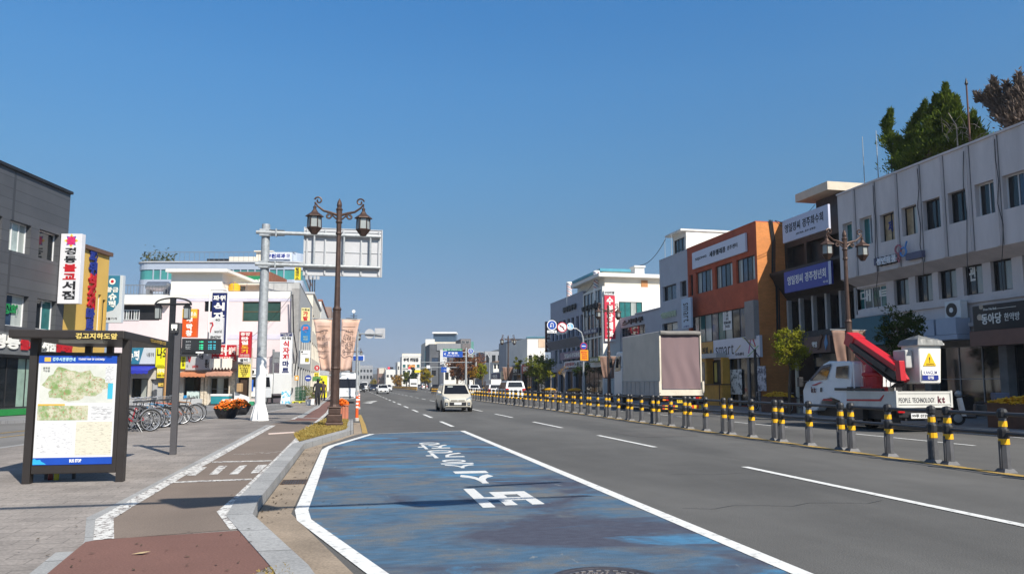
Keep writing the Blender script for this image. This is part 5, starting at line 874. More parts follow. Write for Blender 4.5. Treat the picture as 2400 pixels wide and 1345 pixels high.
def banner(label, loc, side, mt, h=1.75, top=.62, bot=.34, z1=3.6, ph=0., text=None):
    t = thing('banner', label, 'banner', loc, 0, 'cloth banners on the lamp posts'); mb = MB(); N, K = 14, 8; base = len(mb.v)
    for i in range(N + 1):
        f = i / N; w_ = top + (bot - top) * f ** .8
        for j in range(K + 1):
            u = j / K; mb.v.append((side * (.16 + w_ * u * (1 if side > 0 else 1)) , .05 * math.sin(u * 7 + f * 4 + ph) * (.3 + f) + .12 * f * u, z1 - h * f - .05 * math.sin(f * 9 + u * 3) * u * f))
    for i in range(N):
        for j in range(K): a = i * (K + 1) + j; mb.f.append((a, a + 1, a + K + 2, a + K + 1)); mb.m.append(0)
    o = mb.build('cloth', mt, t, True, smooth=True); o.modifiers.new('thick', 'SOLIDIFY').thickness = .006
    if text:
        f_ = Fr((loc[0] + side * .18, loc[1] - .16, loc[2] + z1 - h), (1, 0, 0)); r0, r1 = sorted((.03 * side, (top * .72) * side))
        letters(t, text, f_, (r0, r1, h * .42, h * .80), M('brown_ink', (.07, .04, .03), .6), -.02, .0, depth=.004)
        part(t, 'rule_line', MATS['brown_ink'], lambda m_: (m_.fbox(f_, r0, r1, h * .85, h * .86, -.03, -.015), m_.fbox(f_, r0, r1, h * .37, h * .38, -.03, -.015)))
    return t
LL_ = [('brown double lantern street lamp with peach banners on the grass verge', (-.54, 26.66, .13), PEACH), ('dark double lantern street lamp right of the white bucket truck cab', None, BROWNB), ('dark double lantern street lamp before the red bakery sign', None, BROWNB), ('double lantern street lamp by the white estate car across the barrier', None, BROWNB), ('left street lamp seen past the edge of the peach banner', (-.1, 92, .13), None), ('left street lamp above the small blue lane sign', (.75, 141, .13), None)]
for i, (lb, loc, bm) in enumerate(LL_):
    if loc is None: loc = (19.9, (-street_right(19.9).px((1990, 1427, 1191)[i - 1], (800, 840, 860)[i - 1])[0]), .14)
    lamp_post(lb, loc, bm is not None)
    if bm is not None:
        which = ('of the near left lamp post', 'on the lamp behind the white bucket truck', 'on the lamp before the bakery', 'on the lamp beyond the white estate car')[i]
        banner('left %s cloth banner %s' % ('peach' if bm is PEACH else 'brown', which), loc, -1, bm, ph=1, text='city of\nthe ancient\nkingdom' if i == 0 else None); banner('right %s cloth banner %s' % ('peach' if bm is PEACH else 'brown', which), loc, 1, bm, ph=3, text='신라\n천년의\n숨결' if i == 0 else None)
# gantry pole with the back of a direction sign
gx, gy = -3.52, 31.94; cg = cross(gy); t = thing('sign_gantry', 'tall galvanised sign pole with white foot and the ribbed back of a direction panel', 'sign gantry', (gx, gy, .13)); ztop = cg.px(622, 526)[1]; zw = cg.px(615, 838)[1]
mb = MB(); mb.lathe([(.2, 0), (.2, zw - .13)], (gx, gy, .13), 20); mb.build('white_sleeve', M('chalky_white', (.76, .76, .75), .6, var=.06), t, smooth=False)
mb = MB(); mb.lathe([(.19, zw), (.16, ztop), (.02, ztop + .03)], (gx, gy, 0), 20); mb.build('mast', GALV, t)
mb = MB(); mb.lathe([(.36, 0), (.36, .04), (.22, .05)], (gx, gy, .13), 8)
for k in range(8):
    an = k * math.pi / 4; c, s_ = math.cos(an), math.sin(an); mb.prism([(gx + c * .19 - s_ * .02, gy + s_ * .19 + c * .02), (gx + c * .19 + s_ * .02, gy + s_ * .19 - c * .02), (gx + c * .33 + s_ * .02, gy + s_ * .33 - c * .02), (gx + c * .33 - s_ * .02, gy + s_ * .33 + c * .02)], .17, .3); mb.hexa([(gx + c * .19 - s_ * .02, gy + s_ * .19 + c * .02, .3), (gx + c * .19 + s_ * .02, gy + s_ * .19 - c * .02, .3), (gx + c * .33 + s_ * .02, gy + s_ * .33 - c * .02, .3), (gx + c * .33 - s_ * .02, gy + s_ * .33 + c * .02, .3)], [(gx + c * .18 - s_ * .02, gy + s_ * .18 + c * .02, .8), (gx + c * .18 + s_ * .02, gy + s_ * .18 - c * .02, .8), (gx + c * .2 + s_ * .02, gy + s_ * .2 - c * .02, .8), (gx + c * .2 - s_ * .02, gy + s_ * .2 + c * .02, .8)])
mb.build('foot', MATS['chalky_white'], t)
r = cg.rect(713, 533, 895, 651); P0 = (r[2], r[3]); zA1, zA2 = cg.px(780, 553)[1], cg.px(780, 626)[1]
for z_ in (zA1, zA2):
    mb = MB(); mb.tube([(gx - .35, gy - .2, z_), (gx + .9, gy - .2, z_), (r[1] - .08, gy - .2, z_)], [.075, .08, .07], 10); mb.build('arm', GALV, t); mb = MB()
    for dz in (-.1, 0, .1): mb.hexa([(gx + .15, gy - .25, z_ + dz - .012), (gx + .75, gy - .2, z_ + dz - .012), (gx + .75, gy - .15, z_ + dz - .012), (gx + .15, gy - .02, z_ + dz - .012)], [(gx + .15, gy - .28, z_ + dz + .012), (gx + .75, gy - .26, z_ + dz + .012), (gx + .75, gy - .1, z_ + dz + .012), (gx + .15, gy, z_ + dz + .012)])
    mb.box(gx - .22, gx + .22, gy - .24, gy - .12, z_ - .14, z_ + .14); mb.box(gx + .4, gx + .45, gy - .3, gy - .1, z_ - .15, z_ + .15); mb.build('clamp', GALV, t)
for x in (r[0] + .42, r[1] - .5, (r[0] + r[1]) / 2 + .02): part(t, 'strut', GALV, lambda m_: m_.cyl((x, gy - .2, zA1), (x, gy - .2, zA2), .045, .045, 8))
PANELB = M('panel_back', (.47, .47, .48), .55, .1, var=.06, scale=1.5)
pn = part(t, 'sign_panel', PANELB, lambda m_: m_.box(r[0], r[1], gy - .06, gy - .02, r[2], r[3])); mb = MB()
for x in (r[0] + .02, r[1] - .02): mb.box(x - .02, x + .02, gy - .1, gy - .065, r[2], r[3])
for z_ in (r[2] + .02, r[3] - .02, r[3] - .14, (r[2] + r[3]) / 2): mb.box(r[0], r[1], gy - .085, gy - .0655, z_ - .012, z_ + .012)
for k in range(5): x = r[0] + .14 + k * (r[1] - r[0] - .28) / 4; mb.box(x - .03, x + .03, gy - .12, gy - .0605, r[2] + .06, r[3] - .06)
mb.build('stiffener', GREYBOARD, pn)
# bus shelter with tourist map
sy = 12.42; cs = cross(sy); t = thing('bus_shelter', 'dark brown bus shelter whose end wall carries a lit tourist map', 'bus shelter', (-3.9, sy, .13)); SHB = M('shelter_brown', (.034, .029, .027), .45, .2, var=.15)
zt_ = cs.px(305, 778)[1]; zb_ = cs.px(305, 797)[1]; xl, xr_ = cs.px(42, 778)[0], cs.px(306, 778)[0]; far = G(418, 800, zt_); yf = far.y
part(t, 'roof', SHB, lambda m_: m_.hexa([(xl, sy - .32, zb_), (xr_, sy - .32, zb_), (xr_ + .0, yf, zb_), (xl, yf, zb_)], [(xl, sy - .32, zt_), (xr_, sy - .32, zt_), (xr_, yf, zt_), (xl, yf, zt_)]), bevel=.015)
part(t, 'roof_light_strip', M('strip_lamp', (.6, .58, .5), .4), lambda m_: m_.box(-4.2, -3.6, sy - .1, sy + .1, zb_ - .05, zb_ - .003)); cf_ = cross(sy - .32)
g_ = cf_.rect(178, 780, 275, 795); letters(t, '경고지하도앞', cf_, g_, M('gold_letter', (.66, .50, .15), .4), .002, .03, depth=.012)
fss = street_left(xr_); ga, gz = fss.px(352, 803); gb, gz2 = fss.px(388, 805); letters(t, '경고지하도앞', fss, (min(ga, gb), max(ga, gb), zb_ + .03, zt_ - .03), M('dull_gold', (.30, .20, .05), .5), .002, .03, depth=.01)
p0, p1 = cs.px(73, 980)[0], cs.px(289, 980)[0]
for x in (p0, p1): part(t, 'post', SHB, lambda m_: m_.box(x - .05, x + .05, sy - .06, sy + .08, .13, zb_))
part(t, 'post', SHB, lambda m_: m_.box(p0 - .05, p0 + .05, yf - .3, yf - .2, .13, zb_)); part(t, 'post', SHB, lambda m_: m_.box(p0 + .3, p0 + .4, yf - .3, yf - .2, .13, zb_))
bt, bb = cs.px(180, 826)[1], cs.px(180, 1108)[1]; pnl = part(t, 'map_frame', SHB, lambda m_: m_.box(p0 + .055, p1 - .055, sy - .05, sy + .05, bb, bt), bevel=.01)
x0, x1 = cs.px(88, 960)[0], cs.px(271, 960)[0]; z0, z1 = cs.px(175, 1087)[1], cs.px(182, 834)[1]; cp = cross(sy - .055); W_, Hh = x1 - x0, z1 - z0
def pb(nm, mt, s0, s1, t0, t1, c=0): o = part(pnl, nm, mt, lambda m_: m_.fbox(cp, x0 + W_ * s0, x0 + W_ * s1, z0 + Hh * t0, z0 + Hh * t1, -.003, .004 + c)); return o
pb('poster', M('poster_white', (.60, .60, .60), .35, var=.02), 0, 1, 0, 1); PBL = M('poster_blue_band', (.01, .06, .36), .35); pb('header_band', PBL, 0, 1, .93, 1, .002); pb('footer_band', PBL, 0, 1, 0, .065, .002)
MAPM = M('map_print', (.50, .48, .36), .4, col2=(.17, .28, .09), scale=9, thr=(.42, .62), bump=0)
mm = MAPM.node_tree; nq = mm.nodes.new('ShaderNodeTexNoise'); nq.inputs['Scale'].default_value = 34; nq.inputs['Detail'].default_value = 4; tq = mm.nodes.new('ShaderNodeTexCoord'); rq = mm.nodes.new('ShaderNodeMapRange'); rq.inputs[1].default_value = .56; rq.inputs[2].default_value = .64
mq = mm.nodes.new('ShaderNodeMix'); mq.data_type = 'RGBA'; mq.inputs[7].default_value = (.34, .19, .12, 1); src = mm.nodes['Principled BSDF'].inputs['Base Color'].links[0].from_socket
mm.links.new(tq.outputs['Object'], nq.inputs[0]); mm.links.new(nq.outputs[0], rq.inputs[0]); mm.links.new(rq.outputs[0], mq.inputs[0]); mm.links.new(src, mq.inputs[6]); mm.links.new(mq.outputs[2], mm.nodes['Principled BSDF'].inputs['Base Color'])
pb('map_sheet', M('map_ground', (.54, .55, .50), .4, var=.1, scale=6), .03, .97, .565, .915, .001); mb = MB(); pts = []
for k in range(40): an = 2 * math.pi * k / 40; rr = 1 + .12 * math.sin(3 * an + 1) + .1 * math.sin(7 * an) + .06 * math.sin(13 * an); pts.append((x0 + W_ * (.47 + .40 * rr * math.cos(an) * .98), z0 + Hh * (.70 + .15 * rr * math.sin(an) * (1.2 if math.sin(an) > 0 else .7))))
mb.fpoly(cp, pts, .005, .0065); mb.build('map_land', MAPM, pnl); pb('map_sea', M('map_sea_blue', (.05, .38, .52), .4), .90, .965, .60, .745, .0035); pb('map_legend', M('legend_print', (.58, .58, .58), .4, col2=(.35, .35, .36), scale=60, thr=(.5, .6)), .86, .965, .75, .905, .003)
pb('inset_map', MAPM, .02, .66, .405, .54, .002); pb('inset_title', M('inset_amber', (.60, .36, .05), .4), .02, .36, .54, .555, .003); TXTP = M('small_print', (.60, .60, .60), .4, col2=(.28, .28, .29), scale=38, thr=(.52, .6), stretch=(.35, 1, 2.4)); pb('text_panel', TXTP, .70, .97, .41, .53, .002); pb('text_panel', M('faint_print', (.60, .60, .61), .4, col2=(.38, .38, .39), scale=30, thr=(.54, .62), stretch=(.5, 1, 2.2)), .03, .48, .10, .385, .002); pb('cream_panel', M('cream_print', (.58, .55, .45), .4, col2=(.36, .33, .27), scale=34, thr=(.54, .62), stretch=(.4, 1, 2.2)), .52, .98, .085, .39, .002)
def pt(body, mt, s0, s1, t0, t1, b=.02): letters(pnl, body, cp, (x0 + W_ * s0, x0 + W_ * s1, z0 + Hh * t0, z0 + Hh * t1), mt, .0075, b, depth=.001)
PALEC = M('pale_cyan_ink', (.45, .68, .70), .4); pt('경주시관광안내', PALEC, .17, .46, .95, .985, .03); pt('TOURIST MAP OF GYEONGJU', IVORY, .50, .84, .955, .978, .02); pt('BUS STOP', IVORY, .46, .61, .02, .05, .04); pb('emblem', M('emblem_amber', (.65, .40, .06), .4), .07, .15, .945, .985, .004); mb = MB(); mb.fpoly(cp, [(x0 + W_ * a, z0 + Hh * b) for a, b in ((0, .005), (.17, .005), (.14, .02), (.11, .03), (.09, .05), (.05, .045), (.02, .06), (0, .05))], .006, .0075); mb.build('wave_motif', M('wave_cyan', (.03, .35, .62), .4), pnl); pt('문화로\n가는길', INK, .06, .145, .85, .895, .0)
bn = thing('bench', 'dark slatted bench inside the bus shelter seen below the map', 'bench', (-3.8, sy + .9, .13))
part(bn, 'seat', M('bench_slat', (.05, .035, .03), .6, var=.3), lambda m_: [m_.box(-4.5 + k * .12, -4.4 + k * .12, sy + .4, sy + 1.9, .5, .54) for k in range(4)])
for y in (sy + .5, sy + 1.8):
    for x in (-4.46, -4.08): part(bn, 'leg', DARKMETAL, lambda m_: m_.box(x - .02, x + .02, y - .02, y + .02, .13, .5))
for lb, px_, cl in (('dark red drink bottle standing under the tourist map', 118, (.16, .02, .02)), ('yellow labelled small bottle standing under the tourist map', 132, (.55, .5, .04))):
    g_ = G(px_, 1124, .13); bo = thing('bottle', lb, 'bottle', g_); nm = 'bottle_%s' % ('red' if cl[0] < .3 else 'yellow'); mb = MB(); mb.lathe([(.035, 0), (.037, .02), (.037, .15), (.016, .2), (.014, .23)], n=10); mb.build('body', M(nm, cl, .25), bo, True); mb = MB(); mb.lathe([(.017, .23), (.017, .255), (.003, .256)], n=8); mb.build('cap', WHITE, bo, True)
part(t, 'bin_shadow_box', BLACK, lambda m_: m_.box(-4.2, -3.75, sy + .35, sy + .8, .13, .42)) if 0 else None
# bus information pole with display
bx, by = -3.52, 16.88; cb = cross(by); t = thing('bus_information_pole', 'dark grey square pole carrying a bus arrival display and bus symbol box', 'bus display', (bx, by, .13)); PG = M('pole_grey', (.085, .082, .088), .5, .2, var=.1)
part(t, 'pole', PG, lambda m_: m_.box(bx - .055, bx + .06, by - .06, by + .06, .13, cb.px(406, 757)[1])); part(t, 'symbol_box', DARKMETAL, lambda m_: m_.fbox(cb, *cb.rect(403, 757, 421, 780), -.05, .12)); r = cb.rect(405, 761, 418, 775); part(t, 'bus_symbol', IVORY, lambda m_: (m_.fbox(cb, r[0], r[1], r[2] + .04, r[3], .121, .125), m_.fbox(cb, r[0] + .01, r[0] + .03, r[2], r[2] + .04, .121, .125), m_.fbox(cb, r[1] - .03, r[1] - .01, r[2], r[2] + .04, .121, .125)))
r = cb.rect(428, 793, 517, 829); dsp = part(t, 'display', BLACK, lambda m_: m_.fbox(cb, r[0], r[1], r[2], r[3], -.06, .06), bevel=.012); part(t, 'display_arm', DARKMETAL, lambda m_: m_.fbox(cb, bx + .06, r[0] + .3, r[2] - .06, r[2] - .003, -.04, .04)); W_, Hh = r[1] - r[0], r[3] - r[2]
part(dsp, 'screen', M('screen_dark', (.03, .033, .035), .2), lambda m_: m_.fbox(cb, r[0] + W_ * .08, r[1] - W_ * .08, r[2] + Hh * .2, r[3] - Hh * .12, .06, .064)); LEDG = M('led_green', (.03, .55, .25), .4, emit=.8); LEDC = M('led_cyan', (.05, .45, .55), .4, emit=.7)
for k, (tx, q_) in enumerate((('경주역', .74), ('보문단지', .53), ('불국사', .40), ('시외버스', .28))): letters(dsp, tx, cb, (r[0] + W_ * .10, r[0] + W_ * .23, r[2] + Hh * q_, r[2] + Hh * (q_ + .08)), GREYBOARD, .066, .02, depth=.001); letters(dsp, '3분', cb, (r[0] + W_ * .45, r[0] + W_ * .56, r[2] + Hh * q_, r[2] + Hh * (q_ + .08)), LEDG, .066, .03, depth=.001); letters(dsp, '2전 역', cb, (r[0] + W_ * .68, r[0] + W_ * .87, r[2] + Hh * q_, r[2] + Hh * (q_ + .08)), LEDC, .066, .02, depth=.001)
part(dsp, 'label_plate', WHITE, lambda m_: m_.fbox(cb, r[0] + W_ * .37, r[0] + W_ * .57, r[2] + Hh * .03, r[2] + Hh * .12, .06, .066))
# double lantern plaza lamp
fd = facing(30.5); pd = fd.p(fd.px(400, 900)[0], .13, 0); t = thing('plaza_lamp', 'slim black plaza lamp with arched canopy and two hanging lanterns', 'lamp', pd); zt_ = fd.px(400, 697)[1]; ax0, ax1 = fd.px(365, 707)[0], fd.px(448, 707)[0]; za = fd.px(400, 712)[1]
part(t, 'pole', BLACK, lambda m_: m_.fbox(fd, fd.px(396, 800)[0], fd.px(407, 800)[0], .13, zt_, -.08, .08)); mb = MB(); am = (ax0 + ax1) / 2
mb.tube([fd.p(am + (ax1 - ax0) / 2 * math.cos(math.pi * k / 12), za + (zt_ - za) * .9 * math.sin(math.pi * k / 12), 0) for k in range(13)], .035, 6); mb.fbox(fd, ax0, ax1, za - .05, za + .02, -.1, .1); mb.build('arch', BLACK, t)
for a in (ax0 + .12, ax1 - .14):
    mb = MB(); c = fd.p(a, za - .62, 0); mb.lathe([(.14, 0), (.15, .03), (.13, .04)], c, 4, turn=.6); mb.lathe([(.17, .46), (.17, .5), (.08, .58), (.02, .6)], c, 4, turn=.6); mb.cyl(c + UP * .58, c + UP * .66, .015, .015, 5)
    for k in range(4): q_ = c + Vector((math.cos(k * math.pi / 2 + .6), math.sin(k * math.pi / 2 + .6), 0)) * .14; mb.cyl(q_, q_ + UP * .47, .012, .012, 4)
    lo = mb.build('lantern', BLACK, t); g_ = MB(); g_.lathe([(.12, .04), (.13, .45)], c, 4, turn=.6); g_.build('lamp_glass', LAMPGLASS, lo)
fo = facing(51.5); q_ = fo.px(391, 900)[0]; tag(MB().cyl(fo.p(q_, .1), fo.p(q_, fo.px(391, 812)[1]), .2, .17, 10).build('utility_pole', M('tan_pole', (.45, .25, .10), .7, var=.15)), 'tan painted utility pole by the lemon yellow shop sign', 'pole')
# flower planters
def blooms(mb, c, rx, ry, h, num, sz, rz=0.):
    for k in range(num):
        a = rnd.uniform(0, 6.283); rr = math.sqrt(rnd.random()); x, y = rx * rr * math.cos(a), ry * rr * math.sin(a); z_ = h * (1 - rr * rr) * rnd.uniform(.5, 1) + rnd.uniform(-.02, .05); p = Vector(c) + Vector((x * math.cos(rz) - y * math.sin(rz), x * math.sin(rz) + y * math.cos(rz), z_)); s_ = sz * rnd.uniform(.7, 1.3)
        n_ = 5; tl = Vector((rnd.uniform(-.6, .6), rnd.uniform(-.9, .3), 1)).normalized(); u = tl.orthogonal().normalized(); v = tl.cross(u)
        mb.poly([p + u * (s_ * math.cos(2 * math.pi * j / n_)) + v * (s_ * math.sin(2 * math.pi * j / n_)) for j in range(n_)])
FOL = leafmat('planter_leaves', (.03, .06, .015), (.07, .11, .03), .3, 8)
def bowl(label, px_, py_, R0, hh):
    g_ = G(px_, py_, .13); t = thing('flower_bowl', label, 'planter', g_, 0, 'flower bowls on the plaza'); mb = MB(); mb.lathe([(R0 * .55, 0), (R0 * .62, .02), (R0 * .82, hh * .4), (R0 * .97, hh * .85), (R0, hh), (R0 * .9, hh), (R0 * .86, hh * .9), (.02, hh * .9)], n=24); mb.build('bowl', M('bowl_black', (.022, .022, .026), .45, var=.2), t, True)
    mb = MB(); blooms(mb, (0, 0, hh * .9), R0 * .95, R0 * .95, .3, 420, .06); mb.build('leaves', FOL, t, True); mb = MB(); blooms(mb, (0, 0, hh * .95), R0 * .98, R0 * .98, .36, 420, .05); mb.build('flowers', ORANGE_FL, t, True)
bowl('nearer black bowl planter heaped with orange flowers on the plaza', 531, 980, .52, .42); bowl('farther black bowl planter of orange flowers partly behind the other', 560, 972, .52, .42)
def boxplanter(label, x0, x1, y0, y1, zb, h, mt, fl, grp=None, ribs=0):
    t = thing('flower_box', label, 'planter', ((x0 + x1) / 2, (y0 + y1) / 2, zb), 0, grp); mb = MB(); mb.box(x0, x1, y0, y1, zb, zb + h); mb.box(x0 - .03, x1 + .03, y0 - .03, y1 + .03, zb + h, zb + h + .05)
    if ribs:
        for k in range(ribs): x = x0 + (x1 - x0) * (k + .5) / ribs; mb.box(x - .03, x + .03, y0 - .035, y0 - .002, zb, zb + h - .02)
        for k in range(ribs): y = y0 + (y1 - y0) * (k + .5) / ribs; mb.box(x1 + .002, x1 + .035, y - .03, y + .03, zb, zb + h - .02); mb.box(x0 - .035, x0 - .002, y - .03, y + .03, zb, zb + h - .02)
    mb.build('box', mt, t); n_ = int(300 * max(1, (x1 - x0) * (y1 - y0) * 1.2)); mb = MB(); blooms(mb, ((x0 + x1) / 2, (y0 + y1) / 2, zb + h), (x1 - x0) * .52, (y1 - y0) * .55, .08, n_ // 2, .06); mb.build('leaves', FOL, t); mb = MB(); blooms(mb, ((x0 + x1) / 2, (y0 + y1) / 2, zb + h + .03), (x1 - x0) * .56, (y1 - y0) * .6, .22, n_ * 2, .055); mb.build('flowers', fl, t)
g_ = G(801, 983, .13); boxplanter('ribbed terracotta tub of orange flowers behind the verge lamp post', g_.x - .24, g_.x + .22, g_.y, g_.y + .45, .13, .55, M('terracotta', (.42, .15, .09), .7, var=.12), ORANGE_FL, ribs=4)
FBX = M('planter_wood', (.10, .05, .035), .7, var=.3); XS = 20.6
for lb, xa_, xb_, fl in (('long wooden box of yellow flowers at the right edge before the clinic', 2312, 2440, YELLOW_FL), ('wooden box of yellow flowers near the parked bicycle under the phone shop', 1784, 1836, YELLOW_FL), ('distant wooden box of bright yellow flowers among the parked bicycles', 1268, 1290, YELLOW_FL), ('distant low box of yellow flowers before the slate blue building', 1327, 1355, YELLOW_FL), ('small box of yellow flowers beyond the white sedan rear', 1130, 1143, YELLOW_FL)):
    f_ = street_right(XS); ya, yb = -f_.px(xb_, 940)[0], -f_.px(xa_, 940)[0]; boxplanter(lb, XS, XS + .7, ya, yb, .14, .75, FBX, fl, 'flower boxes along the far pavement')
# orange delineator posts
def delin(label, px_, py_, hh=.92):
    g_ = G(px_, py_, .13); t = thing('delineator_post', label, 'traffic post', g_, 0, 'orange traffic posts by the lay-by'); mb = MB(); mb.lathe([(.09, 0), (.09, .1), (.06, .12)], n=10); mb.build('foot', M('post_concrete', (.4, .38, .35), .8), t, True); mb = MB(); mb.lathe([(.06, .1), (.05, hh), (.045, hh + .03), (.01, hh + .04)], n=12); mb.build('tube', M('traffic_orange', (.70, .10, .02), .45, var=.08), t, True); mb = MB()
    for z_ in (.5, .64, .78): mb.lathe([(.058, z_), (.057, z_ + .07)], n=12)
    mb.build('reflector_bands', WHITE, t, True)
delin('near orange traffic post with white bands at the end of the kerb', 836, 986); delin('farther orange traffic post beside the white box truck', 841, 958, .85)
# median barrier
PL_G = M('barrier_grey', (.088, .088, .094), .55, var=.2, scale=6); PL_B = M('barrier_black', (.022, .022, .024), .5, var=.2); PL_Y = M('reflector_yellow', (.80, .42, .01), .4, var=.06); RAILM = M('rail_grey', (.06, .06, .065), .5, .1, var=.15)
t = thing('median_barrier', 'section of black and yellow post and rail barrier in the median', 'traffic barrier', (0, 0, 0), 0, 'median barrier sections')
for y in (-1.33, 0, 1.33):
    mb = MB(); mb.hexa([(-.14, y - .12, 0), (.14, y - .12, 0), (.14, y + .12, 0), (-.14, y + .12, 0)], [(-.09, y - .085, .07), (.09, y - .085, .07), (.09, y + .085, .07), (-.09, y + .085, .07)]); mb.lathe([(.10, .07), (.085, .55), (.068, .75), (.062, 1.0)], (0, y, 0), 8, turn=.39); mb.box(-.105, -.07, y - .02, y + .02, .07, .55)
    po = mb.build('post', PL_G, t, True); mb = MB(); mb.lathe([(.09, .60), (.095, .63), (.095, .73), (.085, .76)], (0, y, 0), 10); mb.build('collar', PL_B, po, True); mb = MB(); mb.lathe([(.08, .96), (.09, .98), (.09, 1.06), (.07, 1.11), (.01, 1.13)], (0, y, 0), 10); mb.build('collar', PL_B, po, True)
    for z_ in (.49, .80): mb = MB(); mb.lathe([(.093 - .02 * (z_ > .6), z_), (.088 - .02 * (z_ > .6), z_ + .10)], (0, y, 0), 10); mb.build('reflective_band', PL_Y, po, True)
for z_ in (.68, 1.02): mb = MB(); mb.tube([(0, -1.33, z_), (0, 1.33, z_)], .036, 8); mb.build('rail', RAILM, t, True)
BX = lambda y: 11.1 + .0215 * min(y, 42) + (0 if y < 42 else -.0)
k = -1; first = True
PROTO = t
while 11.74 + 3.08 * k < 119:
    y = 11.74 + 3.08 * k; rz = -math.atan(.0215) if y < 42 else 0; loc = (BX(y), y, 0)
    if first: PROTO.location = loc; PROTO.rotation_euler = (0, 0, rz); first = False
    else: dup(PROTO, (loc[0] + rnd.uniform(-.02, .02), loc[1] + rnd.uniform(-.03, .03), 0), rz + rnd.uniform(-.012, .012))
    k += 1
mb = MB()
for y in (-1.33, 0, 1.33): mb.box(-.08, .08, y - .08, y + .08, 0, 1.1, 0); mb.box(-.085, .085, y - .085, y + .085, .49, .59, 1); mb.box(-.085, .085, y - .085, y + .085, .8, .9, 1)
for z_ in (.68, 1.02): mb.box(-.03, .03, -1.25, 1.25, z_ - .04, z_ + .04, 2)
fb = mb.build('median_barrier', [PL_G, PL_Y, RAILM]); tag(fb, 'far section of black and yellow barrier beyond the gap in the median', 'traffic barrier', 'far median barrier sections'); y = 147; first = True
while y < 330:
    o = fb if first else fb.copy()
    if not first: COL.objects.link(o)
    o.location = (12.0 - max(0, y - 200) * .004, y, 0); first = False; y += 3.08
# mast arm behind the viewer: its shadow crosses the pavement and the bay
t = thing('traffic_mast', 'traffic light mast arm standing behind the viewer', 'traffic light', (-6.0, 3.9, .13)); za = 6.0
part(t, 'pole', GALV, lambda m_: m_.cyl((-6.0, 3.9, .13), (-6.0, 3.9, 7), .14, .1, 10)); _ = part(t, 'arm', GALV, lambda m_: m_.tube([(-6, 3.8, za), (0, 3.9, za + .05), (6.3, 4.2, za + .05)], [.07, .055, .035], 8)); part(t, 'upper_arm', GALV, lambda m_: m_.cyl((4.7, 5.5, za), (6.3, 5.75, za + .05), .06, .05, 6))
for x0_, x1_, h0, h1 in ((.8, 2.1, .5, .22), (3.7, 5.0, .25, .12)): part(t, 'signal_head', BLACK, lambda m_: m_.hexa([(x0_, 3.95, za - h0), (x1_, 4.0, za - h0 * .3), (x1_, 4.2, za - h0 * .3), (x0_, 4.15, za - h0)], [(x0_ - .1, 3.95, za + h1), (x1_ - .1, 4.0, za + h1), (x1_ - .1, 4.2, za + h1), (x0_ - .1, 4.15, za + h1)]), bevel=.05)
# ---------------------------------------------------------------- vehicles (local: nose towards +y, wheels on z = 0)
def paint(nm, c, rough=.28): return M('paint_' + nm, c, rough, var=.03, spec=.55)
HEADL = M('headlamp', (.22, .25, .28), .08, var=.2, spec=.8); TAILR = M('tail_lamp', (.42, .012, .015), .15, var=.15, spec=.7); AMBER = M('amber_lamp', (.70, .22, .02), .2); PLATE = M('number_plate', (.66, .66, .64), .4); PLATEY = M('yellow_plate', (.75, .52, .03), .4)
def wheel(t, x, y, r, wd, mt=None):
    mb = MB(); s_ = 1 if x > 0 else -1
    prof = [(r * .62, -wd / 2), (r * .95, -wd / 2), (r, -wd * .35), (r, wd * .35), (r * .95, wd / 2), (r * .62, wd / 2)]; n = 20; i0 = 0
    for a, b in prof:
        for q in range(n): an = 2 * math.pi * q / n; mb.v.append((x + b, y + a * math.cos(an), r + a * math.sin(an)))
    for j in range(len(prof) - 1):
        for q in range(n): mb.f.append((j * n + q, j * n + (q + 1) % n, (j + 1) * n + (q + 1) % n, (j + 1) * n + q)); mb.m.append(0)
    w_ = thing('wheel', None, None); w_.parent = t; ROOTM[w_.name] = ROOTM[t.name].copy(); mb.build('tyre', RUBBER, w_, True); mb = MB(); mb.cyl((x - wd * .3, y, r), (x + wd * .3, y, r), r * .63, n=16)
    for k in range(5):
        an = k * 1.2566; c, d = math.cos(an), math.sin(an); xx = x + s_ * wd * .3
        mb.hexa([(xx, y + c * .06 * 0 - d * .05, r + c * .05), (xx, y + d * .05, r - c * .05), (xx, y + c * r * .55 + d * .03, r + d * r * .55 - c * .03), (xx, y + c * r * .55 - d * .03, r + d * r * .55 + c * .03)], [(xx + s_ * .02, y - d * .04, r + c * .04), (xx + s_ * .02, y + d * .04, r - c * .04), (xx + s_ * .02, y + c * r * .5 + d * .02, r + d * r * .5 - c * .02), (xx + s_ * .02, y + c * r * .5 - d * .02, r + d * r * .5 + c * .02)])
    mb.build('rim', mt or GREYMETAL, w_, True)
def loft(mb, st):                                    # stations (y, half width low, half width belt, z low, z belt, crown)
    i0 = len(mb.v); k = 9
    for y, wl, wb, zl, zb, cr in st:
        for x, z_ in ((-wl, zl), (-wb - .01, zl + (zb - zl) * .4), (-wb, zb - .09), (-wb * .92, zb), (0, zb + cr), (wb * .92, zb), (wb, zb - .09), (wb + .01, zl + (zb - zl) * .4), (wl, zl)): mb.v.append((x, y, z_))
    for j in range(len(st) - 1):
        for q in range(k - 1): mb.f.append((i0 + j * k + q, i0 + (j + 1) * k + q, i0 + (j + 1) * k + q + 1, i0 + j * k + q + 1)); mb.m.append(0)
        mb.f.append((i0 + j * k + k - 1, i0 + (j + 1) * k + k - 1, i0 + (j + 1) * k, i0 + j * k)); mb.m.append(0)
    mb.f.append(tuple(i0 + q for q in range(k))); mb.f.append(tuple(i0 + (len(st) - 1) * k + q for q in reversed(range(k)))); mb.m += [0, 0]
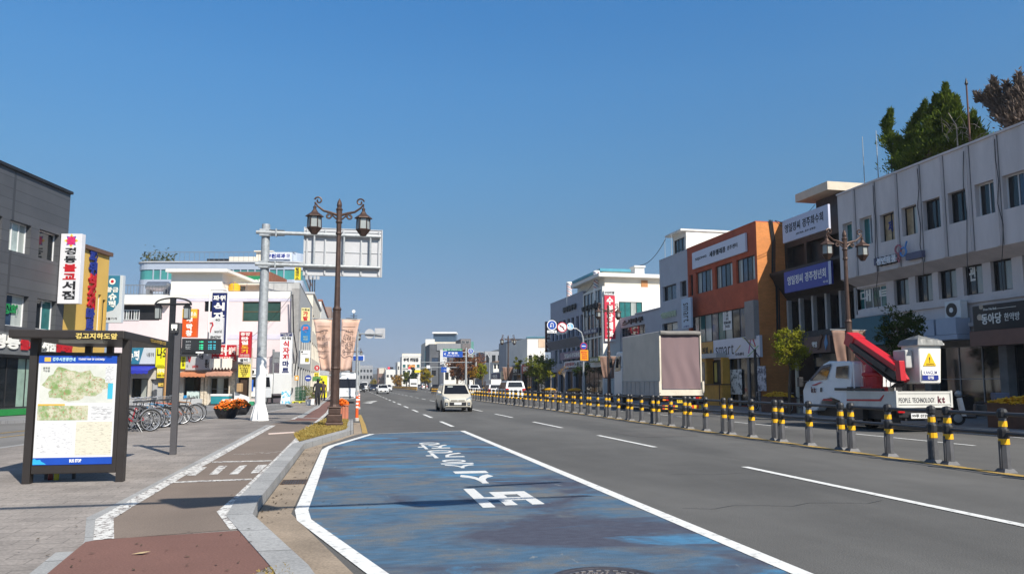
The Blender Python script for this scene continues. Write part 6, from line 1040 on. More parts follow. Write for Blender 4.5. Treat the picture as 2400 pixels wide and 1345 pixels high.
def car(label, mt, W=1.7, Hh=1.48, L=3.7, hood=.75, boot=0., belt=.95, loc=(0, 0, 0), rz=0., front=None, cat='car', r=.3, rails=False, name='car', plate='12가 3456', tail='tall', group=None):
    t = thing(name, label, cat, loc, rz, group); hw = W / 2; yf, yr = L / 2, -L / 2; ws = yf - hood; rb = yr + boot
    st = [(yr, hw * .86, hw * .88, .34, belt - .12, .01), (yr + .12, hw * .92, hw * .97, .24, belt - (.02 if boot else 0), .02), (rb + .3, hw * .94, hw, .2, belt, .02), (0, hw * .94, hw, .2, belt, .02), (ws, hw * .94, hw * .99, .2, belt - .02, .03), (yf - .32, hw * .92, hw * .95, .22, belt - .17, .05), (yf - .07, hw * .86, hw * .86, .24, belt - .30, .04), (yf, hw * .78, hw * .74, .3, belt - .40, .03)]
    mb = MB(); loft(mb, st[::-1]); body = mb.build('body', mt, t, True, bevel=.045, seg=3)
    ry0, ry1 = rb + (.28 if not boot else .62), ws - .62; rw = hw * .76; bw = hw * .95; zr = Hh
    mb = MB(); B4 = [(-bw, rb + .04, belt - .03), (bw, rb + .04, belt - .03), (bw, ws + .12, belt - .06), (-bw, ws + .12, belt - .06)]; T4 = [(-rw, ry0, zr - .04), (rw, ry0, zr - .04), (rw, ry1, zr - .03), (-rw, ry1, zr - .03)]
    mb.hexa(B4, T4); mid = (ry0 + ry1) / 2; mb.hexa([(-rw, ry0, zr - .041), (rw, ry0, zr - .041), (rw, ry1, zr - .031), (-rw, ry1, zr - .031)], [(-rw * .85, ry0 + .1, zr), (rw * .85, ry0 + .1, zr), (rw * .85, ry1 - .12, zr), (-rw * .85, ry1 - .12, zr)]); mb.build('roof', mt, t, True, bevel=.03)
    def lerp(a, b, f): return tuple(a[i] + (b[i] - a[i]) * f for i in range(3))
    def pane(nm, b0, b1, t1, t0, out, m0=.06, mt_=CARGLASS, lo=.06, hi=.93):
        q = [lerp(lerp(b0, t0, lo), lerp(b1, t1, lo), m0), lerp(lerp(b0, t0, lo), lerp(b1, t1, lo), 1 - m0), lerp(lerp(b0, t0, hi), lerp(b1, t1, hi), 1 - m0), lerp(lerp(b0, t0, hi), lerp(b1, t1, hi), m0)]; q = [Vector(p) + Vector(out) for p in q]; m_ = MB(); m_.poly(q); return m_.build(nm, mt_, t, True)
    pane('windscreen', B4[2], B4[3], T4[3], T4[2], (0, .012, .006)); pane('rear_window', B4[0], B4[1], T4[1], T4[0], (0, -.012, .006), .1, lo=.3 if not boot else .1)
    for s_, (a, b, c, d) in ((-1, (B4[3], B4[0], T4[0], T4[3])), (1, (B4[1], B4[2], T4[2], T4[1]))):
        for f0, f1 in ((.05, .49), (.53, .93)):
            q = [lerp(lerp(a, b, f), lerp(d, c, f), g) for f, g in ((f0, .12), (f1, .12), (f1, .9), (f0, .9))]; m_ = MB(); m_.poly([Vector(p) + Vector((s_ * .012, 0, .004)) for p in q]); m_.build('side_window', CARGLASS, t, True)
        m_ = MB(); m_.hexa([(s_ * hw * .97, ws - .12, belt), (s_ * (hw + .18), ws - .1, belt + .02), (s_ * (hw + .18), ws - .2, belt + .02), (s_ * hw * .97, ws - .22, belt)][::s_], [(s_ * hw * .97, ws - .12, belt + .1), (s_ * (hw + .17), ws - .1, belt + .15), (s_ * (hw + .17), ws - .2, belt + .15), (s_ * hw * .97, ws - .22, belt + .1)][::s_]); m_.build('mirror', mt, t, True, bevel=.02)
        x0 = hw * .80; m_ = MB(); m_.hexa([(s_ * (x0 - .26), yf + .01, belt - .42), (s_ * (x0 + .08), yf - .09, belt - .38), (s_ * (x0 + .08), yf - .35, belt - .38), (s_ * (x0 - .26), yf - .2, belt - .42)][::s_], [(s_ * (x0 - .20), yf - .02, belt - .28), (s_ * (x0 + .11), yf - .20, belt - .13), (s_ * (x0 + .11), yf - .5, belt - .13), (s_ * (x0 - .2), yf - .3, belt - .28)][::s_]); m_.build('headlight', HEADL, t, True, bevel=.015)
        m_ = MB(); zt0, zt1 = (belt - .25, belt + .12) if tail == 'tall' else (belt - .28, belt - .1); m_.box(s_ * (hw * .78) - .14, s_ * (hw * .78) + .14, yr - .03, yr + .22, zt0, zt1); m_.build('tail_light', TAILR, t, True, bevel=.03)
        for y in (yf - .68, yr + .62): wheel(t, s_ * (hw - .10), y, r, .19)
        m_ = MB()
        for y in (yf - .68, yr + .62): m_.cyl((s_ * (hw - .14), y, r + .02), (s_ * (hw + .012), y, r + .02), r * 1.17, n=20)
        m_.build('wheel_arch', BLACK, t, True)
    m_ = MB(); m_.box(-hw * .56, hw * .56, yf - .06, yf + .014, .33, .56); m_.build('grille', BLACK, t, True, bevel=.03); m_ = MB(); m_.box(-hw * .46, hw * .46, yf - .1, yf + .012, belt - .42, belt - .36); m_.build('upper_grille', BLACK, t, True, bevel=.015)
    for y, s_ in ((yf + .02, 1), (yr - .015, -1)):
        m_ = MB(); zp = .40 if s_ > 0 else (.62 if tail == 'tall' else .5); m_.box(-.21, .21, y - .008, y + .008, zp - .0, zp + .12); pl = m_.build('number_plate', PLATE, t, True)
    m_ = MB(); m_.box(-hw * .86, hw * .86, yr - .01, yr + .2, .3, .42); m_.build('rear_skirt', BLACK, t, True, bevel=.03)
    if rails:
        m_ = MB()
        for s_ in (-1, 1): m_.tube([(s_ * rw * .85, ry0 + .1, zr - .02), (s_ * rw * .85, ry0 + .25, zr + .05), (s_ * rw * .85, ry1 - .25, zr + .05), (s_ * rw * .85, ry1 - .1, zr - .02)], .02, 6)
        m_.build('roof_rail', GREYMETAL, t, True)
    if front:
        for s_ in (-1, 1): m_ = MB(); m_.box(s_ * hw * .72 - .09, s_ * hw * .72 + .09, yf - .09, yf + .012, .34, .54); m_.build('fog_lamp', BLACK, t, True, bevel=.02); m_ = MB(); m_.box(s_ * hw * .72 - .05, s_ * hw * .72 + .05, yf - .02, yf + .02, .39, .49); m_.build('fog_lamp_lens', HEADL, t, True)
        m_ = MB(); m_.box(-.06, .06, yf - .01, yf + .018, belt - .405, belt - .365); m_.build('badge', CHROME, t, True); m_ = MB(); m_.box(.15, .45, ws - .42, ws - .40, belt + .34, belt + .42); m_.build('sun_visor', PALEPANE, t, True)
    return t
CREAMP = paint('cream', (.50, .47, .40)); WHITEP = paint('white', (.66, .67, .68)); NAVYP = paint('navy', (.02, .03, .06)); BLACKP = paint('black', (.015, .015, .018)); SILVP = paint('silver', (.45, .47, .50), .3)
g_ = G(1071, 965); car('small cream hatchback driving towards us in the middle lane', CREAMP, 1.74, 1.56, 3.75, .72, 0, 1.02, (g_.x + .05, g_.y + 1.9, 0), math.pi + .0, True)
def lane_car(label, x0, x1, yb, mt, rz, W=1.8, **k):
    D = F * H / (yb - 900); X0 = (x0 - 824) * D * math.cos(A) / F; X1 = (x1 - 824) * D * math.cos(A) / F; Y = (D - (X0 + X1) / 2 * math.sin(A)) / math.cos(A); L = k.get('L', 4.5); return car(label, mt, W, loc=((X0 + X1) / 2, Y + L / 2, 0), rz=rz, **k)
lane_car('white sedan coming down the lane beyond the cream hatchback', 884, 912, 922.5, WHITEP, math.pi, 1.86, Hh=1.5, L=4.6, hood=1.05, boot=.55, front=True)
lane_car('white car close behind the oncoming white sedan', 902, 917, 916.5, WHITEP, math.pi, 1.8, Hh=1.5, L=4.4, hood=1.0, boot=.5); lane_car('dark blue car in the left lane ahead of the white sedan', 868, 884, 917, NAVYP, math.pi, 1.8, Hh=1.5, L=4.4, hood=1., boot=.5); lane_car('black sport utility car parked beyond the white box truck', 838, 851, 919, BLACKP, math.pi, 1.8, Hh=1.75, L=4.5, hood=1.0, r=.34)
lane_car('white estate car with roof rails driving away behind the barrier', 1181, 1232, 941.5, WHITEP, 0, 1.9, Hh=1.82, L=4.5, hood=1.0, rails=True, r=.35, belt=1.08)
lane_car('white sedan seen from behind beyond the estate car', 1098, 1127, 923.5, WHITEP, 0, 1.85, Hh=1.48, L=4.7, hood=1.0, boot=.6, tail='low'); lane_car('black car waiting far down the opposite lanes', 1011, 1030, 916, BLACKP, 0, 1.8, Hh=1.5, L=4.5, hood=1., boot=.5, tail='low'); lane_car('small pale car far down the opposite lanes beside the box truck', 988, 1001, 912.5, WHITEP, 0, 1.7, Hh=1.6, L=3.8); lane_car('dark car between the far box truck and the pale car', 978, 988, 911, NAVYP, 0, 1.8, Hh=1.5, L=4.5, boot=.5); lane_car('grey car far down the opposite lanes left of the cream hatchback roof', 1031, 1050, 915, SILVP, 0, 1.8, Hh=1.5, L=4.5, boot=.5)
lane_car('silver car half hidden behind the white estate car', 1146, 1176, 934, SILVP, 0, 1.75, Hh=1.55, L=4.2)
car('blue grey hatchback parked in the alley beside the brick building', paint('slate', (.13, .17, .24)), 1.7, 1.55, 3.9, .8, 0, .98, (25.9, 45.4, .14), R_(180 - 12))
# cab-over light trucks seen from the front
def cab_truck(label, loc, rz, W, Hc, L, box_h, box_w, boxm, mt=WHITEP, reefer=False, cl=1.55, bed=True, name='box_truck'):
    t = thing(name, label, 'truck', loc, rz); hw = W / 2; yf = L / 2; r = .33
    mb = MB(); B = [(-hw, yf - cl, .45), (hw, yf - cl, .45), (hw, yf - .02, .45), (-hw, yf - .02, .45)]; mz = Hc * .56
    mb.hexa(B, [(-hw, yf - cl, mz), (hw, yf - cl, mz), (hw, yf, mz), (-hw, yf, mz)]); mb.hexa([(-hw, yf - cl, mz + .001), (hw, yf - cl, mz + .001), (hw, yf, mz + .001), (-hw, yf, mz + .001)], [(-hw * .88, yf - cl, Hc), (hw * .88, yf - cl, Hc), (hw * .86, yf - .42, Hc), (-hw * .86, yf - .42, Hc)]); mb.build('cab', mt, t, True, bevel=.06, seg=3)
    m_ = MB(); m_.poly([(hw * .88, yf - .045 + .02, mz + .07), (-hw * .88, yf - .045 + .02, mz + .07), (-hw * .80, yf - .36 + .02, Hc - .1), (hw * .80, yf - .36 + .02, Hc - .1)][::1]); m_.build('windscreen', CARGLASS, t, True)
    for s_ in (-1, 1):
        m_ = MB(); q = [(s_ * (hw * .985 + .012), yf - .16, mz + .08), (s_ * (hw * .985 + .012), yf - cl + .3, mz + .08), (s_ * (hw * .89 + .015), yf - cl + .3, Hc - .12), (s_ * (hw * .89 + .015), yf - .46, Hc - .12)]; m_.poly(q if s_ > 0 else q[::-1]); m_.build('side_window', CARGLASS, t, True)
        m_ = MB(); m_.box(s_ * hw * .84 - .13, s_ * hw * .84 + .13, yf - .03, yf + .025, .70, .94); m_.build('headlight', HEADL, t, True, bevel=.03); m_ = MB(); m_.box(s_ * hw * .93 - .05, s_ * hw * .93 + .05, yf - .03, yf + .027, .945, 1.0); m_.build('indicator', AMBER, t, True)
        m_ = MB(); m_.box(s_ * (hw + .14) - .09, s_ * (hw + .14) + .09, yf - .08, yf + .02, mz + .0, mz + .28); m_.cyl((s_ * hw * .95, yf - .1, mz + .1), (s_ * (hw + .14), yf - .05, mz + .15), .015, n=5); m_.build('mirror', BLACK, t, True, bevel=.02)
        for y in (yf - .72, -L / 2 + .9): wheel(t, s_ * (hw - .12), y, r, .2)
    m_ = MB(); m_.box(-hw * .98, hw * .98, yf - .1, yf + .05, .40, .66); m_.build('bumper', mt, t, True, bevel=.04); m_ = MB(); m_.box(-hw * .6, hw * .6, yf, yf + .056, .46, .53); m_.build('bumper_slot', BLACK, t, True); m_ = MB(); m_.box(-.26, .26, yf + .03, yf + .062, .545, .655); m_.build('number_plate', PLATE, t, True)
    m_ = MB(); m_.ring((0, yf + .01, .98), (1, 0, 0), (0, 0, 1), .06, .01, 14, 5); m_.build('badge', CHROME, t, True)
    m_ = MB(); m_.box(-.42, .42, -L / 2 + .1, yf - .4, .38, .56); m_.build('chassis', BLACK, t, True)
    if box_h:
        m_ = MB(); bw = box_w / 2; m_.box(-bw, bw, -L / 2, yf - cl - .08, .72, box_h); m_.build('cargo_box', boxm, t, True, bevel=.03); m_ = MB()
        for x in (-bw, bw - .04): m_.box(x, x + .04, yf - cl - .076, yf - cl - .05, .72, box_h)
        m_.box(-bw, bw, yf - cl - .0755, yf - cl - .05, box_h - .04, box_h); m_.build('box_edge', GREYMETAL, t, True)
        if reefer: m_ = MB(); m_.box(-hw * .6, hw * .6, yf - cl - .07, yf - .75, Hc + .06, Hc + .45); ru = m_.build('cooling_unit', WHITE, t, True, bevel=.06); m_ = MB(); m_.cyl((-.25, yf - .76, Hc + .26), (-.25, yf - .72, Hc + .26), .14, n=14); m_.cyl((.25, yf - .76, Hc + .26), (.25, yf - .72, Hc + .26), .14, n=14); m_.build('fan', BLACK, ru, True)
    return t
BOXW = M('box_white', (.74, .74, .72), .4, var=.04, scale=1)
fz = facing(63.0); a0, a1 = fz.px(786, 945)[0], fz.px(839, 945)[0]; c = fz.p((a0 + a1) / 2, 0, 0); cab_truck('white box truck facing us in the lay-by behind the lamp post', (c.x, c.y + 2.6, 0), math.pi, 1.85, 2.08, 5.3, fz.px(815, 871)[1], 1.9, BOXW)
fz = facing(55.0); a0, a1 = fz.px(594, 945)[0], fz.px(652, 945)[0]; c = fz.p((a0 + a1) / 2 - .0, 0, 0); t_ = cab_truck('white refrigerated truck parked by the pink wall behind the sign pole', (c.x - .3, c.y + 2.4, .12), math.pi - A - .12, 1.8, 2.05, 4.9, fz.px(620, 874)[1] - .1, 1.95, BOXW, reefer=True)
part_b = MB(); part_b.box(-.2, .16, 2.46, 2.49, .95, 1.75); part_b.build('blue_cover', M('blue_cloth', (.02, .12, .5), .6, var=.2), t_, True)
def far_truck(label, x0, x1, yt, yb, rear, mt=BOXW):
    D = F * H / (yb - 900); X0 = (x0 - 824) * D * math.cos(A) / F; X1 = (x1 - 824) * D * math.cos(A) / F; Y = (D - X0 * math.sin(A)) / math.cos(A); z_ = H + (900 - yt) * D / F; return cab_truck(label, ((X0 + X1) / 2, Y + 2.7, 0), 0 if rear else math.pi, (X1 - X0) * .95, 2.05, 5.4, z_, X1 - X0, mt)
t_ = far_truck('white box truck driving away far down the opposite lanes', 960, 978, 888, 914, True); mb = MB(); mb.box(-.75, .75, -2.73, -2.705, 1.5, 1.85); mb.build('rear_louvre', BLACK, t_, True); far_truck('white truck coming in the far left lanes past the black car', 847, 862, 899, 915.5, False); far_truck('small white van truck standing left of the white estate car', 1149, 1174, 889, 930, True)
# cargo truck with curtain sides
X0 = 16.8; Yr = 40.4; cr = cross(Yr); sd_ = street_right(X0); X1 = cr.px(1645, 900)[0]; zt_ = cr.px(1594, 776)[1]; zb_ = cr.px(1594, 912)[1]; Yf = -sd_.px(1458, 850)[0]; Yc = -sd_.px(1438, 870)[0]; zs = sd_.px(1540, 893)[1]
t = thing('cargo_truck', 'large curtain sided cargo truck with faded mauve rear tarpaulin driving away', 'truck', ((X0 + X1) / 2, (Yr + Yc) / 2, 0)); TARP = M('taupe_tarpaulin', (.58, .52, .44), .8, var=.1, scale=.7, bump=.25, bscale=3); MAUVE = M('mauve_tarpaulin', (.185, .128, .136), .8, var=.1, scale=.6, bump=.5, bscale=2.2, stretch=(1, 1, .25)); CREAMF = M('cream_frame', (.62, .56, .46), .6, var=.12)  # side curtain colour raised to stand in for daylight through the cloth
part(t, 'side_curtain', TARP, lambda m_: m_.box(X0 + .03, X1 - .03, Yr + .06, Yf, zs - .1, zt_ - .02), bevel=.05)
mb = MB(); N, K = 16, 22
for i in range(N + 1):
    for j in range(K + 1):
        u = j / K; f_ = i / N; mb.v.append((X0 + .12 + (X1 - X0 - .24) * u, Yr + .03 + .025 * math.sin(u * 19 + 2 * math.sin(f_ * 5)) * (.4 + f_) - .05 * f_ * (1 + math.sin(u * 7)), zt_ - .18 - (zt_ - .18 - zb_ - .02) * f_))
for i in range(N):
    for j in range(K): a = i * (K + 1) + j; mb.f.append((a, a + K + 1, a + K + 2, a + 1)); mb.m.append(0)
mb.build('rear_tarpaulin', MAUVE, t, smooth=True)
part(t, 'rolled_flap', M('grey_roll', (.19, .18, .17), .8, var=.2, scale=2), lambda m_: m_.tube([(X0 + .05, Yr - .02, zt_ - .1), (X0 + .5, Yr - .05, zt_ - .13), (X1 - .4, Yr - .03, zt_ - .1), (X1 - .05, Yr, zt_ - .12)], .13, 10)); part(t, 'frame', CREAMF, lambda m_: (m_.box(X0, X0 + .09, Yr - .03, Yr + .05, zb_ - .1, zt_ - .15), m_.box(X1 - .07, X1, Yr - .03, Yr + .05, zb_ - .1, zt_ - .15), m_.box(X0 - .06, X1 + .06, Yr - .08, Yr + .04, zb_ - .34, zb_ - .02), m_.box(X0 - .09, X0 + .02, Yr - .12, Yr, zb_ - .2, zb_ + .45), m_.box(X1 - .02, X1 + .09, Yr - .12, Yr, zb_ - .2, zb_ + .45)))
GRAYP = M('truck_grey', (.34, .35, .36), .5, .2, var=.12)
part(t, 'side_gate', GRAYP, lambda m_: ([m_.box(X0 - .02, X0 + .04, Yr + .1 + k * (Yf - Yr - .2) / 8, Yr + .16 + k * (Yf - Yr - .2) / 8, zs - .75, zs) for k in range(9)], m_.box(X0 - .03, X0 + .05, Yr + .05, Yf, zs - .04, zs + .03), m_.box(X0 + .0, X0 + .06, Yr + .05, Yf, zs - .74, zs - .05), m_.box(X0 - .03, X0 + .05, Yr + .05, Yf, zs - .82, zs - .74)))
part(t, 'chassis', BLACK, lambda m_: (m_.box(X0 + .5, X1 - .5, Yr + .2, Yc - .4, .55, zs - .8), m_.box(X0 + .15, X1 - .15, Yr + .05, Yr + .2, .75, zb_ - .34))); zc = zs + .9; CW = M('cab_white', (.58, .59, .60), .35, var=.05)
part(t, 'cab', CW, lambda m_: (m_.box(X0 + .02, X1 - .02, Yf + .12, Yc + .0, .75, zc), m_.hexa([(X0 + .02, Yf + .12, zc + .001), (X1 - .02, Yf + .12, zc + .001), (X1 - .02, Yc, zc + .001), (X0 + .02, Yc, zc + .001)], [(X0 + .1, Yf + .12, zc + 1.0), (X1 - .1, Yf + .12, zc + 1.0), (X1 - .1, Yc - .35, zc + 1.0), (X0 + .1, Yc - .35, zc + 1.0)])), bevel=.06)
part(t, 'side_window', CARGLASS, lambda m_: m_.poly([(X0 + .0, Yf + .35, zc - .2), (X0 + .0, Yf + .35, zc + .75)][::-1] + [(X0 + .0, Yc - .25, zc - .25), (X0 + .04, Yc - .45, zc + .7)])); part(t, 'mirror', BLACK, lambda m_: (m_.box(X0 - .3, X0 - .1, Yc - .1, Yc + .02, zc + .0, zc + .6), m_.cyl((X0, Yc - .2, zc + .5), (X0 - .2, Yc - .05, zc + .55), .02, n=5)))
for sx_ in (0, 1):
    x = X0 + .15 if sx_ == 0 else X1 - .15
    for y in (Yr + 1.3, Yc - 1.3): wheel(t, 0, 0, .48, .3); w_ = t.children[-1]; w_.location = (x - t.location.x, y - t.location.y, 0)
    x0_ = X0 + .12 if sx_ == 0 else X1 - .62; part(t, 'tail_light', TAILR, lambda m_: m_.box(x0_ + .18, x0_ + .38, Yr - .1, Yr - .02, zb_ - .62, zb_ - .42)); part(t, 'indicator', AMBER, lambda m_: m_.box(x0_ if sx_ == 0 else x0_ + .39, x0_ + .17 if sx_ == 0 else x0_ + .55, Yr - .1, Yr - .02, zb_ - .62, zb_ - .42)); part(t, 'reversing_light', HEADL, lambda m_: m_.box(x0_ + .39 if sx_ == 0 else x0_ + .05, x0_ + .5 if sx_ == 0 else x0_ + .17, Yr - .1, Yr - .02, zb_ - .62, zb_ - .42))
    mb = MB(); zz0, zz1 = zb_ - 1.1, zb_ - .88; xs0, xs1 = (X0 + .1, X0 + 1.0) if sx_ == 0 else (X1 - .95, X1 - .1)
    for k in range(6): xa_, xb_ = xs0 + (xs1 - xs0) * k / 6, xs0 + (xs1 - xs0) * (k + 1) / 6; mb.poly([(xa_, Yr - .06, zz0), (xb_, Yr - .06, zz0), (xb_, Yr - .06, zz1), (xa_, Yr - .06, zz1)], k % 2)
    mb.build('hazard_plate', [M('hazard_red', (.55, .06, .02), .4), PLATEY], t)
part(t, 'bumper', BLACK, lambda m_: m_.box(X0 + .1, X1 - .1, Yr - .05, Yr + .05, zb_ - 1.15, zb_ - .85)); xm = (X0 + X1) / 2 - .3; part(t, 'number_plate', PLATEY, lambda m_: m_.box(xm, xm + .55, Yr - .09, Yr - .06, zb_ - .75, zb_ - .48)); letters(t, '87사 2041', cross(Yr - .09), (xm + .04, xm + .51, zb_ - .70, zb_ - .53), INK, .002, .02, depth=.003)
# white bucket truck
X0 = 17.05; Yr = 21.7; cr = cross(Yr); sd_ = street_right(X0); X1 = cr.px(2229, 930)[0]; Yf = -sd_.px(1881, 920)[0]; KW = paint('truck_white', (.72, .73, .74), .35); BRED = paint('boom_red', (.45, .012, .022), .4)
t = thing('bucket_truck', 'white telecom bucket truck with folded red boom and tarpaulin topped bucket', 'truck', ((X0 + X1) / 2, (Yr + Yf) / 2, 0)); S_ = lambda x, y: sd_.px(x, y)
out = [S_(*p) for p in ((1884, 965), (1881, 915), (1886, 897), (1894, 889), (1922, 853), (1934, 846), (1982, 846), (1990, 852), (1991, 950), (1975, 958), (1968, 940), (1948, 932), (1926, 938), (1914, 962))][::-1]
wd = X1 - X0; mb = MB(); i0 = 0; k = len(out)
for f_, c_ in ((0, .0), (.03, .05), (.97, .05), (1, 0)):
    for a, b in out: q = sd_.p(a, b, 0); zc_ = 1.35; ins = .0 if b < zc_ else (b - zc_) * .13; mb.v.append((X0 + ins + (wd - 2 * ins) * (0 if f_ == 0 else 1 if f_ == 1 else f_), q.y + (0 if c_ else 0), q.z))
cx_, cy_ = sum(p[0] for p in out) / k, sum(p[1] for p in out) / k
for j in range(3):
    for q in range(k): mb.f.append((j * k + q, j * k + (q + 1) % k, (j + 1) * k + (q + 1) % k, (j + 1) * k + q)); mb.m.append(0)
mb.f.append(tuple(reversed(range(k)))); mb.f.append(tuple(3 * k + q for q in range(k))); mb.m += [0, 0]; mb.build('cab', KW, t, bevel=.05, seg=3)
def sidepoly(nm, mt, pts, c=.03, x_in=0.): o = MB(); o.poly([(lambda q: (X0 + max(0, (q.z - 1.35)) * .13 - c, q.y, q.z))(sd_.p(*S_(*p))) for p in pts]); return o.build(nm, mt, t)
sidepoly('door_window', CARGLASS, [(1897, 892), (1921, 861), (1943, 855), (1936, 888)][::-1], .035); sidepoly('quarter_window', CARGLASS, [(1956, 859), (1984, 856), (1985, 886), (1957, 885)][::-1], .035); sidepoly('window_visor', NAVYP, [(1897, 890), (1921, 857), (1944, 852), (1942, 858), (1923, 864), (1902, 890)][::-1], .045)
sidepoly('door_handle', BLACK, [(1923, 908), (1927, 908), (1927, 918), (1923, 918)][::-1], .02); r = sd_.rect(1901, 906, 1912, 920, .02); letters(t, 'kt', sd_, r, M('kt_dark', (.10, .03, .04), .5), .025, .04, depth=.004); sidepoly('red_flash', BRED, [(1901, 903), (1921, 895), (1927, 895), (1911, 903)][::-1], .02); sidepoly('red_stripe', BRED, [(1927, 938), (1931, 934), (1951, 935), (1951, 939)][::-1], .012)
part(t, 'mirror', BLACK, lambda m_: (m_.box(X0 - .28, X0 - .1, Yf - .25, Yf - .1, S_(1886, 906)[1], S_(1886, 884)[1]), m_.cyl((X0 - .2, Yf - .2, S_(1886, 895)[1]), (X0 + .1, Yf - .4, S_(1886, 895)[1] + .05), .02, n=5)), bevel=.04); part(t, 'front_bumper', KW, lambda m_: m_.box(X0 + .02, X1 - .02, Yf - .25, Yf + .06, .42, .75), bevel=.05)
part(t, 'guard_bars', WHITE, lambda m_: [m_.cyl((X0 + .1 + k * .32, -S_(1996, 900)[0], .95), (X0 + .1 + k * .32, -S_(1996, 900)[0], 2.3), .025, n=6) for k in range(6)])
zt_, zb_ = cr.px(2150, 917)[1], cr.px(2150, 955)[1]; Yb = -S_(1985, 930)[0]; BEDW = M('bed_white', (.58, .57, .53), .5, var=.1, scale=2)
part(t, 'tailgate', BEDW, lambda m_: (m_.box(X0 + .01, X1 - .01, Yr, Yr + .05, zb_, zt_), m_.box(X0, X1, Yr - .02, Yr, zt_ - .06, zt_), m_.box(X0, X1, Yr - .025, Yr, zb_ + .1, zb_ + .14), m_.box(X0, X1, Yr - .025, Yr, zb_, zb_ + .05), m_.box(X0 - .03, X0 + .04, Yr - .03, Yr + .08, zb_, zt_ + .03), m_.box(X1 - .04, X1 + .03, Yr - .03, Yr + .08, zb_, zt_ + .03)))
letters(t, 'PEOPLE. TECHNOLOGY.', cr, cr.rect(2106, 932, 2192, 943), M('dark_letter', (.06, .06, .07), .5), .003, .01, depth=.004); letters(t, 'kt', cr, cr.rect(2197, 928, 2215, 944), MATS['kt_dark'], .003, .05, depth=.004); part(t, 'side_gate', BEDW, lambda m_: (m_.box(X0 - .01, X0 + .04, Yr + .09, Yb, zb_, zt_), m_.box(X0 - .03, X0 - .005, Yr + .1, Yb, zt_ - .05, zt_))); part(t, 'side_gate', BEDW, lambda m_: m_.box(X1 - .04, X1 + .01, Yr + .09, Yb, zb_, zt_)); sidepoly('red_stripe', BRED, [(1985, 935), (2062, 935), (2071, 925), (2074, 925), (2066, 940), (1985, 939)][::-1], .015)
part(t, 'deck', GREYMETAL, lambda m_: m_.box(X0 + .05, X1 - .05, Yr + .06, Yb + .3, zb_ - .02, zb_ + .05)); part(t, 'chassis', BLACK, lambda m_: (m_.box(X0 + .35, X1 - .35, Yr + .1, Yf - .4, .38, zb_ - .03), m_.box(X0 + .15, X0 + .4, Yr + 1.9, Yr + 2.7, .35, zb_ - .05), m_.box(X0 + .1, X1 - .1, Yr + .05, Yr + .2, .5, zb_ - .05)))
part(t, 'outrigger_bar', DARKMETAL, lambda m_: (m_.box(X0 - .02, X1 + .02, Yb - .25, Yb - .05, zt_ - .02, zt_ + .14), m_.box(X0 + .0, X0 + .12, Yr + .7, Yb + .7, zt_ + .01, zt_ + .1))); part(t, 'yellow_box', M('tool_box_yellow', (.5, .36, .03), .5), lambda m_: m_.box(X0 - .01, X0 + .3, Yr + 1.1, Yr + 2.0, zt_ + .101, zt_ + .22))
for x in (X0 + .14, X1 - .14):
    for y in (-S_(2045, 990)[0], -S_(1925, 975)[0]): wheel(t, 0, 0, .37, .24); w_ = t.children[-1]; w_.location = (x - t.location.x, y - t.location.y, 0)
    part(t, 'tail_light', TAILR, lambda m_: m_.box(x - .12, x + .12, Yr - .03, Yr + .03, zb_ - .16, zb_ - .04)); part(t, 'mud_flap', BLACK, lambda m_: m_.box(x - .17, x + .17, Yr + .25, Yr + .28, .25, zb_ - .1))
r = cr.rect(2134, 968, 2176, 980); part(t, 'number_plate', PLATE, lambda m_: m_.fbox(cr, *r, .01, .03)); letters(t, '99루 0739', cr, (r[0] + .03, r[1] - .03, r[2] + .03, r[3] - .03), INK, .032, .02, depth=.003)
# its crane
XC = 17.6; bf = street_right(XC); Bq = lambda x, y: bf.p(*bf.px(x, y)); col = -S_(1992, 900)[0] - .5
part(t, 'crane_column', BRED, lambda m_: (m_.box(XC - .3, XC + .35, col - .3, col + .3, zb_ + .05, zt_ + .15), m_.lathe([(.30, zt_ + .1), (.32, zt_ + .5), (.36, zt_ + .52), (.36, zt_ + .62), (.26, zt_ + .64), (.2, zt_ + .95)], (XC, col, 0), 14)), bevel=.02)
top = Bq(1998, 793); low = Bq(2108, 868); dv = (low - top).normalized(); nv = Vector((0, -dv.z, dv.y)); nv = nv if nv.z > 0 else -nv
def beam(m_, a, b, x0_, x1_, h0, h1): m_.hexa([(x0_, (a + nv * h0).y, (a + nv * h0).z), (x1_, (a + nv * h0).y, (a + nv * h0).z), (x1_, (b + nv * h0).y, (b + nv * h0).z), (x0_, (b + nv * h0).y, (b + nv * h0).z)][::-1], [(x0_, (a + nv * h1).y, (a + nv * h1).z), (x1_, (a + nv * h1).y, (a + nv * h1).z), (x1_, (b + nv * h1).y, (b + nv * h1).z), (x0_, (b + nv * h1).y, (b + nv * h1).z)][::-1])
part(t, 'boom', BRED, lambda m_: (beam(m_, top, low, XC - .2, XC + .2, -.02, .17), beam(m_, top - dv * .1, top + dv * .35, XC - .24, XC + .24, -.25, .2)), bevel=.015); part(t, 'inner_boom', DARKMETAL, lambda m_: (beam(m_, top + dv * .36, low + dv * .15, XC - .22, XC + .22, -.26, -.03), beam(m_, top + dv * .3, low - dv * .3, XC - .29, XC - .23, -.2, -.05)))
pv = top + dv * .25; part(t, 'boom_link', BRED, lambda m_: m_.hexa([(XC - .19, col - .22, zt_ + .9), (XC + .19, col - .22, zt_ + .9), (XC + .19, col + .22, zt_ + .9), (XC - .19, col + .22, zt_ + .9)], [(XC - .21, pv.y - .15, pv.z - .2), (XC + .21, pv.y - .15, pv.z - .2), (XC + .21, pv.y + .25, pv.z - .15), (XC - .21, pv.y + .25, pv.z - .15)]), bevel=.02)
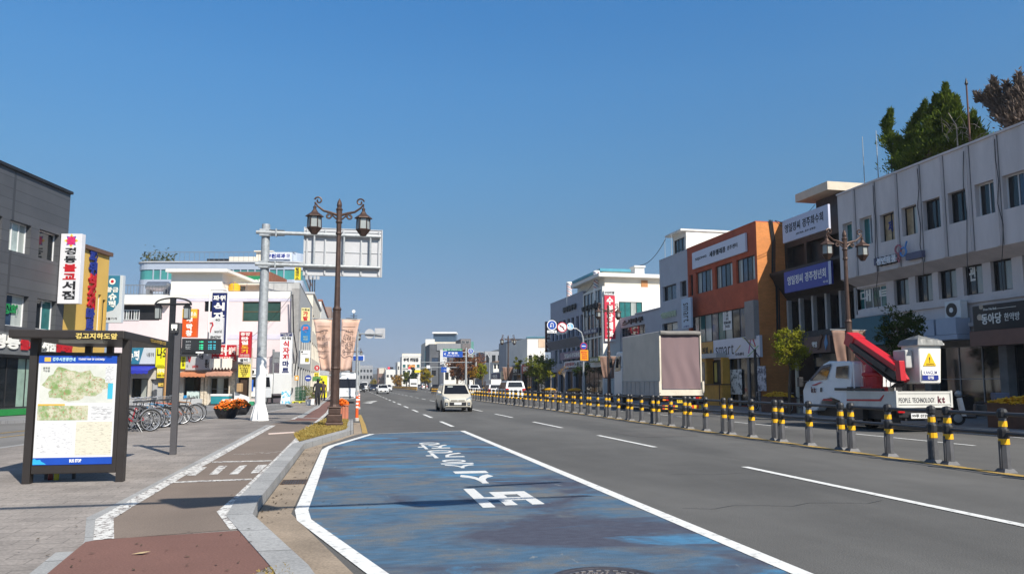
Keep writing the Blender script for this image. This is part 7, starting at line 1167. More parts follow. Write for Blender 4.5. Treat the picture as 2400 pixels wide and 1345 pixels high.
j1 = Bq(2126, 892); j2 = Bq(2120, 845); part(t, 'jib', BRED, lambda m_: (m_.tube([low + dv * .1, j1, ], .1, 6), m_.hexa([(XC - .3, j1.y - .1, j1.z), (XC - .1, j1.y - .1, j1.z), (XC - .1, j1.y + .12, j1.z), (XC - .3, j1.y + .12, j1.z)], [(XC - .3, j2.y - .12, j2.z), (XC - .1, j2.y - .12, j2.z), (XC - .1, j2.y + .1, j2.z), (XC - .3, j2.y + .1, j2.z)])), bevel=.015); part(t, 'hydraulic_lines', BLACK, lambda m_: [m_.tube([top + dv * .5 - nv * .3 + Vector((-.2 + k * .1, 0, 0)), low - nv * .35 + Vector((-.2 + k * .1, 0, -.05)), j1 + Vector((-.15 + k * .08, .25, -.05)), Bq(2090, 906) + Vector((k * .1, 0, 0))], .035, 5) for k in range(5)])
ck = cross(Yr + .1); r = ck.rect(2152, 808, 2212, 899); bx1 = r[1]; bx0 = r[0]; yb1 = -street_right(bx0).px(2112, 850)[0]; BKW = M('bucket_white', (.76, .74, .69), .4, var=.05, scale=1.5)
bk = part(t, 'bucket', BKW, lambda m_: m_.hexa([(bx0 + .04, Yr + .13, r[2]), (bx1 - .06, Yr + .13, r[2]), (bx1 - .06, yb1, r[2]), (bx0 + .04, yb1, r[2])], [(bx0, Yr + .1, r[3]), (bx1, Yr + .1, r[3]), (bx1, yb1, r[3]), (bx0, yb1, r[3])]), bevel=.06, seg=3); part(t, 'bucket_rim', WHITE, lambda m_: m_.box(bx0 - .06, bx1 + .06, Yr + .04, yb1 + .06, r[3] - .02, r[3] + .06), bevel=.02)
mb = MB(); N = 12
for i in range(N + 1):
    for j in range(N + 1):
        u, v_ = i / N, j / N; e_ = min(u, 1 - u, v_, 1 - v_); hh = .05 + .30 * (1 - math.exp(-5 * e_)) * (.9 + .25 * math.sin(u * 5 + v_ * 3)) + .018 * math.sin(u * 23 + v_ * 9); mb.v.append((bx0 - .1 + (bx1 - bx0 + .2) * u, Yr + (yb1 - Yr + .1) * v_, r[3] + .03 + (hh if e_ > 0 else -.04)))
for i in range(N):
    for j in range(N): a = i * (N + 1) + j; mb.f.append((a, a + N + 1, a + N + 2, a + 1)); mb.m.append(0)
mb.build('bucket_tarpaulin', M('grey_tarpaulin', (.16, .165, .165), .45, var=.3, scale=3), t, smooth=False)
part(t, 'control_box', M('control_grey', (.42, .42, .40), .5), lambda m_: m_.box(bx0 - .3, bx0 - .02, Yr + .35, Yr + .95, r[3] - .75, r[3] - .15), bevel=.04); part(t, 'jib_head', BRED, lambda m_: m_.box(bx0 - .5, bx0 - .31, Yr + .4, Yr + .8, r[3] - .85, r[3] - .5), bevel=.03); mb = MB(); fb_ = cross(Yr + .105); a, b = (r[0] + r[1]) / 2 - .05, r[2] + (r[3] - r[2]) * .50
mb.fpoly(fb_, [(a - .24, b - .05), (a + .24, b - .05), (a + .03, b + .36), (a - .03, b + .36)], -.0, .012); mb.build('warning_triangle', M('warning_yellow', (.78, .48, .02), .4), bk); letters(bk, '!', fb_, (a - .02, a + .02, b + .06, b + .24), INK, .013, .02, depth=.003); letters(bk, '감전주의', fb_, (a - .14, a + .14, b - .03, b + .03), INK, .013, .02, depth=.003)
part(bk, 'maker_plate', IVORY, lambda m_: m_.fbox(fb_, a - .3, a + .3, r[2] + .12, r[2] + .46, 0, .012)); part(bk, 'maker_band', BLUEINK, lambda m_: m_.fbox(fb_, a - .3, a + .3, r[2] + .12, r[2] + .28, .0125, .016)); letters(bk, 'KANGLIM', fb_, (a - .25, a + .25, r[2] + .31, r[2] + .42), BLUEINK, .013, .01, depth=.003); letters(bk, '강림', fb_, (a - .11, a + .11, r[2] + .15, r[2] + .25), IVORY, .017, .02, depth=.003)
# ---------------------------------------------------------------- trees and shrubs
BARK = M('bark', (.10, .075, .055), .9, var=.35, scale=6); BARKP = M('pale_bark', (.30, .26, .21), .9, var=.3, scale=6)
LV = {'yg': leafmat('yellow_green_leaves', (.15, .18, .015), (.31, .29, .03), .35, 1.0), 'dg': leafmat('dark_green_leaves', (.022, .04, .012), (.06, .085, .022), .25, 1.2), 'mg': leafmat('mid_green_leaves', (.085, .12, .02), (.23, .24, .04), .35, .9), 'gk': leafmat('ginkgo_leaves', (.20, .18, .015), (.42, .28, .02), .4, .5), 'or': leafmat('orange_leaves', (.30, .15, .02), (.40, .24, .03), .4, .6), 'rust': leafmat('rust_leaves', (.15, .062, .03), (.24, .11, .055), .3, .4), 'dead': leafmat('dead_needles', (.10, .078, .062), (.19, .15, .125), .15, 2), 'jun': leafmat('juniper_sprays', (.040, .075, .014), (.155, .195, .030), .25, 2.2)}
def leaf(mb, p, s, up=.2):
    a = Vector((rnd.gauss(0, 1), rnd.gauss(0, 1), rnd.gauss(0, 1) + up)).normalized(); b = a.orthogonal().normalized(); b = (b * math.cos(s * 999) + a.cross(b) * math.sin(s * 999)); l = s * rnd.uniform(.7, 1.5); w_ = s * .45
    mb.poly([p - a * l * .5, p + b * w_ * .5, p + a * l * .6, p - b * w_ * .5])
def tree(name, label, base, zc, rx, rz, lv, clumps=40, per=60, s=.12, trunk=.09, bark=None, lean=0, group=None, gap=.0, sq=1.0):
    t = thing(name, label, 'tree', base, 0, group); mb = MB(); top = Vector((lean, 0, zc)); mb.tube([(0, 0, -.1), (lean * .3, .03, zc * .4), (lean * .7, -.02, zc * .75), tuple(top)], [trunk, trunk * .85, trunk * .65, trunk * .35], 7); cs = []
    for k in range(clumps):
        a = rnd.uniform(0, 6.283); u = rnd.uniform(-1, 1); rr = rnd.random() ** .45; q = math.sqrt(1 - u * u); cs.append(top + Vector((rx * sq * rr * q * math.cos(a) * rnd.uniform(.75, 1.15), rx * rr * q * math.sin(a), rz * rr * u * rnd.uniform(.8, 1.15))))
    for c in cs[::max(1, clumps // 14)]:
        m0 = Vector((lean * .7, 0, zc - rz * rnd.uniform(.5, 1.1))); mb.tube([m0, (m0 + c) / 2 + UP * .1, c], [trunk * .4, trunk * .22, trunk * .08], 5)
    mb.build('trunk', bark or BARK, t, True); mb = MB()
    for c in cs:
        R0 = rx * rnd.uniform(.16, .36); 
        for j in range(int(per * rnd.uniform(.6, 1.3))): leaf(mb, c + Vector((rnd.gauss(0, .5), rnd.gauss(0, .5), rnd.gauss(0, .36))) * R0, s * rnd.uniform(.7, 1.3))
    mb.build('crown', LV[lv], t, True); return t
def at_X(x, y, X): f_ = street_right(X); a, z_ = f_.px(x, y); return -a, z_
def stree(label, x, ytop, ybot, halfw, X, lv, bark=None, name='street_tree', **k):
    Y, z1 = at_X(x, ytop, X); _, z0 = at_X(x, ybot, X); D = X * math.sin(A) + Y * math.cos(A); return tree(name, label, (X, Y, .14), (z0 + z1) / 2 - .14, halfw * D / F * 1.0, (z1 - z0) / 2, lv, bark=bark, **k)
stree('yellow green street tree beside the brown pharmacy sign', 1843, 765, 868, 44, 20.3, 'yg', clumps=62, per=70, s=.10, trunk=.08, lean=.2); stree('dark green street tree behind the bucket of the white truck', 2112, 712, 850, 52, 21.6, 'dg', clumps=60, per=75, s=.11, trunk=.09)
stree('broad yellow green tree beyond the barrier left of the slate office', 1262, 829, 898, 36, 20.3, 'mg', clumps=70, per=60, s=.2, trunk=.13, sq=1.15); stree('sparse dark tree behind the orange parking sign', 1362, 848, 884, 26, 20.6, 'dg', clumps=22, per=40, s=.16, trunk=.09); stree('thin pale sapling with few leaves before the slate office', 1322, 858, 884, 16, 20.3, 'or', clumps=8, per=14, s=.14, trunk=.05, bark=BARKP)
stree('small light green sapling right of the broad tree', 1291, 868, 889, 12, 20.2, 'yg', clumps=10, per=36, s=.16, trunk=.05, bark=BARKP); stree('bright yellow green tree left of the lamp by the estate car', 1131, 848, 888, 14, 20.4, 'yg', clumps=30, per=40, s=.3, trunk=.14); stree('orange yellow tree by the blue direction sign post', 1110, 861, 886, 13, 20.4, 'or', clumps=26, per=36, s=.32, trunk=.13); stree('small yellowing tree in front of the white house far right', 1212, 836, 868, 10, 20.4, 'yg', clumps=18, per=30, s=.24, trunk=.1)
stree('large rust brown metasequoia behind the blue direction sign', 1098, 822, 886, 42, 25.5, 'rust', clumps=80, per=60, s=.5, trunk=.3, sq=1.1, name='metasequoia'); stree('second rust brown metasequoia lower and to the left of the large one', 1072, 838, 890, 20, 25.0, 'rust', clumps=50, per=50, s=.55, trunk=.3, name='metasequoia')
for i, (lb, x, y0, y1, hw, lv) in enumerate((('tall yellow ginkgo far down the street right of the orange traffic sign', 998, 862, 900, 13, 'gk'), ('yellow green ginkgo left of the dark conifer far down the street', 953, 868, 902, 10, 'mg'), ('golden ginkgo at the far end of the median barrier', 932, 876, 906, 13, 'or'), ('small yellow tree at the far left end of the street', 876, 888, 902, 7, 'gk'))): stree(lb, x, y0, y1, hw, 20.5 if i < 3 else 14, lv, clumps=44, per=40, s=.7, trunk=.25, name='ginkgo_tree', group='ginkgo trees far down the street')
stree('dark green conifer between two ginkgo trees far down the street', 971, 862, 898, 8, 21, 'dg', clumps=50, per=40, s=.6, trunk=.25, name='conifer')
# rooftop conifers: upright flames of foliage
def spires(name, label, f_, c, sp, base, lv, num, s, th=1.0):
    b = f_.p(f_.px(*base, c)[0], 0, c); zr = f_.px(*base, c)[1] - .3; t = thing(name, label, 'tree', (b.x, b.y, zr)); mb = MB(); tr = MB(); root = Vector((b.x, b.y, zr))
    for (pts, w0) in sp:
        P_ = [f_.p(*f_.px(*p, c), c) for p in pts]; off = f_.n * rnd.uniform(-th, th); P_ = [P_[0] + off * .4] + [p + off for p in P_[1:]]; tr.tube([root, P_[0]] + P_[1:], [.12, .09] + [.05 * (1 - i / len(P_)) + .012 for i in range(len(P_) - 1)], 5); n_ = int(num * w0 * len(pts))
        for k in range(n_):
            u = rnd.random() ** .8 * (len(P_) - 1) * .999; i = int(u); q = P_[i].lerp(P_[i + 1], u - i); f0 = u / (len(P_) - 1); w_ = w0 * 1.45 * (1.02 - f0) ** 1.1 * (.75 + .35 * math.sin(f0 * 17 + w0 * 9)) * (1.35 if rnd.random() < .12 else rnd.uniform(.55, 1.0)); a = rnd.uniform(0, 6.283); rr = w_ * math.sqrt(rnd.random()); d = Vector((math.cos(a), math.sin(a), 0)); p = q + d * rr + UP * rnd.gauss(0, .1)
            tip = (d * .55 + UP * rnd.uniform(.5, 1.2) + Vector((rnd.gauss(0, .3), rnd.gauss(0, .3), 0))).normalized() * s * rnd.choice((.8, 1.0, 1.3, 2.2)); sd2 = tip.cross(Vector((rnd.gauss(0, 1), rnd.gauss(0, 1), rnd.gauss(0, 1)))).normalized() * s * .24; mb.poly([p - sd2, p + sd2 * .9, p + tip * .6 + sd2 * .8, p + tip, p + tip * .5 - sd2])
    tr.build('trunk', BARK, t); mb.build('crown', LV[lv], t)
spires('juniper', 'dark green twisting juniper with curling spires on the grey roof', RF, -1.6, [(((2110, 372), (2088, 330), (2083, 298), (2088, 280), (2093, 266)), .42), (((2128, 362), (2121, 318), (2124, 290), (2138, 274), (2147, 258), (2151, 244)), .36), (((2160, 350), (2163, 300), (2168, 270), (2179, 250), (2182, 231)), .40), (((2125, 385), (2105, 356), (2094, 328)), .7), (((2150, 375), (2146, 350), (2150, 325)), .85), (((2180, 360), (2184, 330), (2188, 300)), .8), (((2125, 395), (2112, 382), (2098, 360)), .7), (((2150, 385), (2165, 360), (2172, 335)), .8), (((2135, 380), (2130, 350), (2133, 325)), .6), (((2190, 355), (2196, 320), (2200, 290)), .55), (((2105, 395), (2090, 380), (2081, 352)), .4)], (2140, 392), 'jun', 2600, .105, .6)
spires('cypress_tree', 'green pointed cypress beside the juniper on the grey roof', RF, -2.0, [(((2222, 350), (2220, 300), (2218, 262), (2217, 235), (2217, 206)), .85), (((2250, 345), (2252, 300), (2251, 268), (2249, 236)), .62), (((2200, 350), (2204, 310), (2205, 272)), .7), (((2270, 335), (2280, 310), (2292, 290)), .6), (((2285, 330), (2292, 312), (2299, 300)), .5), (((2235, 345), (2236, 300), (2234, 270)), .7), (((2262, 338), (2268, 300), (2270, 270)), .45), (((2215, 352), (2206, 330), (2196, 305)), .6)], (2235, 352), 'jun', 2400, .11, .6)
spires('dead_conifer', 'greyish brown dead conifer at the right end of the grey roof', RF, -1.8, [(((2385, 292), (2360, 262), (2330, 240), (2296, 228)), .40), (((2388, 290), (2372, 255), (2352, 222), (2342, 196)), .42), (((2400, 288), (2398, 250), (2396, 215), (2398, 182)), .5), (((2380, 294), (2350, 280), (2322, 272), (2300, 262)), .34), (((2420, 285), (2425, 240), (2430, 200)), .8), (((2375, 290), (2345, 262), (2310, 246)), .42), (((2378, 286), (2340, 245), (2316, 214)), .36), (((2392, 286), (2385, 240), (2372, 205)), .45), (((2376, 296), (2366, 290), (2350, 288)), .4)], (2395, 296), 'dead', 900, .13, .6)
mb = MB()
for k in range(26): p = RF.p(*RF.px(rnd.uniform(2205, 2300), rnd.uniform(300, 345), -.7), -.7); q = p + Vector((rnd.gauss(0, .2), rnd.gauss(-.1, .5), rnd.uniform(.1, .6))); mb.tube([p, (p + q) / 2 + UP * .08, q], [.013, .008, .004], 4)
p0 = RF.p(*RF.px(2245, 348, -.7), -.7); mb.tube([p0 - UP * .2, p0 + UP * 1.0, p0 + UP * 1.7 + Vector((0, .4, 0))], [.03, .022, .012], 6); tag(mb.build('bare_shrub', BARKP), 'bare pale branched shrub before the cypress on the roof', 'shrub')
# ---------------------------------------------------------------- people, bicycles, goods on the pavement
SKIN = M('skin', (.42, .26, .19), .6); HAIR = M('black_hair', (.012, .011, .011), .6); CLOTHD = M('dark_jacket', (.018, .018, .021), .85, var=.25, scale=6); CLOTHB = M('brown_jacket', (.085, .05, .04), .85, var=.25, scale=6)
def person(label, loc, rz, hgt, cloth, trousers):
    t = thing('person', label, 'person', loc, rz); k = hgt / 1.72
    J = [((0, 0, .95), .15), ((0, 0, 1.15), .145), ((0, .01, 1.36), .17), ((0, .02, 1.48), .065), ((0, .03, 1.60), .095), ((0, .03, 1.68), .085), ((.20, .0, 1.40), .06), ((.27, -.06, 1.14), .05), ((.25, .06, .92), .04), ((.25, .09, .82), .038), ((-.20, 0, 1.40), .06), ((-.27, .05, 1.14), .05), ((-.26, .16, .95), .04), ((-.26, .19, .86), .038), ((.095, .0, .88), .10), ((.10, .12, .50), .068), ((.10, .06, .10), .045), ((.11, .19, .04), .04), ((-.095, 0, .88), .10), ((-.10, -.04, .50), .068), ((-.10, -.26, .14), .045), ((-.11, -.16, .05), .04)]
    E_ = [(0, 1), (1, 2), (2, 3), (3, 4), (4, 5), (2, 6), (6, 7), (7, 8), (8, 9), (2, 10), (10, 11), (11, 12), (12, 13), (0, 14), (14, 15), (15, 16), (16, 17), (0, 18), (18, 19), (19, 20), (20, 21)]
    me = bpy.data.meshes.new('body'); me.from_pydata([tuple(c * k for c in p) for p, r in J], E_, []); o = bpy.data.objects.new('body', me); COL.objects.link(o); o.parent = t; sk = o.modifiers.new('skin', 'SKIN'); o.modifiers.new('sub', 'SUBSURF').render_levels = 1; me.materials.append(cloth)
    for i, (p, r) in enumerate(J): me.skin_vertices[0].data[i].radius = (r * k, r * k * (.72 if i < 3 else 1))
    me.skin_vertices[0].data[0].use_root = True
    for nm, mt, zs in (('head_skin', SKIN, 0),): mb = MB(); mb.ball((0, .05 * k, 1.615 * k), .092 * k, 10, 7, sz=1.2); mb.build('face', SKIN, t, True, smooth=True)
    mb = MB(); mb.ball((0, .02 * k, 1.645 * k), .105 * k, 10, 7, sz=1.1); mb.build('hair', HAIR, t, True, smooth=True)
    mb = MB()
    for sx_, kn, an_ in ((.1, (.10, .12, .50), (.10, .06, .10)), (-.1, (-.10, -.04, .50), (-.10, -.26, .14))): mb.tube([(sx_ * .95 * k, 0, .93 * k), (kn[0] * k, kn[1] * k, kn[2] * k), (an_[0] * k, an_[1] * k, an_[2] * k)], [.115 * k, .082 * k, .062 * k], 8)
    mb.build('trousers', trousers, t, True, smooth=True)
    mb = MB()
    for s_, p in ((1, (.25, .11, .79)), (-1, (-.26, .21, .83))):
        q = Vector(p) * k; mb.ball(tuple(q), .04 * k, 8, 5, sz=1.3)
        for f_ in range(4): mb.tube([q + Vector((s_ * (-.02 + f_ * .013), .0, -.03)) * k, q + Vector((s_ * (-.02 + f_ * .013), .015, -.075 - .01 * (f_ in (1, 2)))) * k, q + Vector((s_ * (-.02 + f_ * .013), .005, -.10 - .012 * (f_ in (1, 2)))) * k], .008 * k, 5)
        mb.tube([q + Vector((-s_ * .03, .02, 0)) * k, q + Vector((-s_ * .045, .035, -.04)) * k], .009 * k, 5)
    mb.build('hands', SKIN, t, True); return t
g_ = G(744, 951, .13); person('person in dark jacket and trousers walking away on the cycle path', (g_.x, g_.y, .134), .15, 1.74, CLOTHD, M('black_trousers', (.014, .014, .017), .85)); g_ = G(757, 939, .13); person('person in brown jacket walking beyond the dark clad one', (g_.x, g_.y, .134), -.1, 1.66, CLOTHB, M('charcoal_trousers', (.03, .03, .034), .85))
def bicycle(label, loc, rz, col, basket=False, group='bicycles parked on the plaza'):
    t = thing('bicycle', label, 'bicycle', loc, rz, group); fm_ = M('bike_%d_%d_%d' % tuple(int(c * 99) for c in col), col, .3, .1, var=.1); r = .33
    for y in (-.52, .54):
        w_ = thing('wheel', None, None); w_.parent = t; ROOTM[w_.name] = ROOTM[t.name].copy(); mb = MB(); mb.ring((0, y, r), (0, 1, 0), (0, 0, 1), r - .018, .02, 22, 6); mb.build('tyre', RUBBER, w_, True); mb = MB(); mb.ring((0, y, r), (0, 1, 0), (0, 0, 1), r - .045, .012, 22, 5)
        for k in range(12): an = k * math.pi / 6; mb.tube([(0, y, r), (0, y + (r - .05) * math.cos(an), r + (r - .05) * math.sin(an))], .004, 3)
        mb.cyl((-.04, y, r), (.04, y, r), .025, n=8); mb.build('rim', CHROME, w_, True)
    mb = MB(); bb, st, ht, hb = (0, -.08, .30), (0, -.2, .72), (0, .38, .78), (0, .40, .66)
    for a, b, rr in ((bb, st, .018), (bb, hb, .022), (st, ht, .018), (st, (0, -.52, r), .011), (bb, (0, -.52, r), .012), (ht, hb, .02), (hb, (0, .54, r), .014)): mb.tube([a, b], rr, 7)
    mb.build('frame', fm_, t, True); mb = MB(); mb.tube([(0, -.2, .72), (0, -.23, .86)], .013, 6); mb.hexa([(-.03, -.1, .86), (.03, -.1, .86), (.09, -.36, .87), (-.09, -.36, .87)][::-1], [(-.02, -.09, .90), (.02, -.09, .90), (.08, -.36, .93), (-.08, -.36, .93)][::-1]); mb.build('saddle', BLACK, t, True)
    mb = MB(); mb.tube([(0, .38, .78), (0, .36, .96)], .014, 6); mb.tube([(-.29, .24, 1.0), (-.2, .34, 1.0), (0, .37, .96), (.2, .34, 1.0), (.29, .24, 1.0)], .012, 6); mb.build('handlebar', CHROME, t, True); mb = MB(); mb.ring((.05, -.08, .30), (0, 1, 0), (0, 0, 1), .08, .01, 14, 4); mb.tube([(.06, -.08, .30), (.09, .06, .22)], .01, 5); mb.tube([(-.06, -.08, .30), (-.09, -.22, .38)], .01, 5); mb.tube([(-.03, -.1, .28), (-.2, -.2, .0)], .01, 5); mb.build('crankset', GREYMETAL, t, True)
    mb = MB()
    for y in (-.52, .54):
        p = [(0, y + (r + .025) * math.cos(a), r + (r + .025) * math.sin(a)) for a in [.4 + k * .28 for k in range(9)]]; mb.tube(p, .016, 4)
    mb.build('mudguard', BLACK if not basket else CHROME, t, True)
    if basket:
        mb = MB(); x0, x1, y0, y1, z0, z1 = -.17, .17, .46, .74, .74, .98
        for k in range(8):
            x = x0 + (x1 - x0) * k / 7; mb.tube([(x, y0, z1), (x, y0, z0), (x, y1, z0), (x, y1, z1)], .005, 4)
        for k in range(7): y = y0 + (y1 - y0) * k / 6; mb.tube([(x0, y, z1), (x0, y, z0)], .005, 4); mb.tube([(x1, y, z1), (x1, y, z0)], .005, 4)
        for z_ in (z0, (z0 + z1) / 2, z1): mb.tube([(x0, y0, z_), (x1, y0, z_), (x1, y1, z_), (x0, y1, z_), (x0, y0, z_)], .006, 4)
        mb.build('basket', CHROME, t, True)
    return t
BK = [(308, 1013, 2.2, (.12, .12, .13), 1, 'charcoal bicycle with a wire basket at the near end of the parked row'), (341, 1004, 2.1, (.5, .5, .52), 0, 'pale silver bicycle tucked between the basket bicycles'), (375, 998, 2.35, (.25, .3, .36), 0, 'slate bicycle beside the pale blue one'), (300, 1012, 2.5, (.35, .02, .03), 0, 'red bicycle at the near end of the parked row beside the shelter post'), (316, 1010, 2.45, (.05, .05, .055), 0, 'black bicycle next to the red one in the parked row'), (333, 1006, 2.5, (.30, .30, .31), 1, 'grey bicycle with chrome basket second in the parked row'), (349, 1003, 2.4, (.4, .42, .44), 0, 'silver bicycle in the middle of the parked row'), (366, 1001, 2.45, (.1, .28, .5), 1, 'pale blue bicycle with wire basket in the parked row'), (388, 996, 2.05, (.55, .10, .02), 0, 'orange red mountain bicycle left of the grey pole'), (420, 991, 2.1, (.06, .06, .065), 1, 'dark bicycle with white wire basket right of the grey pole'), (430, 988, 2.1, (.35, .18, .08), 0, 'brown bicycle at the far end of the parked row')]
for x, y, rz, cl, bs, lb in BK: g_ = G(x, y, .13); bicycle(lb, (g_.x, g_.y + .1, .13), rz, cl, bs)
for x, X, rz, cl, lb in ((1870, 20.8, 1.2, (.05, .05, .05), 'black bicycle leaning near the flower box under the phone shop'), (1790, 21.4, 1.0, (.08, .08, .09), 'dark bicycle half hidden behind the wooden flower box'), (1258, 20.6, 1.3, (.45, .46, .47), 'silver bicycle before the broad yellow green tree'), (1300, 20.8, 1.5, (.30, .3, .32), 'grey bicycle beside the distant yellow flower box')): Y, _ = at_X(x, 930, X); bicycle(lb, (X, Y, .14), rz, cl, x == 1258, 'bicycles on the far pavement')
# scooter by the clinic
Y, _ = at_X(2288, 950, 21.2); t = thing('scooter', 'dark delivery scooter with white fairing parked left of the long flower box', 'scooter', (21.2, Y, .14), 1.2)
for y in (-.6, .62): wheel(t, .0001, y, .24, .1)
mb = MB(); mb.hexa([(-.13, -.75, .35), (.13, -.75, .35), (.15, .1, .3), (-.15, .1, .3)], [(-.12, -.8, .72), (.12, -.8, .72), (.13, .05, .74), (-.13, .05, .74)]); mb.box(-.16, .16, .05, .45, .24, .34); mb.build('body', BLACKP, t, True, bevel=.04); mb = MB(); mb.hexa([(-.18, .38, .3), (.18, .38, .3), (.10, .5, .3), (-.10, .5, .3)], [(-.15, .48, .95), (.15, .48, .95), (.08, .6, .92), (-.08, .6, .92)]); mb.build('fairing', WHITEP, t, True, bevel=.03); mb = MB(); mb.tube([(-.33, .38, 1.05), (-.1, .48, 1.0), (.1, .48, 1.0), (.33, .38, 1.05)], .016, 6); mb.build('handlebar', BLACK, t, True); mb = MB(); mb.box(-.2, .2, -1.0, -.55, .78, 1.12); mb.build('top_box', M('box_blue_grey', (.10, .12, .18), .4), t, True, bevel=.03); mb = MB(); mb.box(-.12, .12, -.55, .0, .74, .8); mb.build('saddle', BLACK, t, True, bevel=.03); mb = MB(); mb.ball((0, .55, 1.08), .12, 10, 6); mb.build('headlight', HEADL, t, True)
# goods
g_ = G(670, 946, .13); t = thing('advertising_board', 'small blue and white folding board standing on the plaza edge', 'sign board', g_, -A); mb = MB()
for s_ in (-1, 1): mb.hexa([(-.33, s_ * .22 - .01, 0), (.33, s_ * .22 - .01, 0), (.33, s_ * .22 + .01, 0), (-.33, s_ * .22 + .01, 0)], [(-.31, s_ * .04 - .01, .92), (.31, s_ * .04 - .01, .92), (.31, s_ * .04 + .01, .92), (-.31, s_ * .04 + .01, .92)])
mb.build('board', M('board_print', (.62, .66, .68), .4, col2=(.08, .36, .5), scale=4, thr=(.5, .56)), t, True)
CR = M('crate_green', (.015, .07, .035), .5, var=.2)
for i, (x, y) in enumerate(((699, 943), (709, 942))):
    for k in range(4 - i):
        g_ = G(x, y, .13); t = thing('crate', ('green plastic crate, %s of the %s greengrocer stack' % (('lowest', 'second from the bottom', 'third from the bottom', 'topmost')[k if not (i == 1 and k == 2) else 3], ('left', 'right')[i])), 'crate', (g_.x, g_.y, .27 + k * .27), -A, 'green crates at the greengrocer'); mb = MB(); mb.box(-.22, .22, -.17, .17, 0, .02)
        for z_ in (.06, .15, .22): mb.box(-.22, .22, -.18, -.165, z_ - .025, z_ + .025); mb.box(-.22, .22, .165, .18, z_ - .025, z_ + .025); mb.box(-.235, -.22, -.18, .18, z_ - .025, z_ + .025); mb.box(.22, .235, -.18, .18, z_ - .025, z_ + .025)
        for x_ in (-.22, .2): 
            for y_ in (-.175, .155): mb.box(x_, x_ + .02, y_, y_ + .02, 0, .245)
        mb.build('shell', CR, t, True)
g_ = G(704, 944, .13); t = thing('pallet', 'bright yellow plastic pallet under the green crates', 'pallet', (g_.x, g_.y, .13), -A); mb = MB(); mb.box(-.55, .55, -.25, .25, .09, .135)
for x in (-.5, 0, .5): mb.box(x - .05, x + .05, -.25, .25, 0, .09)
mb.build('deck', M('pallet_yellow', (.6, .6, .03), .5), t, True)
for lb, x, y in (('white bucket standing left on the plaza edge by the greens', 722, 950), ('second white bucket right of the first by the greens', 731, 948)): g_ = G(x, y, .13); t = thing('bucket', lb, 'bucket', g_); mb = MB(); mb.lathe([(.15, 0), (.19, .38), (.20, .38), (.20, .4), (.18, .4), (.14, .03), (.01, .03)], n=16); mb.build('pail', WBOARD, t, True)
def shrub(label, loc, R0, h, num, mt): t = thing('potted_plant', label, 'plant', loc); mb = MB(); [leaf(mb, Vector((rnd.gauss(0, R0 * .5), rnd.gauss(0, R0 * .5), h * (.35 + .65 * rnd.random()))), .09) for _ in range(num)]; mb.build('foliage', mt, t, True); mb = MB(); mb.lathe([(.12, 0), (.17, .25), (.15, .25), (.01, .22)], n=12); mb.build('pot', M('pot_brown', (.2, .09, .05), .7), t, True)
for lb, x, y, R0, h in (('leafy potted plant above the green crates', 715, 940, .35, 1.3), ('bushy potted plant behind the walking person', 727, 938, .4, 1.2), ('potted plant with reddish leaves beside the buckets', 735, 942, .3, .9)): shrub(lb, G(x, y, .13), R0, h, 420, LV['mg'])
fo = facing(53.0); q = fo.rect(494, 923, 535, 946); t = thing('stall_table', 'street stall table under a teal cloth with a white edging', 'table', fo.p((q[0] + q[1]) / 2, .11, 0)); part(t, 'teal_cloth', M('teal_cloth', (.02, .22, .26), .7, var=.2), lambda m_: m_.fbox(fo, q[0], q[1], .2, q[3] - .15, -.6, 0), bevel=.03); part(t, 'white_edging', WBOARD, lambda m_: m_.fbox(fo, q[0] - .03, q[1] + .03, q[3] - .15, q[3], -.62, .03), bevel=.02)
mb = MB(); q = fo.rect(552, 918, 586, 938); mb.fpoly(fo, [(q[0], q[2]), (q[1], q[2]), (q[1], q[3] - .35), (q[0], q[3])], .1, .2); tag(mb.build('display_board', WBOARD), 'slanting white board leaning before the dark shop door', 'board')
for lb, x0_, y0_, x1_, y1_, mt in (('white polystyrene box stacked by the refrigerated truck', 576, 938, 589, 953, WBOARD), ('flat white carton beside the teal stall', 526, 935, 552, 945, WBOARD), ('brown carton inside the dark doorway', 560, 898, 570, 918, M('carton', (.38, .24, .12), .8)), ('green sack on the ground by the white box', 588, 940, 597, 953, M('sack_green', (.03, .25, .12), .7))): q = fo.rect(x0_, y0_, x1_, y1_); tag(MB().fbox(fo, q[0], q[1], max(.11, q[2]), q[3], .05, .45).build('box' if 'sack' not in lb else 'sack', mt, bevel=.03), lb, 'box' if 'sack' not in lb else 'sack')
# ---------------------------------------------------------------- traffic signs and poles
SBLUE = M('sign_blue', (.012, .07, .36), .35, var=.03); SRED = M('sign_red', (.50, .02, .03), .35, var=.03); SWHT = M('sign_white_face', (.74, .74, .75), .35, var=.02); SGRN = M('sign_green', (.01, .20, .09), .35)
def disc_sign(t, f_, a, b, r, rim, face, c=0.): part(t, 'disc', rim, lambda m_: m_.disc(f_, a, b, r, c, c + .03)); part(t, 'disc_face', face, lambda m_: m_.disc(f_, a, b, r * .84, c + .03, c + .036))
def uturn(t, f_, a, b, r, c, mt): part(t, 'turn_arrow', mt, lambda m_: (m_.tube([f_.p(a + r * .28, b - r * .5, c), f_.p(a + r * .28, b + r * .15, c), f_.p(a + r * .18, b + r * .38, c), f_.p(a, b + r * .45, c), f_.p(a - r * .18, b + r * .38, c), f_.p(a - r * .28, b + r * .15, c), f_.p(a - r * .28, b - r * .2, c)], r * .1, 6), m_.fpoly(f_, [(a - r * .52, b - r * .15), (a - r * .28, b - r * .55), (a - r * .04, b - r * .15)], c - .01, c + .02)))
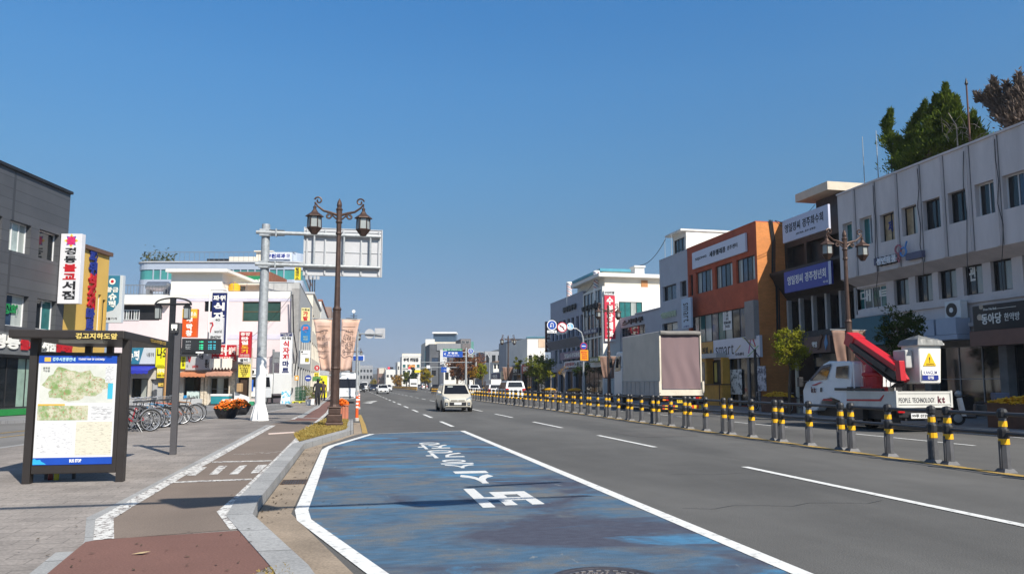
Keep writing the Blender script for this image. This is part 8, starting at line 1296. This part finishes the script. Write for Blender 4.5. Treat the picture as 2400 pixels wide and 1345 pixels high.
Y, _ = at_X(1368, 930, 20.0); f_ = cross(Y); t = thing('sign_post', 'grey sign post with a row of three round turn signs on a curved arm', 'traffic sign', (20.0, Y, .14)); px0 = f_.px(1368, 850)[0]; zt_ = f_.px(1360, 769)[1]
part(t, 'post', GALV, lambda m_: m_.tube([(20, Y, .14), (20, Y, zt_ - 1.0), (19.85, Y, zt_ - .4), (19.4, Y, zt_ - .05), (18.8, Y, zt_), (f_.px(1283, 769)[0], Y, zt_)], [.09, .08, .06, .05, .045, .04], 8))
for x, y, rr, rim, face, kind in ((1293, 762, 11.5, SWHT, SBLUE, 'u'), (1317, 767, 11.5, SRED, SWHT, 'l'), (1336, 765, 8, SWHT, M('sign_pale_blue', (.10, .38, .6), .35, col2=(.6, .65, .68), scale=5, thr=(.45, .55)), 'p')):
    a, b = f_.px(x, y); r = rr * (f_.px(x + 10, y)[0] - a) / 10; disc_sign(t, f_, a, b, r, rim, face, .06)
    if kind == 'u': uturn(t, f_, a, b, r * .9, .10, SWHT)
    if kind == 'l': part(t, 'turn_arrow', INK, lambda m_: (m_.tube([f_.p(a + r * .25, b - r * .45, .1), f_.p(a + r * .2, b + r * .05, .1), f_.p(a - r * .25, b + r * .2, .1)], r * .09, 6), m_.fpoly(f_, [(a - r * .2, b + r * .02), (a - r * .18, b + r * .42), (a - r * .58, b + r * .22)], .095, .105))); part(t, 'ban_bar', SRED, lambda m_: m_.fpoly(f_, [(a - r * .6, b + r * .5), (a - r * .5, b + r * .6), (a + r * .6, b - r * .5), (a + r * .5, b - r * .6)][::-1], .1, .108))
r = f_.rect(1282, 774, 1304, 780.5); part(t, 'distance_plate', SWHT, lambda m_: m_.fbox(f_, *r, .06, .08)); letters(t, '100m 후', f_, (r[0] + .1, r[1] - .1, r[2] + .06, r[3] - .06), INK, .082, .03, depth=.004)
a, b = f_.px(1367, 811); r = 8 * (f_.px(1377, 811)[0] - a) / 10; disc_sign(t, f_, a, b, r, SRED, SBLUE, .1); part(t, 'disc_bar', SWHT, lambda m_: m_.fbox(f_, a - r * .6, a + r * .6, b - r * .12, b + r * .12, .137, .14)); r = f_.rect(1359, 820, 1378, 845); part(t, 'orange_plate', M('plate_orange', (.72, .30, .02), .35), lambda m_: m_.fbox(f_, *r, .1, .12)); letters(t, '불법주정차\n단속구간\n견인지역\n무인단속', f_, (r[0] + .08, r[1] - .08, r[2] + .12, r[3] - .1), SRED, .122, .03, depth=.004)
Y = 83.7; f_ = cross(Y); xm = f_.px(1092, 880)[0]; zt_ = f_.px(1092, 814)[1]; t = thing('direction_sign', 'blue and green direction sign on a tall grey post in the median', 'traffic sign', (xm, Y, 0)); part(t, 'post', GALV, lambda m_: m_.cyl((xm, Y, 0), (xm, Y, zt_), .14, .10, 10)); r = f_.rect(1038, 823, 1084, 837); part(t, 'blue_panel', SBLUE, lambda m_: m_.fbox(f_, *r, .1, .16)); letters(t, '화랑로', f_, (r[0] + .55, r[1] - .55, r[2] + .33, r[3] - .08), SWHT, .163, .04, depth=.004); letters(t, 'Hwarang-ro', f_, (r[0] + .45, r[1] - .4, r[2] + .08, r[2] + .26), SWHT, .163, .02, depth=.004); letters(t, '<', f_, (r[0] + .12, r[0] + .3, r[2] + .2, r[3] - .16), SWHT, .163, .03, depth=.004)
r2 = f_.rect(1038, 817, 1083, 822); part(t, 'green_panel', SGRN, lambda m_: m_.fbox(f_, *r2, .1, .16)); letters(t, '서울 경주 고속도로 4.1km', f_, (r2[0] + .1, r2[1] - .1, r2[2] + .05, r2[3] - .05), SWHT, .163, .02, depth=.004); part(t, 'bracket', GALV, lambda m_: (m_.cyl((xm, Y - .1, r[3] - .1), (r[1], Y - .1, r[3] - .1), .04, n=6), m_.cyl((xm, Y - .1, r[2] + .1), (r[1], Y - .1, r[2] + .1), .04, n=6)))
a, b = f_.px(1103, 823); rr = 6.5 * (f_.px(1113, 823)[0] - a) / 10; disc_sign(t, f_, a, b, rr, SWHT, SBLUE, .06); uturn(t, f_, a, b, rr * .9, .1, SWHT); r = f_.rect(1097, 830, 1109, 836); part(t, 'plate', GREYBOARD, lambda m_: m_.fbox(f_, *r, .06, .08)); letters(t, '승용차', f_, (r[0] + .04, r[1] - .04, r[2] + .05, r[3] - .05), INK, .082, .03, depth=.003)
def pole(label, x, yt, D, r0, mt, xe=None, cat='pole', name='utility_pole', **k):
    f0 = facing(D); a = f0.px(x, 905)[0]; z_ = f0.px(x, yt)[1]; t = thing(name, label, cat, f0.p(a, 0, 0)); part(t, 'pole', mt, lambda m_: m_.cyl(f0.p(a, 0), f0.p(a, z_), r0, r0 * .75, 8)); return t, f0, a, z_
t, f0, a, z_ = pole('slim pole with round and square sign backs above the left lanes', 836, 776, 62, .09, GALV, name='sign_mast', cat='traffic sign'); zz = f0.px(850, 782)[1]; part(t, 'arm', GALV, lambda m_: m_.tube([f0.p(a, zz), f0.p(f0.px(898, 785)[0], zz - .05, .1)], [.06, .045], 7)); ra = 11.5 * 62 / F; part(t, 'round_sign_back', PANELB, lambda m_: m_.disc(f0, f0.px(866, 781)[0], zz, ra, -.08, -.05)); r = f0.rect(878, 769, 902, 793); part(t, 'square_sign_back', PANELB, lambda m_: (m_.fbox(f0, *r, -.08, -.05), m_.fbox(f0, r[0] + .1, r[0] + .15, r[2] + .1, r[3] - .1, -.05, -.02), m_.fbox(f0, r[1] - .15, r[1] - .1, r[2] + .1, r[3] - .1, -.05, -.02)))
t, f0, a, z_ = pole('white pole with a small blue lane sign beside the far left lamps', 841, 836, 120, .16, GALV, name='sign_mast', cat='traffic sign'); r = f0.rect(829, 834, 852, 844); part(t, 'blue_panel', SBLUE, lambda m_: m_.fbox(f0, *r, .1, .2)); part(t, 'panel_rim', SWHT, lambda m_: m_.fbox(f0, r[0] - .12, r[1] + .12, r[2] - .12, r[3] + .12, .02, .095)); letters(t, '← 보문', f0, (r[0] + .2, r[1] - .2, r[2] + .15, r[3] - .15), SWHT, .202, .03, depth=.004) if 0 else None
t, f0, a, z_ = pole('dark utility pole among the far left lamps', 835, 795, 100, .17, M('pole_concrete', (.30, .29, .28), .8)); t, f0, a, z_ = pole('concrete pole with two horizontal sign arms left of the blue direction sign', 1115, 841, 170, .28, M('pole_concrete', (1, 1, 1)))
for y in (849, 861): part(t, 'arm', GALV, lambda m_: m_.cyl(f0.p(a, f0.px(1000, y)[1]), f0.p(f0.px(988, y)[0], f0.px(1000, y)[1] + .05), .1, .08, 6))
r = f0.rect(1000, 856, 1008, 863); part(t, 'small_sign', SWHT, lambda m_: m_.fbox(f0, *r, .1, .2)); r = f0.rect(1034, 860, 1047, 866); part(t, 'lane_sign', SBLUE, lambda m_: m_.fbox(f0, *r, .1, .2)); r = f0.rect(1034, 867, 1047, 872); part(t, 'lane_sign', SBLUE, lambda m_: m_.fbox(f0, *r, .1, .2))
def signal(label, x, arm0, arm1, y, D, red): 
    t, f0, a, z_ = pole(label, x, y - 3, D, .16, GALV, name='traffic_signal', cat='traffic light'); zz = f0.px(x, y)[1]; part(t, 'arm', GALV, lambda m_: m_.cyl(f0.p(a, zz), f0.p(f0.px(arm1, y)[0], zz), .11, .08, 6))
    for xr_ in red: r = f0.rect(xr_, y - 2, xr_ + 13, y + 2.6); h_ = part(t, 'signal_head', BLACK, lambda m_: m_.fbox(f0, *r, .12, .4)); part(h_, 'red_lamp', M('signal_red', (.9, .03, .05), .4, emit=1.2), lambda m_: m_.disc(f0, r[0] + (r[3] - r[2]) * .6, (r[2] + r[3]) / 2, (r[3] - r[2]) * .5, .4, .42, 12))
signal('left traffic signal with a red lamp hung over the far lanes', 843, 843, 922, 862, 260, (909,)); signal('right traffic signal with a red lamp over the far crossing', 1010, 1010, 958, 862, 260, (957,)); f0 = facing(230); r = f0.rect(972, 867, 986, 873); t, _, a, _ = pole('slim post with a small amber traffic sign far down the street', 979, 866, 230, .1, GALV, name='sign_mast', cat='traffic sign'); part(t, 'amber_panel', YELLOW, lambda m_: m_.fbox(f0, *r, .1, .2))
t, f0, a, z_ = pole('thin grey street light with a curved arm left of the estate car', 1147, 838, 95, .09, GALV, name='street_light', cat='street light'); part(t, 'arm', GALV, lambda m_: m_.tube([f0.p(a, z_), f0.p(a - .25, z_ + .5), f0.p(a - .9, z_ + .68), f0.p(f0.px(1108, 826)[0], z_ + .72)], [.08, .06, .05, .04], 6))
t, f0, a, z_ = pole('pale square pillar with a banner by the yellow green street tree', 1869, 838, 38, .1, M('pale_pole', (.50, .45, .36), .7)); t, f0, a, z_ = pole('black pole standing before the brick building corner', 1772, 818, 42, .1, BLACK)
# antenna cluster on the left frontage
f0 = facing(90); t = thing('antenna_mast', 'cluster of pale mobile antennas above the pale grey frontage', 'antenna', f0.p(f0.px(731, 690)[0], 9, 0)); z0, z1 = f0.px(731, 700)[1], f0.px(731, 650)[1]; a = f0.px(731, 690)[0]; part(t, 'mast', DARKMETAL, lambda m_: [m_.cyl(f0.p(a + dx, z0 - 2, 0), f0.p(a + dx, z1, 0), .06, n=6) for dx in (-.25, .05, .3)]); part(t, 'panel', GREYBOARD, lambda m_: [m_.fbox(f0, a + dx - .14, a + dx + .14, z1 - .3, z1 + 1.3, .1, .3) for dx in (-.6, -.1, .35, .75)])
t = thing('television_aerial', 'rooftop aerial with a white dish seen above the peach banner', 'antenna', f0.p(f0.px(829, 750)[0], 8, 0)); a = f0.px(829, 750)[0]; part(t, 'mast', DARKMETAL, lambda m_: (m_.cyl(f0.p(a, 6), f0.p(a, f0.px(829, 728)[1]), .05, n=5), m_.cyl(f0.p(a - .9, f0.px(829, 746)[1]), f0.p(a + .4, f0.px(829, 746)[1]), .04, n=4), m_.cyl(f0.p(a - .4, f0.px(829, 740)[1]), f0.p(a + .4, f0.px(829, 740)[1]), .03, n=4))); part(t, 'dish', WHITE, lambda m_: m_.disc(f0, a, f0.px(829, 730)[1], .2, .05, .12, 12))
# cables
mb = MB()
def cable(p, q, sag, r0=.02): mb.tube([p.lerp(q, i / 10) - UP * (sag * 4 * (i / 10) * (1 - i / 10)) for i in range(11)], r0, 4)
p = RF.p(*RF.px(1816, 517)); q = street_right(28).p(*street_right(28).px(1910, 480)); cable(p, q, .5); cable(p, q + Vector((0, .6, -.4)), .7); cable(RF.p(*RF.px(1500, 622)), RF.p(*RF.px(1560, 560)), .5, .03); cable(RF.p(*RF.px(1366, 690)), RF.p(*RF.px(1400, 645)), .3, .03); tag(mb.build('overhead_cable', BLACK), 'thin black cables slung between the right hand roofs', 'cable'); mb = MB(); fpz = facing(61.3); P_ = lambda x, y: fpz.p(*fpz.px(x, y)); cable(P_(545, 815), P_(684, 690), .6, .015); cable(P_(545, 818), P_(655, 830), .5, .02); cable(P_(590, 790), P_(545, 812), .3, .015); mb.tube([P_(686, 690), P_(688, 780), P_(696, 830), P_(690, 880)], .05, 5); tag(mb.build('overhead_cable', BLACK), 'black cables drooping across the pink wall', 'cable')
# ---------------------------------------------------------------- the far end of the street
def fblk(name, label, x0, x1, yt, v, mat, D=14, rows=(), cap=None, base=-.05):
    f0 = facing(v); a0, a1 = f0.px(x0, 900)[0], f0.px(x1, 900)[0]; z_ = f0.px((x0 + x1) / 2, yt)[1]; wn = []
    for y0_, y1_, n_, pn in rows:
        b0, b1 = f0.px(x0, y1_)[1], f0.px(x0, y0_)[1]; wn += [(a0 + (a1 - a0) * (i + .2) / n_, a0 + (a1 - a0) * (i + .8) / n_, b0, b1, DFR, pn, 2, 1) for i in range(n_)]
    return bld(name, label, f0, a0, a1, z_, D, mat, wn, rev=.2, cap=cap, skew=math.tan(A)), f0, a0, a1, z_
FARG = M('far_grey_wall', (.32, .33, .35), .8, var=.12, scale=.2); FARD = M('far_dark_wall', (.10, .105, .115), .7, var=.2, scale=.2); FART = M('far_tan_wall', (.46, .38, .29), .8, var=.12, scale=.2)
fsh = street_right(24.2)
for x0_, x1_, yt, lb, wm, bd, tx in ((1247, 1279, 843, 'dark low shopfront under the maroon restaurant sign', FARD, WBOARD, '만두'), (1223, 1246, 850, 'brown low shopfront behind the broad yellow green tree', M('shop_brown', (.16, .08, .06), .7), REDBOARD, '갈비탕'), (1199, 1222, 853, 'grey low shopfront with a dark sign by the far lamp post', FARG, INK, '안경'), (1174, 1198, 866, 'tan low shopfront with a cream sign beyond the estate car', FART, M('shop_cream', (.55, .48, .34), .5), '국수'), (1152, 1173, 871, 'low white shopfront left of the estate car', WHITEW, NAVY, '약국')):
    a0, a1 = fsh.px(x0_, yt)[0], fsh.px(x1_, yt)[0]; z_ = fsh.px(x1_, yt)[1]; b_ = bld('low_shop', lb, fsh, a0, a1, z_, 6, wm, [(a0 + .4, a1 - .4, .3, z_ - 1.5, DFR, GLASS, 4, 1)], rev=.4)
    sign('signboard of the ' + lb.split(' shopfront')[0] + ' shopfront' , fsh, [a0 + .6, a1 - .6, z_ - 1.35, z_ - .2], .02, .15, bd, texts=[(tx, INK if bd in (WBOARD, MATS.get('shop_cream')) else IVORY, (.2, .8, .2, .8), .04)])
b_, f0, *_ = fblk('white_shop_block', 'sunlit white shop block left of the maroon restaurant sign', 1236, 1278, 792, 118, WHITEW, 16, [(832, 850, 3, GLASS)], cap=M('teal_coping', (.08, .20, .26), .6)); part(b_, 'peach_mural', M('peach_mural', (.66, .48, .34), .7, var=.2, scale=.6), lambda m_: m_.fbox(f0, *f0.rect(1262, 795, 1277, 814), .0, .06))
b_, f0, *_ = fblk('grey_shop_block', 'grey shop block with a dark lettered band beyond the white one', 1200, 1240, 797, 134, FARG, 12, [(818, 832, 4, GLASS), (842, 856, 3, GLASS)], cap=DARKMETAL); part(b_, 'tan_panel', FART, lambda m_: m_.fbox(f0, *f0.rect(1200, 798, 1219, 814), .0, .1)); letters(b_, '대교식당', f0, f0.rect(1202, 816, 1218, 823), INK, .1, .05)
b_, f0, a0, a1, z_ = fblk('tile_roof_house', 'white house with brown tiled roof beyond the grey shop block', 1156, 1206, 848, 158, WHITEW, 12, [(853, 864, 6, GLASS), (874, 890, 4, GLASS)]); part(b_, 'roof', M('brown_tile_roof', (.17, .10, .065), .8, var=.25, scale=1), lambda m_: m_.hexa([f0.p(a0 - .4, z_, .6), f0.p(a1 + .4, z_, .6), f0.p(a1 + .4, z_, -8), f0.p(a0 - .4, z_, -8)], [f0.p(a0 + 1.5, z_ + .3, .2), f0.p(a1 + .4, f0.px(1204, 820)[1], -2), f0.p(a1 + .4, f0.px(1204, 820)[1], -4), f0.p(a0 + 1.5, z_ + .3, -6)]))
fblk('pale_corner_block', 'pale corner block with tall windows behind the tiled roof', 1136, 1178, 823, 176, FARG, 12, [(832, 850, 3, GLASS), (860, 880, 3, GLASS)]); fblk('cream_low_block', 'cream low block with a green coping behind the tiled roof house', 1170, 1206, 818, 190, CREAMW, 12, [], cap=M('green_coping', (.06, .12, .07), .7)); fblk('white_low_shop', 'low white shop behind the rust brown trees', 1040, 1140, 852, 235, WHITEW, 12, [(872, 890, 7, GLASS)])
b_, f0, a0, a1, z_ = fblk('cream_tower_block', 'large cream block with a glazed rooftop pavilion far down the street', 998, 1078, 801, 300, CREAMW, 22, []); part(b_, 'roof_pavilion', M('pavilion_glass', (.05, .085, .13), .15, spec=.6), lambda m_: m_.fbox(f0, *f0.rect(1014, 781, 1068, 800.7), -9, -3)); part(b_, 'pavilion_roof', WHITE, lambda m_: m_.fbox(f0, *f0.rect(1012, 777, 1069, 780.6), -10, -2)); part(b_, 'white_pier', WHITEW, lambda m_: m_.fbox(f0, *f0.rect(998, 795, 1018, 900), .02, 1.0)); part(b_, 'teal_banner', M('teal_banner', (.03, .17, .2), .5), lambda m_: m_.fbox(f0, *f0.rect(997, 822, 1004, 862), 1.01, 1.3)); part(b_, 'pink_sign', M('pink_sign', (.6, .12, .25), .5), lambda m_: m_.fbox(f0, *f0.rect(998, 817, 1005, 821), 1.01, 1.4))
b_, f0, a0, a1, z_ = fblk('dark_glazed_block', 'dark grey block with corrugated top before the cream tower', 1006, 1083, 806, 272, FARD, 16, [(838, 850, 3, BLUEPANE), (868, 880, 4, GLASS)]); part(b_, 'corrugated_band', M('corrugated_grey', (.24, .25, .26), .6, var=.2, stretch=(2, .1, .1)), lambda m_: m_.fbox(f0, *f0.rect(1024, 805, 1080, 821), .02, .3)); part(b_, 'white_pier', M('pier_white', (.58, .58, .57), .7), lambda m_: m_.fbox(f0, *f0.rect(1032, 820, 1047, 900), .02, .8))
b_, f0, *_ = fblk('brown_grey_tower', 'brown grey tower with two white framed windows far right of the cream block', 1079, 1103, 794, 285, M('taupe_wall', (.17, .15, .145), .8, var=.12), 14, []); [window(b_, f0, *f0.rect(x, 798, x + 8, 805), .1, WFR, GLASS, 3, 1) for x in (1082, 1092)]; part(b_, 'green_scaffold', M('scaffold_green', (.10, .28, .24), .6), lambda m_: m_.fbox(f0, *f0.rect(1104, 800, 1109, 850), -3, -1))
b_, f0, a0, a1, z_ = fblk('billboard_building', 'white gabled building covered in advertising lettering far down the street', 941, 985, 835, 400, WHITEW, 14, [(854, 861, 4, TEALGLASS), (868, 876, 4, BLUEPANE)]); part(b_, 'gable', WHITEW, lambda m_: m_.fpoly(f0, [(a0, z_), (a1, z_), (a1, z_ + .5), ((a0 + a1) / 2, f0.px(960, 829)[1]), (a0, z_ + .5)], -1, .2)); letters(b_, '부페 웨딩홀', f0, f0.rect(946, 838, 981, 847), INK, .25, .04); part(b_, 'orange_board', M('orange_advert', (.65, .28, .06), .5, var=.3), lambda m_: m_.fbox(f0, *f0.rect(958, 855, 973, 861), .22, .4)); letters(b_, '주차장 완비', f0, f0.rect(944, 862, 957, 866), INK, .25, .02); part(b_, 'roof_box', CREAMW, lambda m_: m_.fbox(f0, *f0.rect(941, 828, 984, 834), -8, -2))
for nm, lb, x0_, x1_, yt, v, mt, rw in (('slim_white_block', 'slim white block left of the billboard building', 931, 940, 848, 430, WHITEW, [(858, 866, 2, GLASS)]), ('grey_box_block', 'grey block between the billboard building and the dark glazed one', 985, 1000, 842, 420, FARD, []), ('white_stepped_block', 'low white stepped block at the far bend of the street', 904, 930, 866, 600, WHITEW, [(878, 884, 3, GLASS)]), ('cream_topped_block', 'brown block with a cream top floor at the far bend', 885, 901, 862, 620, M('far_brown', (.22, .13, .10), .8), [(884, 890, 2, GLASS)]), ('grey_terrace_block', 'grey white terrace block closing the street at the left', 842, 873, 856, 640, FARG, [(866, 872, 4, GLASS), (880, 888, 4, GLASS)]), ('dark_far_block', 'dark block between the terrace block and the brown one', 873, 886, 876, 650, FARD, []), ('pale_far_block', 'pale low block behind the golden ginkgo', 915, 945, 880, 660, WHITEW, []), ('left_far_block', 'greyish block closing the left pavement in the distance', 812, 843, 868, 660, FARG, [(878, 886, 4, GLASS)])):
    b_, f0, a0, a1, z_ = fblk(nm, lb, x0_, x1_, yt, v, mt, 20, rw)
    if nm == 'cream_topped_block': part(b_, 'top_floor', CREAMW, lambda m_: m_.fbox(f0, a0 + 1, a1 - .5, z_ - 4.5, z_ + .3, -10, .2))
for lb, x0_, x1_, yt, v, mt in (('plain grey row of houses behind the rust brown trees', 1000, 1150, 878, 330, FARG), ('plain pale houses behind the ginkgo trees', 935, 1010, 884, 520, FART)): fblk('house_row', lb, x0_, x1_, yt, v, mt, 12, [(888, 895, 8, GLASS)])
mb = MB(); f0 = facing(2600); pts = [(f0.px(700 + 22 * k, 900)[0], 12 + 46 * math.exp(-((k - 9) / 5.) ** 2) + 14 * math.sin(k * 1.3) + 9 * math.sin(k * 2.7)) for k in range(30)]
for i in range(29): (a, b), (c, d) = pts[i], pts[i + 1]; mb.hexa([f0.p(a, -5, 0), f0.p(c, -5, 0), f0.p(c, -5, -900), f0.p(a, -5, -900)], [f0.p(a, b, -300), f0.p(c, d, -300), f0.p(c, d, -500), f0.p(a, b, -500)])
structure(mb, 'hills', M('wooded_hill', (.13, .15, .16), .95, var=.2, scale=.01))
# ---------------------------------------------------------------- the air
mb = MB(); mb.box(-2600, 2600, -400, 4100, -6.5, 78); hz = mb.build('haze', bpy.data.materials.new('haze')); tag(hz, kind='stuff', label='pale blue autumn haze over the far end of the street', cat='haze')
hm = hz.data.materials[0]; hm.use_nodes = True; hn = hm.node_tree.nodes; hn.remove(hn['Principled BSDF']); pv = hn.new('ShaderNodeVolumePrincipled'); pv.inputs['Color'].default_value = (.80, .87, .95, 1); pv.inputs['Density'].default_value = .0003; pv.inputs['Anisotropy'].default_value = .2; hm.node_tree.links.new(pv.outputs[0], hn['Material Output'].inputs['Volume'])
set_lettering()
